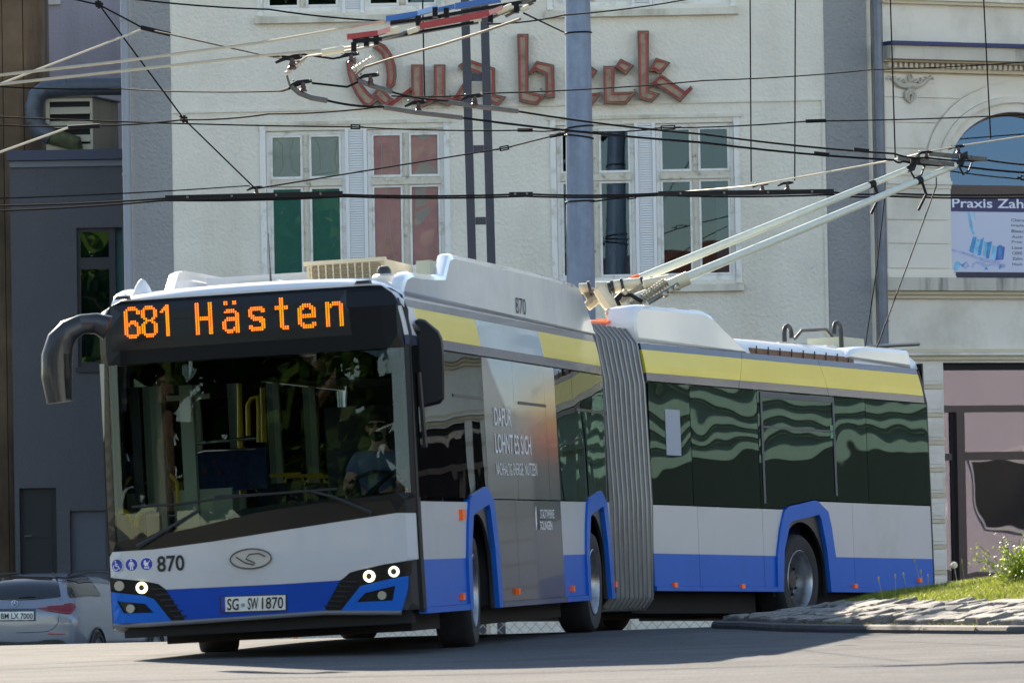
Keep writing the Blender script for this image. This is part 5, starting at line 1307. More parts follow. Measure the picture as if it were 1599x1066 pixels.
# orange marker lamps
for fr, fn, pts in ((FF, sideF, [(719.5, 803, .06, .055), (720, 931, .035, .035), (806.5, 923, .035, .035), (892, 918.5, .035, .035), (958.6, 912, .035, .035)]), (RF, sideR, [(1052, 913, .04, .03), (1157.5, 915, .04, .03), (1333.5, 914.5, .04, .03), (1434, 905, .04, .03)])):
    for x, y, hw, hh in pts:
        s_, z_ = spx(fr, x, y); hw2 = hw if fr is RF else hw * 1.3
        B('marker_lamp', patch([(s_ - hw2, z_ - hh / 1.3), (s_ + hw2, z_ - hh / 1.3), (s_ + hw2, z_ + hh / 1.3), (s_ - hw2, z_ + hh / 1.3)], offs(fn, .03), .035), orange)
side_text('870', 795, 464, 811, 488, 'fleet_number', black, FF, lambda u, v, d: FP(u, 1.209 - d, v), .0)
# ================= roof fairings
def fairing(fr, pts, t0, thick, m_, name, cham=.05):
    P = sp(fr, pts, t0); I = inset(P, cham)
    mb = MB(); mb.uv = []
    f0 = lambda u, v, d: P_(fr, u, t0 - d, v)
    patch(P, lambda u, v, d: P_(fr, u, t0 - .05 - d, v), thick, mb=mb)
    return mb, P
def loftplate(fr, P, t0, thick, m_, name, cham=.06, sgn_=1):
    """plate with bevelled outer edge"""
    I = inset(P, cham); n = len(P); mb = MB()
    for ring, d in ((P, thick), (P, cham * .9), (inset(P, cham * .3), cham * .3), (I, 0)):
        for (u, v) in ring: mb.v.append(P_(fr, u, sgn_ * (t0 - d), v))
    for r_ in range(3):
        for j in range(n): a, b = r_ * n + j, r_ * n + (j + 1) % n; mb.f.append((a, b, b + n, a + n))
    k = MB(); patch(I, lambda u, v, d: P_(fr, u, sgn_ * t0, v), 0, mb=k); mb.add(k.v, k.f)
    k = MB(); patch(P, lambda u, v, d: P_(fr, u, sgn_ * (t0 - thick), v), 0, mb=k); mb.add(k.v, k.f)
    return B(name, mb, m_, smooth=True)
wv = mat('bus_white_gloss', srgb(228, 229, 230), .12, coat=.8, var=.02, vscale=2, bump=.06, bscale=.9, bdist=.3)
pf1 = sp(FF, [(626, 463), (931, 525), (925, 510), (914, 474), (905, 450), (897, 442), (860, 431), (820, 421), (760, 408), (706, 395), (699, 398), (692, 428), (672, 428), (655, 426), (640, 423), (632, 428), (627, 442)], 1.2)
loftplate(FF, pf1, 1.215, .10, wv, 'roof_fairing', .05)
loftplate(FF, pf1, 1.215, .10, wv, 'roof_fairing', .05, -1)
B('battery_box', MB().box(lambda u, v, d: FP(d, u, v), (-1.05, 2.99, .3), (1.1, 3.22, 5.6)), white)
pr1 = sp(RF, [(993, 534), (1168, 552), (1119, 499), (1108, 490), (1097, 484), (1000, 475), (992, 479), (988, 494), (989, 515)], 1.2)
loftplate(RF, pr1, 1.215, .30, wv, 'roof_fairing', .05); loftplate(RF, pr1, 1.215, .30, wv, 'roof_fairing', .05, -1)
pr2 = sp(RF, [(1319, 559), (1423, 577), (1419, 547), (1414, 545), (1353, 540), (1338, 541), (1329, 546)], 1.2)
mb = MB(); mb.uv = []
loftplate(RF, pr2, 1.215, 2.43, wv, 'rear_roof_cover', .05)
# domed mid cover + cable tray
pr3 = sp(RF, [(1152, 528), (1180, 529), (1225, 532), (1262, 535), (1310, 537), (1316, 561), (1160, 546)], .95)
loftplate(RF, pr3, .95, 1.9, wv, 'roof_dome', .08)
(s0, z0), (s1, z1) = spx(RF, 1166, 549, 1.15), spx(RF, 1328, 568, 1.15)
B('cable_tray', MB().box(lambda u, v, d: RP(u, d, v), (s0, 2.79, 1.10), (s1, 2.86, 1.19)), mat('tray_brown', srgb(120, 84, 64), .6, var=.4, vscale=30))
for k in range(2): B('orange_cable', MB().tube([RP(s0 + (s1 - s0) * i / 12, 1.12 - .03 * k, 2.875 + .006 * math.sin(i * 2 + k)) for i in range(13)], .012, 6), orange)
for i in range(9): s_ = s0 + (s1 - s0) * (i + .5) / 9; B('tray_clip', MB().box(lambda u, v, d: RP(u, d, v), (s_ - .008, 2.785, 1.192), (s_ + .008, 2.885, 1.2)), plast)
# hooks, rail and box on the rear roof
for x, y0, y1, w2 in ((1225, 532, 508, 14), (1303, 532, 503, 14)):
    b_ = spx(RF, x, y0, .7); t_ = spx(RF, x, y1, .7); h = t_[1]; r_ = .09
    pts = [RP(b_[0], .7, b_[1] - .12), RP(b_[0], .7, h - r_)] + [RP(b_[0] + r_ - r_ * math.cos(a), .7, h - r_ + r_ * math.sin(a)) for a in [math.pi * k / 8 for k in range(1, 9)]] + [RP(b_[0] + 2 * r_, .7, h - r_ - .04)]
    if x > 1290: pts = [RP(2 * b_[0] + .1 - q_ if False else b_[0], .7, h) for q_ in ()] or [RP(b_[0] + .18, .7, b_[1] - .12), RP(b_[0] + .18, .7, h - r_)] + [RP(b_[0] + .18 - r_ + r_ * math.cos(a), .7, h - r_ + r_ * math.sin(a)) for a in [math.pi * k / 8 for k in range(1, 9)]] + [RP(b_[0], .7, h - r_ - .04)]
    B('pole_hook', MB().tube(pts, .026, 8), plast, smooth=True)
q1 = [spx(RF, x, y, .4) for x, y in ((1241, 529), (1252, 516), (1290, 514), (1303, 530))]
B('roof_rail', MB().tube([RP(s, .4, z) for s, z in q1], .018, 6), plast)
(s0, z0), (s1, z1) = spx(RF, 1300, 540, .5), spx(RF, 1336, 530, .5)
B('roof_junction_box', MB().box(lambda u, v, d: RP(u, d, v), (s0, z0 - .05, .2), (s1, z1, .6)), creamI)
for k in range(2):
    (s0, z0), (s1, z1) = spx(RF, 1358 + k * 4, 541, .55), spx(RF, 1434, 537, .55)
    B('pole_rest', MB().tube([RP(s0, .55 - k * .5, z0), RP(s1, .55 - k * .5, z1)], .022, 8), steelM, smooth=True)
# ---- front roof equipment
(t0, z0) = fpx(195, 440)
B('antenna_fin', MB().lathe(FP(-2.2, -1.0, 2.96), FF[3], [(.085, 0), (.08, .03), (.06, .08), (.03, .13), (.001, .15)], 16), white, smooth=True)
(t0, z0) = fpx(568, 420)
B('camera_dome_base', MB().lathe(FP(-2.0, .97, 2.95), FF[3], [(.11, 0), (.10, .06), (.075, .08), (.001, .08)], 20), mat('dome_grey', srgb(190, 188, 180), .5), smooth=True)
B('camera_dome', MB().lathe(FP(-2.0, .97, 3.031), FF[3], [(.06, 0), (.058, .03), (.04, .06), (.001, .07)], 16), plast, smooth=True)
acM = mat('grille_cream', srgb(196, 184, 156), .6)
fa = lambda u, v, d: FP(-.9 + d, u, v)
def _it(x, y, s):
    d = ray(x, y); c = FF[0] + FF[1] * s; k = (c - EYE).dot(FF[1]) / d.dot(FF[1]); return (EYE + d * k - FF[0]).dot(FF[2])
ACX = (_it(478, 418, -.9), _it(600, 418, -.9))
ta, tb_ = ACX
acb = B('air_conditioner', MB().box(fa, (ta, 2.98, .02), (tb_, 3.22, 1.4)), acM)
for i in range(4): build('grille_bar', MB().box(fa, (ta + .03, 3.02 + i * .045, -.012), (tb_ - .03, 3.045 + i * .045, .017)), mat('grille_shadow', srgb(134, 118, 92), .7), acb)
for i in range(9): build('grille_fin', MB().box(fa, (ta + .04 + i * .062, 3.0, -.02), (ta + .052 + i * .062, 3.2, -.0125)), acM, acb)
build('ac_frame', MB().box(fa, (ta - .02, 3.201, -.02), (tb_ + .02, 3.235, .018)), acM, acb)
B('roof_box', MB().box(fa, (1.0, 2.98, .1), (1.12, 3.19, .5)), creamI)
B('roof_cover_plate', MB().box(lambda u, v, d: FP(d, u, v), (_it(604, 415, -.3), 2.975, -.3), (1.1, 3.13, .29)), white)
B('roof_hatch', MB().hexa([FP(-.5, -.72, 2.98), FP(-.5, .12, 2.98), FP(1.1, .12, 2.98), FP(1.1, -.72, 2.98), FP(-.35, -.62, 3.14), FP(-.35, -.30, 3.14), FP(1.0, -.30, 3.14), FP(1.0, -.62, 3.14)]), mat('hatch_cream', srgb(198, 190, 172), .6))
B('whip_antenna', MB().tube([FP(-2.1, .05, 2.98), FP(-2.1, .05, 3.15), FP(-2.1, .05, 3.42)], .006, 5, rs=[.012, .005, .003]), plast)
# ================= bellows
def ring_pts(fr, s, grow=0.0):
    pts = []
    prof = [(-1.12, .24), (1.12, .24), (1.2, .34), (1.225, 1.2), (1.2, 2.3), (1.14, 2.72), (1.04, 2.86), (-1.04, 2.86), (-1.14, 2.72), (-1.2, 2.3), (-1.225, 1.2), (-1.2, .34)]
    for t, z in prof:
        l_ = math.hypot(t, (z - 1.5) * .8)
        pts.append(P_(fr, s, t * (1 + grow / 1.2), z + (grow if z > 2 else (-grow if z < .4 else 0))))
    return pts
A = ring_pts(FF, END_F - .02); C = ring_pts(RF, -3.60)
A2 = ring_pts(FF, END_F - .02, .075); C2 = ring_pts(RF, -3.60, .075)
def mid(f, q, t, bow=.05):
    out = []
    for a, c in zip(f, q): out.append(a.lerp(c, t))
    return out
NF = 9; mb = MB(); n = len(A)
rows = []
for i in range(2 * NF + 1):
    t = i / (2 * NF); src = (A, C) if i % 2 == 0 else (A2, C2)
    rows.append(mid(src[0], src[1], t))
for r_ in rows: mb.v += r_
for i in range(2 * NF):
    for j in range(n): a, b = i * n + j, i * n + (j + 1) % n; mb.f.append((a, b, b + n, a + n))
B('bellows', mb, mat('bellows_fabric', srgb(128, 124, 119), .8, var=.2, vscale=5, dirt=srgb(150, 146, 138), dscale=2, dlo=.5, dhi=.7, streak=True))
for i in range(NF):
    P = rows[2 * i + 1]; B('bellows_rib', MB().tube(P + [P[0]], .012, 6), mat('rib_alu', srgb(150, 150, 150), .45, metal=.6), smooth=True)
B('bellows_end_frame', MB().tube(ring_pts(FF, END_F, .03) + [ring_pts(FF, END_F, .03)[0]], .022, 6), plast); B('bellows_end_frame', MB().tube(ring_pts(RF, -3.6, .04) + [ring_pts(RF, -3.6, .04)[0]], .03, 6), plast)
for k in range(4): B('roof_cable', MB().tube([FP(END_F - .3, .9 - .1 * k, 2.97), FP(END_F + .3, .95 - .1 * k, 2.96 + .02 * k), RP(-3.8, .95 - .12 * k, 3.0 + .01 * k), RP(-3.4, .9 - .1 * k, 3.06)], .02, 6), orange, smooth=True)
# ================= wheels
tyreM = mat('tyre', (.022, .022, .024, 1), .8, var=.25, vscale=6); rimM = mat('wheel_rim', srgb(168, 170, 174), .35, metal=.75, var=.12, vscale=5, dirt=srgb(90, 82, 74), dscale=4); hubM = mat('wheel_hub', srgb(60, 60, 64), .5, metal=.5)
def wheel(c, ax, deep=True):
    ax = V(ax).normalized()     # outward axis
    ty = B('wheel', MB().lathe(c, ax, [(.30, -.29), (.43, -.28), (.468, -.25), (.475, -.15), (.475, -.05), (.468, .0), (.44, .03), (.38, .035), (.318, .02), (.298, -.02), (.298, -.27)], 56), tyreM, smooth=True)
    for k in range(3): pass
    rm = build('rim', MB().lathe(c, ax, [(.31, .022), (.302, .028), (.288, .012), (.28, -.06), (.262, -.12), (.25, -.15), (.235, -.155)], 48), rimM, ty, smooth=True)
    build('wheel_disc', MB().lathe(c, ax, [(.236, -.154), (.21, -.150), (.17, -.12), (.14, -.10), (.11, -.10)], 40), rimM if not deep else hubM, ty, smooth=True)
    build('hub', MB().lathe(c, ax, [(.112, -.11), (.11, -.08), (.09, -.06), (.001, -.055)], 24), hubM, ty, smooth=True)
    u = ax.orthogonal().normalized(); w_ = ax.cross(u); mb = MB()
    for k in range(10):
        a = 2 * math.pi * k / 10; p = V(c) + (u * math.cos(a) + w_ * math.sin(a)) * .165; mb.tube([p + ax * -.12, p + ax * -.085], .016, 6)
    build('wheel_nuts', mb, hubM, ty)['kind'] = 'stuff'
    return ty
def wc(fn3, s, t):
    p = fn3(s, t, 0); return V((p.x, p.y, gz(p.x, p.y) + .473))
def axd(y): return V((math.cos(R(y)), -math.sin(R(y)), .015))
wheel(wc(FP, FWC, 1.16), axd(5.0)); wheel(wc(FP, FWC, -1.16), -axd(1.5))
wheel(wc(FP, MWC, 1.19), axd(10.3)); wheel(wc(FP, MWC, -1.19), -axd(10.3))
wheel(wc(RP, RC, 1.19), axd(27.5)); wheel(wc(RP, RC, -1.19), -axd(27.5))
# ================================================================ bus front
Z2f = lambda P: [fpx(140 + x * .2346, 780 + y * .2346) for x, y in P]
Z3f = lambda P: [fpx(440 + x * .2345, 780 + y * .2345) for x, y in P]
PX = lambda P: [fpx(x, y) for x, y in P]
def clampt(P): return [(max(-1.272, min(1.272, t)), z) for t, z in P]
def FRp(name, P, m_, off=0.0, th=.02, step=.12, par=None, holes=(), cl=True):
    return build(name, patch(clampt(P) if cl else P, offs(front_f, off), th, holes, step=step), m_, par or bus)
wtop = PX([(163, 866), (176, 861.5), (240, 857.5), (330, 845.5), (440, 828), (540, 812.5), (620, 800.5), (641, 799)])
wtop = clampt(wtop); wtop[0] = (-1.272, wtop[0][1]); wtop[-1] = (1.272, wtop[-1][1])
gl_bot = clampt(PX([(166, 848), (230, 838), (300, 824), (400, 800), (520, 781), (636, 768)]))
gt = 2.40
ghole = [(-1.20, gl_bot[0][1])] + gl_bot[1:-1] + [(1.235, gl_bot[-1][1]), (1.235, gt), (-1.20, gt)]
outer = wtop + [(1.272, 2.70), (1.235, 2.82), (1.15, 2.88), (1.04, 2.908), (-1.09, 2.908), (-1.20, 2.85), (-1.255, 2.76), (-1.272, 2.68)]
FRp('windscreen_surround', outer, black, 0, .02, .12, None, [ghole])
FRp('windscreen', [(t * .998, z) for t, z in ghole], glassW, -.004, .006, .15)
# dark sun visor film along the top of the windscreen
FRp('sun_visor', [(-1.18, 2.22), (1.2, 2.16), (1.2, 2.39), (-1.18, 2.39)], glass('visor_film', (.05, .06, .07), .04), -.03, .003, .3)
# white roof lip above the destination display
mb = MB(); nT = 28; rows = []
for k in range(nT + 1):
    t = -1.25 + 2.5 * k / nT
    zt_ = 2.912 if -1.09 < t < 1.04 else (2.912 - .21 * min(1, ((t - 1.04) / .22)) ** 1.8 if t > 0 else 2.912 - .21 * min(1, ((-1.09 - t) / .18)) ** 1.8)
    tr = max(-1.165, min(1.165, t)); a = abs(tr)
    zr_ = 3.0 - .025 * (a / .95) ** 2 if a < .95 else 2.975 - .095 * ((a - .95) / .215) ** 1.5
    s0 = sf(t, zt_)
    rows.append([FP(s0 - .012, t, zt_), FP(s0 - .014, t, zt_ + .02 * (zr_ - zt_) / .09), FP(s0 + .03, t * .998, zt_ + .65 * (zr_ - zt_)), FP(s0 + .14, tr + (t - tr) * .5, zt_ + .9 * (zr_ - zt_)), FP(-2.49, tr, zr_ + .003)])
for r_ in rows: mb.v += r_
for k in range(nT):
    for j in range(4): a = k * 5 + j; mb.f.append((a, a + 1, a + 6, a + 5))
B('roof_front_lip', mb, white, smooth=True)
for x, y in ((193, 463), (568.5, 440)):
    t, z = fpx(x, y); B('roof_marker', FRp('roof_marker_recess', [(t - .07, 2.925), (t + .07, 2.925), (t + .06, 2.955), (t - .06, 2.955)], mat('marker_grey', srgb(110, 112, 112), .4), .035, .02, .1).data and MB().tube([front_f(t - .05, 2.94, -.036), front_f(t + .05, 2.94, -.036)], .009, 6), plast)
# white / blue lower panels
wbot = PX([(641, 873), (600, 880.5), (560, 889.5), (546, 893.5), (537, 902), (531.5, 905.5), (440, 911.3), (350, 915.6), (259.7, 919.8), (248, 911), (225, 906.5), (165, 902)])
wb = clampt(wbot); wb[0] = (1.262, wb[0][1]); wb[-1] = (-1.262, wb[-1][1])
FRp('front_panel', list(wtop[1:-1]) + [(1.262, wtop[-1][1] - .01)] + wb + [(-1.262, wtop[0][1] - .02)], panelW, .012, .03, .1)
mid_b = PX([(531.5, 905.7), (509, 946.5), (508, 953.2), (430, 957.5), (350, 963), (290, 967.5), (259.7, 920.2)])
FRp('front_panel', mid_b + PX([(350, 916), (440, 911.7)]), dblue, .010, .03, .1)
lampL = PX([(164, 902.6), (220, 905.6), (243, 910.6), (259, 921), (289.5, 964), (288.5, 968.5), (269, 968.8), (241.5, 934), (226, 929), (166, 923.5)])
lampR = PX([(643, 874.5), (642, 896.5), (600, 904.5), (562, 913.6), (532, 952.4), (509, 953), (508.5, 946.5), (537.5, 902), (548, 893.5), (600, 882)])
FRp('headlamp_unit', lampL, black, .006, .03, .1); FRp('headlamp_unit', lampR, black, .006, .03, .1)
cL = PX([(166, 924), (226, 929.6), (241, 934.6), (268.5, 969), (178, 973.5)]); cR = PX([(638, 898), (600, 905.5), (563, 914.4), (532.8, 953), (627.6, 953.5), (637, 921)])
fL = PX([(183.4, 938), (227, 942), (241, 956), (194, 957)]); fR = PX([(557, 939.5), (571, 925), (618, 913.7), (613.5, 937)])
FRp('bumper_corner', cL, blue, .014, .035, .1, None, [fL]); FRp('bumper_corner', cR, blue, .014, .035, .1, None, [fR])
FRp('fog_lamp_recess', [(t, z) for t, z in fL], black, -.005, .02, .2); FRp('fog_lamp_recess', [(t, z) for t, z in fR], black, -.005, .02, .2)
# louvres in the headlamp units
for sgn_, A0, B0 in ((1, (243, 914), (285, 965)), (-1, (545, 903), (512, 949))):
    for k in range(6):
        f = (k + .3) / 6; xa = A0[0] + (B0[0] - A0[0]) * f; ya = A0[1] + (B0[1] - A0[1]) * f
        p = fpx(xa - sgn_ * 8 + (0 if sgn_ > 0 else 6), ya + 3); q_ = fpx(xa + sgn_ * 12 + (0 if sgn_ > 0 else 4), ya + 2)
        a, b = (p, q_) if p[0] < q_[0] else (q_, p)
        B('louvre_bar', MB().tube([front_f(a[0], a[1], -.012), front_f((a[0] + b[0]) / 2, (a[1] + b[1]) / 2, -.014), front_f(b[0], b[1], -.012)], .008, 6), plast)
ledW = mat('led_ring_lit', srgb(250, 255, 215), .3, emis=srgb(244, 255, 190), estr=.9); ledD = mat('led_ring_white', srgb(226, 228, 220), .3, emis=srgb(235, 240, 225), estr=.5)
lens = mat('lamp_lens', srgb(150, 150, 140), .15, coat=.6); darkl = mat('lamp_dark', (.02, .02, .022, 1), .2)
nF = FF[1] * -1
def lamp(x, y, r_, m_, name, inner):
    t, z = fpx(x, y); c = front_f(t, z, -.012)
    o = B(name, MB().lathe(c, nF, [(r_ * inner, .006), (r_ * inner, .014), (r_, .014), (r_ * 1.04, .0), (r_ * 1.04, -.03)], 28), m_, smooth=True)
    build('lens', MB().lathe(c, nF, [(.0005, .012), (r_ * .3, .012), (r_ * .32, .004), (r_ * inner, .004)], 24), darkl if inner > .4 else lens, o, smooth=True)
lamp(222, 917, .045, ledW, 'headlamp', .56); lamp(577, 899, .045, ledW, 'headlamp', .56); lamp(615.5, 891.8, .042, ledD, 'headlamp', .58)
lamp(187, 914.2, .040, lens, 'headlamp', .3); lamp(204.5, 949.6, .034, lens, 'fog_lamp', .3); lamp(597.3, 929, .034, lens, 'fog_lamp', .3)
# lower lip and shaded valance
lip = PX([(172, 974.5), (230, 972.6), (289, 969), (400, 961.5), (508, 954), (627, 954)])
B('bumper_lip', MB().tube([front_f(max(-1.26, t), z - .01, -.01) for t, z in lip], .02, 8), mat('lip_silver', srgb(120, 120, 122), .4, metal=.3), smooth=True)
B('valance', MB().box(lambda u, v, d: FP(d, u, v), (-1.18, .205, -2.66), (1.18, .31, -2.5)), under)
# corner posts closing front and side
for sg_ in (1, -1):
    mb = MB(); rows = []
    for z in [.29 + (2.78 - .29) * i / 20 for i in range(21)]:
        s0 = sf(1.27, z); rows.append([FP(s0 - .008, sg_ * 1.245, z), FP(s0 + .0, sg_ * (tz(z) + .002), z), FP(s0 + .12, sg_ * (tz(z) + .004), z), FP(s0 + .12, sg_ * (tz(z) - .05), z)])
    for r_ in rows: mb.v += r_
    for k in range(20):
        for j in range(3): a = k * 4 + j; mb.f.append((a, a + 1, a + 5, a + 4))
    B('corner_post', mb, mat('post_black', (.012, .012, .014, 1), .55, spec=.15), smooth=True)
B('bumper_end_cap', MB().ball(FP(-2.62, -1.2, .30), .06, 8, (1.2, 1.2, .8)), MATS['lip_silver'], smooth=True)
FRp('bumper_backing', [(-1.268, .31), (1.268, .31), (1.268, 1.1), (-1.268, .85)], plast, -.012, .02, .12)
# ---- destination display
disp = FRp('destination_display', PX([(172, 478), (541, 453), (550, 523), (174, 549)]), mat('display_black', (.006, .006, .007, 1), .25), .004, .004, .2)
led = mat('led_orange', srgb(255, 130, 20), .5, emis=srgb(255, 122, 14), estr=.55)
G = {
'6': '..####.. .######. ##....## ##....## ##...... ##...... ##...... ##.###.. #######. ###..##. ##....## ##....## ##....## ##....## .######. ..####..',
'8': '..####.. .######. ##....## ##....## ##....## ##....## .##..##. ..####.. .##..##. ##....## ##....## ##....## ##....## ##....## .######. ..####..',
'1': '...## ..### .#### ##.## ...## ...## ...## ...## ...## ...## ...## ...## ...## ...## ...## ...##',
'H': '##....## ##....## ##....## ##....## ##....## ##....## ##....## ######## ######## ##....## ##....## ##....## ##....## ##....## ##....## ##....##',
'a': '.##..##. .##..##. ........ ........ ..####.. .######. ......## ......## ..###### .####### ##....## ##....## ##....## ##...### .####### ..###.##',
's': '.######. ######## ##....## ##...... ###..... .######. ..###### .....### ......## ##....## ######## .######.',
't': '..##.. ..##.. ..##.. ..##.. ###### ###### ..##.. ..##.. ..##.. ..##.. ..##.. ..##.. ..##.. ..##.. ..#### ...###',
'e': '..####.. .######. ###..### ##....## ##....## ######## ######## ##...... ##...... ###...## .####### ..#####.',
'n': '##.####. ######## ###...## ##....## ##....## ##....## ##....## ##....## ##....## ##....## ##....## ##....##'}
boxes = [('6', 194, 219.8, 479, 528.4), ('8', 220.9, 246.4, 477.2, 526.5), ('1', 250.4, 264.8, 475.7, 525), ('H', 305, 332.4, 472.2, 522.2), ('a', 346.8, 373.9, 469.7, 520), ('s', 388.4, 414.5, 478.7, 516.5), ('t', 429.5, 450.6, 464.6, 514.7), ('e', 465, 494, 473.6, 512.6), ('n', 508.5, 536.8, 470.6, 509.6)]
for ch, x0, x1, y0, y1 in boxes:
    rw = G[ch].split(); nr, nc = len(rw), len(rw[0]); mb = MB(); W_, H_2 = x1 - x0, y1 - y0
    for r_ in range(nr):
        for c in range(nc):
            if rw[r_][c] != '#': continue
            v = (r_ + .5) / nr; u = (c + .5) / nc
            x = x0 + W_ * u + (v - .5) * H_2 * .05; y = y0 + H_2 * v - (u - .5) * W_ * .06
            t, z = fpx(x, y); k = len(mb.v); rr = .0070
            for j in range(8): a = j * math.pi / 4; mb.v.append(front_f(t + rr * math.cos(a), z + rr * math.sin(a), -.010))
            mb.f.append(tuple(k + j for j in range(8)))
    o = build('led_character', mb, led, disp); o['kind'] = 'stuff'
# ---- number, symbols, emblem, licence plate
(t0, zt_), (t1, zb_) = fpx(245.5, 870), fpx(289.5, 890.5)
B('fleet_number', text_on('870', offs(front_f, .016), (t0, zb_, t1, zt_ + .012), bold=.02), mat('black_print', (.012, .012, .012, 1), .5))
symB = mat('symbol_blue', srgb(32, 56, 160), .4)
def disc(t, z, r_, off, n=24): return [(t + r_ * math.cos(2 * math.pi * i / n), z + r_ * math.sin(2 * math.pi * i / n)) for i in range(n)]
for i, (x, y) in enumerate(((183, 882.5), (206, 881.2), (229.5, 880))):
    t, z = fpx(x, y)
    rim_ = FRp('symbol_sticker', disc(t, z, .055, 0), MATS['white_print'] if False else mat('sticker_white', srgb(228, 228, 230), .4), .0145, .002, None)
    build('symbol_disc', patch(disc(t, z, .050, 0), offs(front_f, .0165), .0015), symB, rim_)
    m2 = MB(); f3 = lambda du, dv: front_f(t + du, z + dv, -.019)
    if i == 0:
        m2.tube([f3(-.008, .022), f3(-.006, -.004), f3(.014, -.006), f3(.022, -.028), f3(.03, -.026)], .0045, 6); m2.ball(f3(-.009, .033), .0065, 5)
        m2.tube([f3(-.008 + .024 * math.cos(a), -.014 + .022 * math.sin(a)) for a in [R(130 + 20 * k) for k in range(11)]], .0035, 6); m2.tube([f3(-.006, .01), f3(.01, .008)], .0035, 6)
    elif i == 1:
        m2.ball(f3(0, .036), .0075, 5); m2.tube([f3(0, .024), f3(0, -.004)], .011, 6); m2.tube([f3(-.006, -.004), f3(-.009, -.042)], .0055, 6); m2.tube([f3(.006, -.004), f3(.009, -.042)], .0055, 6); m2.tube([f3(-.010, .02), f3(-.020, .0), f3(-.019, -.012)], .0042, 6); m2.tube([f3(.010, .02), f3(.019, .0), f3(.020, -.012)], .0042, 6)
    else:
        m2.add([f3(-.024, .012), f3(.018, .012), f3(.012, -.012), f3(-.010, -.016), f3(-.022, -.004)], [(0, 1, 2, 3, 4)]); m2.add([f3(-.024, .014), f3(-.002, .014), f3(-.006, .032), f3(-.018, .028)], [(0, 1, 2, 3)])
        m2.tube([f3(.016, .012), f3(.032, .026)], .0032, 6)
        for dx in (-.010, .012): m2.tube([f3(dx + .008 * math.cos(a), -.028 + .008 * math.sin(a)) for a in [R(45 * k) for k in range(9)]], .0035, 6)
    build('symbol_figure', m2, MATS['sticker_white'], rim_)
t, z = fpx(392.5, 871.7); rw_, rh_ = .168, .078
elp = [(t + rw_ * math.cos(2 * math.pi * i / 36), z + rh_ * math.sin(2 * math.pi * i / 36)) for i in range(36)]
em = FRp('emblem', elp, mat('emblem_silver', srgb(176, 176, 176), .3, metal=.3), .017, .01, None)
build('emblem_ring', MB().tube([front_f(u, v, -.026) for u, v in elp + elp[:1]], .006, 6), mat('emblem_dark', srgb(86, 86, 88), .35), em, smooth=True)
e3 = lambda u, v: front_f(t + u, z + v, -.0275)
build('emblem_mark', MB().tube([e3(-.12, .02), e3(-.05, -.03), e3(.02, -.05), e3(.03, -.035), e3(-.04, .0), e3(-.01, .035), e3(.07, .04), e3(.12, .01)], .006, 6), MATS['emblem_dark'], em, smooth=True)
pa, pb_ = fpx(344, 930.5), fpx(448, 956); 
pc = PX([(344, 930.3), (448, 926.6), (448.6, 953.4), (345, 957)])
pl = FRp('plate_holder', pc, plast, .018, .012, None)
pw = PX([(346.5, 931.8), (446.5, 928.4), (446.8, 951.2), (347, 954.6)]); build('licence_plate', patch(pw, offs(front_f, .024), .004), mat('plate_white', srgb(222, 222, 214), .4), pl)
pe = PX([(346.5, 931.8), (352.5, 931.5), (353, 954.4), (347, 954.6)]); build('euro_strip', patch(pe, offs(front_f, .0265), .002), symB, pl)
def ptext(tx, x0, x1, ya, yb, off=.028):
    vs_, fs = text_tris(tx, .012); xa = min(v[0] for v in vs_); xb = max(v[0] for v in vs_); y_0 = min(v[1] for v in vs_); y_1 = max(v[1] for v in vs_); mb = MB()
    pts = []
    for vx, vy in vs_:
        u = (vx - xa) / (xb - xa); v = (vy - y_0) / (y_1 - y_0); x = x0 + (x1 - x0) * u; y = yb + (ya - yb) * v - (x - 355) * .036
        pts.append(front_f(*fpx(x, y), -off))
    mb.add(pts, fs); build('plate_lettering', mb, MATS['black_print'], pl)
ptext('SG', 356, 374, 934, 952.5); ptext('SW', 388, 404.5, 934, 952.5); ptext('1870', 410, 443.5, 934, 952.5)
t, z = fpx(380.5, 944); build('plate_seal', patch(disc(t, z, .016, 0, 14), offs(front_f, .0285), .001), mat('seal', srgb(130, 140, 160), .4), pl)
ptext('D', 348.4, 351.4, 949, 953.5, .0285)
# ---- wipers
wz = lambda x, y, d=-.03: front_f(*fpx(x, y), d)
for arm, blade in (([(216, 853), (240, 840), (285, 812), (313, 795)], [(207, 791), (280, 787), (350, 777), (420, 771)]), ([(582, 801), (562, 792), (520, 775), (488, 767)], [(337, 775), (420, 771), (480, 766.5), (528, 763)])):
    wp = B('wiper', MB().tube([wz(x, y, -.035) for x, y in arm], .012, 6, rs=[.022, .016, .012, .01]), plast, smooth=True)
    build('wiper_blade', MB().tube([wz(x, y, -.022) for x, y in blade], .010, 6), rubber, wp)
# ---- mirrors
YMl = 45.25
pth = [(168, 512), (150, 505), (128, 506), (108, 516), (95, 532), (89, 556), (89, 590), (94, 628)]
c = [atY(x, y, YMl + (.15 if i < 2 else 0)) for i, (x, y) in enumerate(pth)]
mb = MB(); rx = [.10, .085, .078, .092, .112, .124, .124, .105]; n = 16
for i, p in enumerate(c):
    d = (c[min(i + 1, 7)] - c[max(i - 1, 0)]).normalized(); q_ = d.cross(V((0, 1, 0))).normalized()
    for j in range(n):
        a = 2 * math.pi * j / n; ca, sa = math.cos(a), math.sin(a)
        e = .7
        mb.v.append(p + q_ * rx[i] * (abs(ca) ** e) * (1 if ca > 0 else -1) + V((0, 1, 0)) * (.10 if i > 2 else .07) * (abs(sa) ** e) * (1 if sa > 0 else -1))
for i in range(7):
    for j in range(n): a, b = i * n + j, i * n + (j + 1) % n; mb.f.append((a, b, b + n, a + n))
mb.f += [tuple(range(n)), tuple(7 * n + j for j in range(n))]
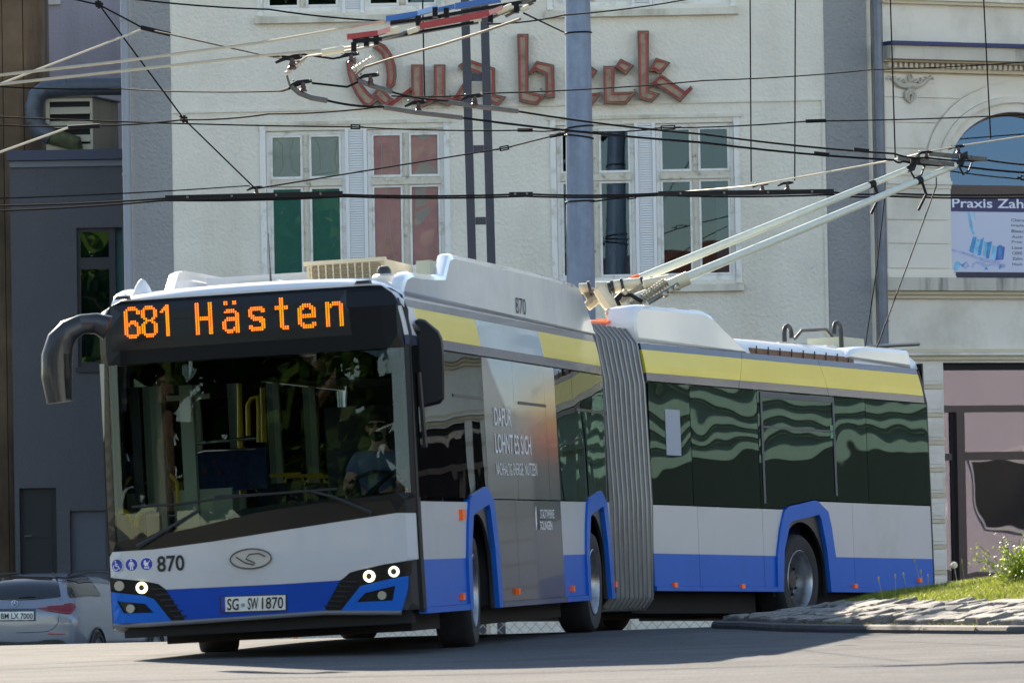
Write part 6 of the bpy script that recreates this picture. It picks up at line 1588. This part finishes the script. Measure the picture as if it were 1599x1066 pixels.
mr_ = B('kerb_side_mirror', mb, mat('mirror_housing', srgb(34, 35, 38), .35, coat=.2), smooth=True)
mb = MB(); mb.tube([atY(105, 552, YMl - .10), atY(106, 590, YMl - .10), atY(107, 622, YMl - .09)], .022, 8); build('mirror_glass_edge', mb, black, mr_)
hs = [(648, 500), (655, 497), (664, 499), (685, 516), (691, 528), (694, 560), (694, 622), (688, 630), (660, 637), (655, 632), (652, 560)]
YMr = 45.9
mb = MB(); n = len(hs)
cen = (sum(x for x, y in hs) / n, sum(y for x, y in hs) / n)
for dY, k in ((-.09, .86), (-.06, .97), (.05, 1.0), (.10, .92)):
    for x, y in hs: mb.v.append(atY(cen[0] + (x - cen[0]) * k, cen[1] + (y - cen[1]) * (k * .5 + .5), YMr + dY))
for r_ in range(3):
    for j in range(n): a, b = r_ * n + j, r_ * n + (j + 1) % n; mb.f.append((a, b, b + n, a + n))
mb.f += [tuple(range(n)), tuple(3 * n + j for j in range(n))]
ml_ = B('driver_side_mirror', mb, mat('mirror_black', srgb(18, 19, 24), .5, spec=.25), smooth=True)
build('mirror_arm', MB().tube([atY(632, 508, 45.8), atY(640, 512, 45.75), atY(652, 516, 45.85)], .05, 8), plast, ml_, smooth=True); build('mirror_arm', MB().tube([atY(636, 524, 45.8), atY(652, 528, 45.85)], .035, 8), plast, ml_, smooth=True)
B('mirror_stay', MB().tube([FP(-2.45, 1.30, 2.2), FP(-2.40, 1.31, 1.6)], .02, 6), plast)
# ================= trolley poles
poleM = mat('pole_paint', srgb(206, 208, 192), .4, var=.06, vscale=4); spr = mat('spring_steel', srgb(170, 160, 140), .4, metal=.5, var=.2, vscale=20)
Yb1, Yb2 = 57.5, 57.0
def pole(piv, k1, head, Yp, Yh, nm):
    A = atY(*piv, Yp); H_3 = atY(*head, Yh)
    K = A.lerp(H_3, .12)
    po = B('trolley_pole', MB().tube([A, K, A.lerp(H_3, .5), H_3], 0, 12, rs=[.05, .048, .043, .034]), poleM, smooth=True)
    d = (H_3 - A).normalized()
    build('pole_head', MB().tube([H_3 - d * .12, H_3, H_3 + d * .05 + V((0, 0, .05))], .03, 8, rs=[.036, .04, .035]).box(lambda u, v, w_: H_3 + d * (.03 + u) + V((0, w_, v)), (-.05, .02, -.035), (.12, .10, .035)), blkM, po)
    build('head_loop', MB().tube([H_3 + d * .1 + V((.02, 0, .03)), H_3 + d * .2 + V((.02, 0, -.03)), H_3 + d * .17 + V((0, 0, -.12)), H_3 + d * .05 + V((0, 0, -.13)), H_3 - d * .02 + V((0, 0, -.04))], .011, 6), blkM, po, smooth=True)
    for f in (.10, .86): q_ = A.lerp(H_3, f); build('pole_collar', MB().tube([q_ - d * .05, q_ + d * .05], .056 if f < .5 else .042, 12), blkM if f > .5 else orange, po, smooth=True)
    build('retriever_clip', MB().tube([A.lerp(H_3, .87), A.lerp(H_3, .87) + V((.05, 0, -.16)), A.lerp(H_3, .85) + V((.03, 0, -.30))], .016, 6), blkM, po)
    return A, H_3, d
A1, H1, d1_ = pole((940, 459), 0, (1424, 262), Yb1, 61.4, 'a'); A2_, H2_, d2_ = pole((992, 466), 0, (1500, 255), Yb2, 61.9, 'b')
for (x0, y0, x1, y1, Y1, Y2) in ((1381, 312, 1350, 533, 61.2, 61.6), (1462, 291, 1367, 534, 61.5, 61.6)):
    B('retriever_rope', MB().tube([atY(x0, y0 - 14, Y1), atY(x0, y0, Y1), atY((x0 + x1) / 2 + 3, (y0 + y1) / 2, (Y1 + Y2) / 2), atY(x1, y1 + 14, Y2)], .007, 6), blkM)
q7 = lambda x, y, Y=57.2: atY(880 + x * .15007, 420 + y * .15007, Y)
B('pole_mount', MB().tube([q7(360, 200), q7(440, 320), q7(540, 460), q7(600, 560)], .07, 8, rs=[.06, .075, .07, .10]), mat('mount_cream', srgb(206, 198, 172), .5, dirt=srgb(90, 70, 50), dscale=6, dlo=.6, dhi=.7))
B('pole_mount', MB().tube([q7(600, 380, 57), q7(700, 470, 57), q7(640, 540, 57)], .09, 8), MATS['mount_cream'])
B('mount_turntable', MB().lathe(RP(-3.25, 0, 2.99), RF[3], [(.5, 0), (.5, .06), (.3, .09), (.3, .14), (.001, .15)], 24), MATS['mount_cream'], smooth=True)
def spring(p, q_, r_, n=14):
    p, q_ = V(p), V(q_); d = (q_ - p); L = d.length; d.normalize(); u = d.orthogonal().normalized(); w_ = d.cross(u); pts = []
    for i in range(n * 8 + 1): a = i * math.pi / 4; pts.append(p + d * (L * i / (n * 8)) + (u * math.cos(a) + w_ * math.sin(a)) * r_)
    return MB().tube(pts, .011, 5)
for a, b, Y in (((700, 400), (1075, 130), 57.0), ((590, 350), (850, 190), 57.3), ((240, 390), (400, 270), 57.4), ((230, 290), (330, 240), 57.5)):
    B('pole_spring', spring(q7(*a, Y), q7(*b, Y), .045), spr, smooth=True); B('spring_rod', MB().tube([q7(*a, Y), q7(*b, Y)], .03, 8), MATS['mount_cream'], smooth=True)
for a, b, Y, r_ in (((160, 205), (280, 200), 57.5, .055), ((330, 190), (500, 190), 57.5, .06), ((520, 180), (820, 150), 57.4, .062), ((830, 160), (1100, 105), 57.2, .05), ((1100, 180), (1300, 90), 57.0, .07), ((880, 350), (1200, 160), 56.9, .025), ((700, 380), (960, 200), 57.1, .022)):
    B('pole_base_arm', MB().tube([q7(*a, Y), q7(*b, Y)], r_, 10), MATS['mount_cream'] if r_ > .03 else steelM, smooth=True)
for x, y in ((270, 200), (510, 190), (610, 170), (820, 150), (1190, 150), (930, 150), (480, 210)): B('arm_clamp', MB().tube([q7(x - 14, y + 3, 57.4), q7(x + 14, y - 3, 57.4)], .075, 10), plast, smooth=True)
for pts in ([(640, 530), (600, 430), (560, 330), (600, 270), (700, 270), (820, 340)], [(545, 470), (490, 500), (450, 580)], [(540, 480), (500, 520), (475, 590)], [(630, 520), (590, 400), (545, 300), (600, 250)]):
    B('power_cable', MB().tube(sag([q7(*p, 56.9) for p in pts], 3, 0), .02 if len(pts) > 3 else .012, 6), blkM, smooth=True)
for x, y in ((460, 440), (460, 475), (640, 240), (1060, 265), (1120, 225), (1180, 195)): B('mount_bolt', MB().ball(q7(x, y, 56.85), .03, 6), spr, smooth=True)
# ================= interior seen through the windscreen
def ipx(x, y, s):
    d = ray(x, y); c = FF[0] + FF[1] * s; k = (c - EYE).dot(FF[1]) / d.dot(FF[1]); q_ = EYE + d * k - FF[0]; return q_.dot(FF[2]), q_.dot(FF[3])
def ip(x, y, s): t, z = ipx(x, y, s); return FP(s, t, z)
def itube(name, pts, s, r_, m_): return B(name, MB().tube([ip(x, y, s) for x, y in pts], r_, 8), m_, smooth=True)
def iplate(name, x0, y0, x1, y1, s, m_, th=.04):
    (t0, z1), (t1, z0) = ipx(x0, y0, s), ipx(x1, y1, s); return B(name, MB().box(lambda u, v, d: FP(s + d, u, v), (t0, z0, 0), (t1, z1, th)), m_)
B('dashboard', MB().hexa([FP(-2.6, -.3, .75), FP(-2.6, 1.18, .75), FP(-2.05, 1.18, .75), FP(-2.05, -.3, .75), FP(-2.58, -.3, 1.12), FP(-2.58, 1.18, 1.2), FP(-2.05, 1.18, 1.28), FP(-2.05, -.3, 1.2)]), interD)
B('door_post', MB().box(lambda u, v, d: FP(d, u, v), (-.86, .42, -1.7), (-.75, 2.42, -1.62)), creamI)
iplate('cream_post', 241, 592, 262, 830, -1.5, creamI); iplate('cream_post', 291, 590, 301, 700, 0.2, creamI); iplate('cream_rail', 260, 618, 327, 622, -1.2, creamI, .03)
iplate('door_leaf_edge', 180, 600, 189, 830, -2.0, plast); iplate('door_leaf_edge', 202, 595, 228, 840, -1.9, plast); iplate('door_leaf_edge', 255, 590, 262, 800, -1.85, plast)
itube('yellow_handrail', [(374, 600), (375, 690), (378, 775)], -.6, .022, yelP); itube('yellow_handrail', [(388, 680), (387, 632), (393, 622), (402, 618), (404, 640), (404, 690)], -.3, .020, yelP); itube('yellow_handrail', [(410, 605), (412, 690)], .6, .022, yelP); itube('yellow_handrail', [(313, 650), (313, 700)], 1.5, .022, yelP)
itube('yellow_handrail', [(212, 822), (215, 805), (222, 798), (242, 793)], -2.3, .020, yelP); itube('yellow_handrail', [(207, 822), (203, 805), (195, 798), (186, 796)], -2.2, .020, yelP); itube('yellow_handrail', [(171, 810), (174, 800), (184, 803)], -2.3, .018, yelP); itube('yellow_handrail', [(266, 740), (276, 752), (279, 790)], -1.2, .016, yelP)
iplate('partition_board', 271, 766, 366, 838, -1.1, creamI)
(t0, z1), (t1, z0) = ipx(290, 705, -.9), ipx(372, 765, -.9)
B('passenger_seat', MB().box(lambda u, v, d: FP(d, u, v), (t0, z0, -.9), (t1 + .25, z1, -.8)), seatB)
itube('seat_handle', [(292, 715), (295, 700), (308, 692), (340, 688), (400, 684)], -.92, .015, chrome); itube('seat_handle', [(300, 708), (320, 703), (400, 700)], -.93, .012, chrome)
for (s_, t_) in [(s, t) for s in (1.0, 1.9, 2.8, 3.7, 4.6) for t in (-.85, .55)]:
    st = B('passenger_seat', MB().box(lambda u, v, d: FP(s_ + d, t_ + u, v), (0, .78, .05), (.42, .86, .45)).box(lambda u, v, d: FP(s_ + d, t_ + u, v), (0, .862, .0), (.42, 1.45, .06)), seatB)
    build('seat_handle', MB().tube([FP(s_ + .03, t_ + .02, 1.44), FP(s_ + .03, t_ + .05, 1.52), FP(s_ + .03, t_ + .37, 1.52), FP(s_ + .03, t_ + .40, 1.44)], .015, 6), yelP, st)
for (s_, t_) in [(s, t) for s in (-2.4, -1.6, -.5, .35, 1.2, 2.1) for t in (-.95, .62)]:
    st = B('passenger_seat', MB().box(lambda u, v, d: RP(s_ + d, t_ + u, v), (0, .88, .05), (.42, .96, .45)).box(lambda u, v, d: RP(s_ + d, t_ + u, v), (0, .962, .0), (.42, 1.62, .06)), seatB)
    build('seat_handle', MB().tube([RP(s_ + .03, t_ + .02, 1.6), RP(s_ + .03, t_ + .06, 1.7), RP(s_ + .03, t_ + .36, 1.7), RP(s_ + .03, t_ + .40, 1.6)], .015, 6), plast, st)
for s_ in (-2.9, -.9, 1.2): B('yellow_handrail', MB().tube([RP(s_, .5, .42), RP(s_, .5, 2.44)], .018, 8), yelP, smooth=True)
(t0, z1), (t1, z0) = ipx(497, 611, -1.6), ipx(512, 628, -1.6)
B('driver_cab_screen', MB().box(lambda u, v, d: FP(d, u, v), (.25, .42, -1.25), (1.2, 2.0, -1.2)), interD)
B('driver_seat', MB().box(lambda u, v, d: FP(d, u, v), (.55, .42, -1.9), (1.05, 1.0, -1.45)).box(lambda u, v, d: FP(d, u, v), (.58, 1.002, -1.5), (1.02, 1.7, -1.38)), interD)
stw = MB(); cS = FP(-2.12, .82, 1.30); ax = (FF[3] * .8 - FF[1] * .6).normalized(); u = ax.orthogonal().normalized(); w_ = ax.cross(u)
stw.tube([cS + (u * math.cos(2 * math.pi * k / 28) + w_ * math.sin(2 * math.pi * k / 28)) * .23 for k in range(29)], .016, 8); stw.tube([cS - u * .22, cS + u * .22], .018, 6); stw.tube([cS, cS - ax * .25], .03, 8)
B('steering_wheel', stw, plast, smooth=True)
# ================================================================ people
def skinned(name, joints, edges, m_, parent, rootj, sub=2):
    me = bpy.data.meshes.new(name); keys = list(joints); off = rootloc(parent) if parent else V((0, 0, 0))
    me.from_pydata([tuple(V(joints[k][0]) - off) for k in keys], [(keys.index(a), keys.index(b)) for a, b in edges], [])
    o = bpy.data.objects.new(name, me); COL.objects.link(o)
    md = o.modifiers.new('skin', 'SKIN'); md.use_smooth_shade = True
    for i, k in enumerate(keys):
        r_ = joints[k][1]; sv = me.skin_vertices[0].data[i]; sv.radius = (r_, r_) if isinstance(r_, (int, float)) else r_
        sv.use_root = (k == rootj)
    s2 = o.modifiers.new('sub', 'SUBSURF'); s2.levels = sub; s2.render_levels = sub
    dg = bpy.context.evaluated_depsgraph_get(); ev = o.evaluated_get(dg); m2 = bpy.data.meshes.new_from_object(ev)
    o.modifiers.clear(); o.data = m2; m2.materials.clear(); m2.materials.append(m_)
    for p in m2.polygons: p.use_smooth = True
    if parent: o.parent = parent
    return o
skin = mat('skin', srgb(196, 146, 118), .55); hair = mat('dark_hair', srgb(40, 32, 28), .8)
# ---- driver
hx = FP(-1.78, *ipx(590, 668, -1.78)); up = FF[3]; fwd = -FF[1]; rt_ = FF[2]
drv = root('person', FP(-1.7, .82, 1.0), 'bus driver with sunglasses, short beard and pale blue shirt at the steering wheel', 'person')
L_ = lambda a, b, c: hx + rt_ * a + fwd * b + up * c
hands = [cS + u * .22, cS - u * .22]
J = {'pel': (L_(-.02, -.05, -.80), .15), 'wai': (L_(-.02, -.05, -.58), .145), 'che': (L_(-.01, -.03, -.36), .165), 'nek0': (L_(0, -.02, -.20), .07), 'nek': (L_(0, 0, -.12), .058), 'hd0': (L_(0, .015, -.05), .075), 'hd1': (L_(0, .01, .03), .088), 'hd2': (L_(0, -.005, .10), .06),
     'shl': (L_(-.19, -.03, -.25), .065), 'ell': (L_(-.26, .08, -.48), .048), 'wrl': (cS - rt_ * .20 + up * .03, .03), 'hal': (cS - rt_ * .21 + up * .05, .035),
     'shr': (L_(.19, -.03, -.25), .065), 'elr': (L_(.26, .08, -.48), .048), 'wrr': (cS + rt_ * .20 + up * .03, .03), 'har': (cS + rt_ * .21 + up * .05, .035),
     'kl': (L_(-.14, .36, -.80), .075), 'kr': (L_(.12, .36, -.80), .075), 'fl': (L_(-.14, .45, -1.2), .05), 'fr': (L_(.12, .45, -1.2), .05)}
E_ = [('pel', 'wai'), ('wai', 'che'), ('che', 'nek0'), ('nek0', 'nek'), ('nek', 'hd0'), ('hd0', 'hd1'), ('hd1', 'hd2'), ('che', 'shl'), ('shl', 'ell'), ('ell', 'wrl'), ('wrl', 'hal'), ('che', 'shr'), ('shr', 'elr'), ('elr', 'wrr'), ('wrr', 'har'), ('pel', 'kl'), ('kl', 'fl'), ('pel', 'kr'), ('kr', 'fr')]
body = skinned('body', J, E_, skin, drv, 'pel')
shirt = mat('shirt', srgb(96, 104, 130), .9, var=.15, vscale=12)
J2 = {k: (J[k][0], J[k][1] + .014) for k in ('pel', 'wai', 'che', 'nek0', 'shl', 'shr')}
J2['ml'] = (J['shl'][0].lerp(J['ell'][0], .6), .068); J2['mr'] = (J['shr'][0].lerp(J['elr'][0], .6), .068); J2['nek0'] = (L_(0, -.02, -.21), .075)
skinned('shirt', J2, [('pel', 'wai'), ('wai', 'che'), ('che', 'nek0'), ('che', 'shl'), ('shl', 'ml'), ('che', 'shr'), ('shr', 'mr')], shirt, drv, 'pel')
mb = MB().ball(L_(0, -.02, .075), .095, 8, (.95, 1.05, .8)); build('hair', mb, hair, drv, smooth=True)
mb = MB().ball(L_(0, .055, -.065), .058, 8, (1, .8, .8)); build('beard', mb, hair, drv, smooth=True)
mb = MB()
for s_ in (-1, 1): mb.ball(L_(.036 * s_, .092, .022), .030, 7, (1, .5, .75))
mb.tube([L_(-.09, .0, .03), L_(-.075, .08, .03), L_(0, .105, .03), L_(.075, .08, .03), L_(.09, .0, .03)], .006, 6); build('sunglasses', mb, black, drv, smooth=True)
mb = MB().tube([L_(0, .098, .025), L_(0, .118, -.012), L_(0, .098, -.02)], .012, 6); build('nose', mb, skin, drv, smooth=True)
mb = MB()
for s_ in (-1, 1): mb.ball(L_(.092 * s_, -.005, .0), .026, 6, (.4, .7, 1))
build('ears', mb, skin, drv, smooth=True)
for side in (-1, 1):
    w0 = J['wrl' if side < 0 else 'wrr'][0]; mb = MB(); base = w0 + up * .05
    for k in range(4):
        o_ = base + fwd * (.02 - .018 * k) + up * .0; mb.tube([o_, o_ + rt_ * side * .035 + up * .012, o_ + rt_ * side * .045 - up * .02, o_ + rt_ * side * .02 - up * .04], .0088, 6)
    mb.tube([base, base - rt_ * side * .02 + up * .02, base - rt_ * side * .045 + up * .0], .0095, 6); build('fingers', mb, skin, drv, smooth=True)
# ---- pedestrian standing beyond the bus; a bare shin shows under the bumper
g = gpt(462, 996); py = 58.5; px0 = atY(462, 990, py).x; zg = gz(px0, py)
ped = root('person', V((px0, py, zg)), 'pedestrian whose bare leg shows beneath the bus bumper', 'person')
Q = lambda a, b, c: V((px0 + a, py + b, zg + c))
J = {'pel': (Q(.09, 0, .95), .14), 'wai': (Q(.09, 0, 1.15), .125), 'che': (Q(.09, 0, 1.36), .15), 'nek': (Q(.09, 0, 1.52), .055), 'h0': (Q(.09, 0, 1.60), .075), 'h1': (Q(.09, 0, 1.70), .085), 'h2': (Q(.09, 0, 1.76), .05),
     'sl': (Q(-.09, 0, 1.42), .06), 'el': (Q(-.16, .02, 1.15), .045), 'wl': (Q(-.17, -.06, .92), .03), 'hl': (Q(-.17, -.08, .84), .035), 'sr': (Q(.27, 0, 1.42), .06), 'er': (Q(.34, .02, 1.15), .045), 'wr': (Q(.35, -.06, .92), .03), 'hr': (Q(.35, -.08, .84), .035),
     'hpl': (Q(0, 0, .86), .095), 'kl': (Q(0, -.02, .48), .068), 'cl': (Q(0, .01, .32), .066), 'al': (Q(0, .02, .09), .042), 'tl': (Q(0, -.14, .03), .035), 'hpr': (Q(.14, .1, .86), .095), 'kr': (Q(.06, .22, .48), .068), 'cr': (Q(.01, .30, .32), .066), 'ar': (Q(-.02, .34, .09), .042), 'tr': (Q(-.02, .22, .03), .035)}
E_ = [('pel', 'wai'), ('wai', 'che'), ('che', 'nek'), ('nek', 'h0'), ('h0', 'h1'), ('h1', 'h2'), ('che', 'sl'), ('sl', 'el'), ('el', 'wl'), ('wl', 'hl'), ('che', 'sr'), ('sr', 'er'), ('er', 'wr'), ('wr', 'hr'), ('pel', 'hpl'), ('hpl', 'kl'), ('kl', 'cl'), ('cl', 'al'), ('al', 'tl'), ('pel', 'hpr'), ('hpr', 'kr'), ('kr', 'cr'), ('cr', 'ar'), ('ar', 'tr')]
skinned('body', J, E_, skin, ped, 'pel')
J2 = {k: (J[k][0], J[k][1] + .016) for k in ('pel', 'wai', 'che', 'sl', 'sr')}; skinned('shirt', J2, [('pel', 'wai'), ('wai', 'che'), ('che', 'sl'), ('che', 'sr')], mat('grey_shirt', srgb(150, 150, 150), .9), ped, 'pel')
J3 = {k: (J[k][0], J[k][1] + .02) for k in ('pel', 'hpl', 'hpr')}; J3['ml'] = (J['hpl'][0].lerp(J['kl'][0], .8), .09); J3['mr'] = (J['hpr'][0].lerp(J['kr'][0], .8), .09)
skinned('shorts', J3, [('pel', 'hpl'), ('hpl', 'ml'), ('pel', 'hpr'), ('hpr', 'mr')], mat('shorts', srgb(60, 66, 80), .9), ped, 'pel')
build('hair', MB().ball(Q(.09, .015, 1.72), .1, 8, (.95, 1.05, .9)), hair, ped, smooth=True)
# ================================================================ parked estate car
from mathutils.bvhtree import BVHTree
YC = 79.0; cx = atY(26, 1000, YC).x; cg = gz(cx, YC + 1.5) - .06; cyaw = R(13)
CU = V((math.cos(cyaw), -math.sin(cyaw), 0)); CV = V((math.sin(cyaw), math.cos(cyaw), 0))
car = root('parked_car', V((cx, YC, cg)), 'silver estate car parked in the shade, seen from behind', 'car')
carM = mat('silver_paint', srgb(122, 130, 144), .25, metal=.25, coat=.6, var=.03, vscale=2)
def cp(x, y, z): return V((cx, YC, cg)) + CU * x + CV * y + UP * z
ST = [(0.0, [(.68, .40), (.80, .56), (.82, .76), (.74, .93), (.3, .95)]), (.05, [(.78, .30), (.86, .54), (.885, .82), (.80, .98), (.3, 1.0)]), (.28, [(.82, .24), (.885, .54), (.90, .92), (.70, 1.24), (.3, 1.28)]), (.5, [(.84, .22), (.89, .54), (.905, .93), (.655, 1.37), (.3, 1.42)]),
      (1.1, [(.86, .2), (.90, .54), (.905, .93), (.64, 1.42), (.3, 1.465)]), (2.2, [(.86, .2), (.90, .54), (.905, .92), (.64, 1.42), (.3, 1.46)]), (2.9, [(.86, .2), (.90, .54), (.90, .91), (.64, 1.30), (.3, 1.34)]), (3.5, [(.86, .2), (.895, .54), (.88, .88), (.76, .95), (.3, .98)]), (4.3, [(.82, .24), (.86, .5), (.82, .74), (.7, .79), (.3, .82)]), (4.6, [(.55, .35), (.62, .46), (.6, .60), (.5, .64), (.2, .66)])]
bm = bmesh.new(); rings = []
for y, pr_ in ST:
    pts = [(-x, z) for x, z in pr_] ; pts = pts + [(x, z) for x, z in reversed(pr_)]
    rings.append([bm.verts.new(cp(x, y, z)) for x, z in pts])
n = len(rings[0])
for a, b in zip(rings[:-1], rings[1:]):
    for j in range(n): bm.faces.new((a[j], a[(j + 1) % n], b[(j + 1) % n], b[j]))
bm.faces.new(rings[0]); bm.faces.new(list(reversed(rings[-1])))
bmesh.ops.recalc_face_normals(bm, faces=bm.faces)
me = bpy.data.meshes.new('tmp'); bm.to_mesh(me); bm.free(); tmp = bpy.data.objects.new('tmp', me); COL.objects.link(tmp)
sm = tmp.modifiers.new('s', 'SUBSURF'); sm.levels = 3
cl_ = tmp.data.edges
dg = bpy.context.evaluated_depsgraph_get(); m2 = bpy.data.meshes.new_from_object(tmp.evaluated_get(dg)); bpy.data.objects.remove(tmp)
mb = MB(); mb.v = [v.co.copy() for v in m2.vertices]; mb.f = [tuple(p.vertices) for p in m2.polygons]
build('body', mb, carM, car, smooth='all')
bvh = BVHTree.FromPolygons(mb.v, mb.f)
def cfn(off):
    def f(u, v, d):
        r_ = ray(u / 6.66, 860 + v / 6.66); h = bvh.ray_cast(EYE, r_.normalized())
        if h[0] is None: 
            h = bvh.find_nearest(atY(u / 6.66, 860 + v / 6.66, YC + .4)); nn = h[1]
        p, nn = h[0], h[1]
        if nn.dot(r_) > 0: nn = -nn
        return p + nn * (off - d)
    return f
mir = lambda P: [(346 - x, y + (x - 173) * -.0) for x, y in reversed(P)]
def cpatch(name, P, m_, off=.006, th=.004, st=22, par=car): return build(name, patch(P, cfn(off), th, step=st), m_, par, smooth='all')
cgl = mat('car_glass', (.012, .014, .018, 1), .06, coat=.3)
rg = [(173, 262), (540, 272), (600, 292), (634, 470), (600, 482), (400, 502), (173, 512)]
cpatch('rear_window', rg + mir(rg)[1:-1], cgl)
red_ = mat('tail_lamp_red', srgb(120, 16, 24), .15, coat=.6); redd = mat('reflector_red', srgb(200, 60, 50), .3)
tl = [(372, 594), (560, 562), (715, 540), (770, 548), (790, 575), (775, 615), (735, 652), (700, 656), (600, 642), (480, 620)]
cpatch('tail_lamp', tl, red_, .010); cpatch('tail_lamp', mir(tl), red_, .010)
cpatch('side_window', [(690, 300), (705, 240), (740, 208), (800, 197), (850, 222), (950, 315), (1055, 470), (900, 468), (725, 488), (700, 440)], cgl)
cpatch('reflector', [(490, 852), (600, 854), (690, 860), (665, 868), (520, 868)], redd, .008); cpatch('reflector', mir([(490, 852), (600, 854), (690, 860), (665, 868), (520, 868)]), redd, .008)
cpatch('diffuser', [(173, 945), (400, 935), (470, 918), (600, 915), (660, 930), (700, 960), (690, 1010), (173, 1010)] + mir([(173, 945), (400, 935), (470, 918), (600, 915), (660, 930), (700, 960), (690, 1010), (173, 1010)])[1:-1], plast, .004)
seam = [(622, 490), (618, 640), (605, 740), (560, 800), (500, 832), (400, 842), (173, 848)]
build('tailgate_seam', MB().tube([cfn(.001)(x, y, 0) for x, y in seam], .004, 5), blk, car)
cpatch('plate_recess', [(-14, 600), (370, 596), (372, 725), (-12, 728)], mat('plate_recess_dark', srgb(58, 64, 78), .5), .003, .002)
cpatch('licence_plate', [(-8, 632), (352, 628), (352, 715), (-6, 720)], mat('plate_white', srgb(222, 222, 214), .4), .012, .006)
vs_, fs = text_tris('BM LX 7000', .015)
xa, xb = min(v[0] for v in vs_), max(v[0] for v in vs_); ya, yb = min(v[1] for v in vs_), max(v[1] for v in vs_); f_ = cfn(.016)
build('plate_lettering', MB().add([f_(14 + (x - xa) / (xb - xa) * 330, 704 - (y - ya) / (yb - ya) * 58, 0) for x, y in vs_], fs), MATS['black_print'], car)
f_ = cfn(.014); mb = MB(); c0 = (155, 550)
mb.tube([f_(c0[0] + 33 * math.cos(2 * math.pi * k / 24), c0[1] + 31 * math.sin(2 * math.pi * k / 24), 0) for k in range(25)], .0045, 5)
for k in range(3): a = R(-90 + 120 * k); mb.tube([f_(*c0, 0), f_(c0[0] + 32 * math.cos(a), c0[1] + 30 * math.sin(a), 0)], .005, 5, rs=[.008, .002])
build('emblem', mb, chrome, car)
build('roof_rail', MB().tube([f_(548, 238, 0), cfn(.03)(600, 200, 0), cfn(.035)(680, 178, 0), cp(.66, 1.2, 1.46), cp(.66, 2.0, 1.46), cp(.66, 2.6, 1.40)], .014, 6), plast, car, smooth=True)
build('roof_rail', MB().tube([cp(-.66, .5, 1.40), cp(-.66, .8, 1.45), cp(-.66, 2.0, 1.46), cp(-.66, 2.6, 1.40)], .014, 6), plast, car, smooth=True)
build('rear_wiper', MB().tube([f_(200, 488, 0), f_(300, 478, 0), f_(365, 480, 0)], .01, 6), plast, car)
build('side_trim', MB().tube([cp(.915, .5, .42), cp(.92, 2.3, .42), cp(.91, 3.6, .42)], .015, 6), plast, car)
for y in (.88, 3.72):
    for s_ in (-1, 1):
        wl_ = build('wheel', MB().lathe(cp(.70 * s_, y, .325), CU * s_, [(.2, -.02), (.30, -.01), (.325, .03), (.325, .19), (.30, .22), (.235, .222), (.23, .20)], 32), tyreM, car, smooth=True)
        build('rim', MB().lathe(cp(.70 * s_, y, .325), CU * s_, [(.23, .21), (.2, .19), (.05, .2), (.001, .2)], 24), rimM, wl_, smooth=True)
        build('wheel_arch', MB().tube([cp(.905 * s_, y + .36 * math.cos(a), .325 + .36 * math.sin(a)) for a in [math.pi * k / 12 for k in range(13)]], .02, 6), plast, car)
# ================================================================ trees behind the camera mirrored in the windscreen, and a sapling reaching in at the left
def tree(x, y, h, r_, label, seed, nl=5200, c1=srgb(60, 92, 30), c2=srgb(120, 150, 58), leaf=.22, lo=.35):
    random.seed(seed); z0 = gz(x, y); t_ = root('tree', V((x, y, z0)), label, 'tree')
    mb = MB(); mb.tube([V((x, y, z0)), V((x + .05, y, z0 + h * .3)), V((x, y + .1, z0 + h * .6)), V((x, y, z0 + h * .9))], 0, 10, rs=[h * .02, h * .016, h * .01, h * .003])
    lv = MB(); cl = []
    for k in range(16):
        a = random.uniform(0, 6.28); el = random.uniform(lo, .95); rr = r_ * random.uniform(.45, .95) * math.sin(math.pi * min(1, (el - lo + .12) / (1.12 - lo)))
        b = V((x, y, z0 + h * el * .72)); c = V((x + rr * math.cos(a), y + rr * math.sin(a), z0 + h * el)); cl.append((c, r_ * random.uniform(.28, .42)))
        mb.tube([b, b.lerp(c, .5) + V((0, 0, .1)), c], h * .005, 6, rs=[h * .007, h * .005, h * .002])
    for k in range(nl):
        c, q_ = random.choice(cl); d = V((random.gauss(0, 1), random.gauss(0, 1), random.gauss(0, .8))); d = d.normalized() * q_ * random.uniform(.4, 1.05); p = c + d
        n_ = V((random.gauss(0, 1), random.gauss(0, 1), random.gauss(0, 1))).normalized(); u_ = n_.orthogonal().normalized() * leaf * random.uniform(.6, 1.2); w2 = n_.cross(u_).normalized() * leaf * .5
        lv.add([p - u_, p + w2, p + u_, p - w2], [(0, 1, 2, 3)])
    build('trunk', mb, mat('bark', srgb(86, 72, 58), .9, var=.3, vscale=6, bump=.5, bscale=12), t_, smooth=True)
    build('crown', lv, leafmat('leaf_%d' % seed, c1, c2, .35), t_)
for i_, (x_, y_, h_, r2, lb) in enumerate([(-20, -8, 19, 7.5, 'tall broad tree across the road from the bus windscreen'), (-31, -4, 17, 7, 'rounder tree beside the tall broad tree'), (-9, -16, 19, 7, 'tree standing before the cream terrace'), (-42, 0, 16, 7, 'low crowned tree at the end of the tree row'), (-26, -20, 21, 8, 'tallest tree at the back of the tree row'), (-14, -26, 20, 8, 'tree nearest the cream terrace')]):
    tree(x_, y_, h_, r2, lb, 21 + i_ * 3, 8000, srgb(34, 56, 20), srgb(66, 92, 34), .5, .22)  # extra unseen trees and dark leaves keep bright sky out of the windscreen
tree(-2.13, 16, 3.6, 0.75, 'young leafy tree at the left road edge with leaves reaching into view', 24, 700, srgb(70, 130, 30), srgb(130, 190, 60), .045, .45)
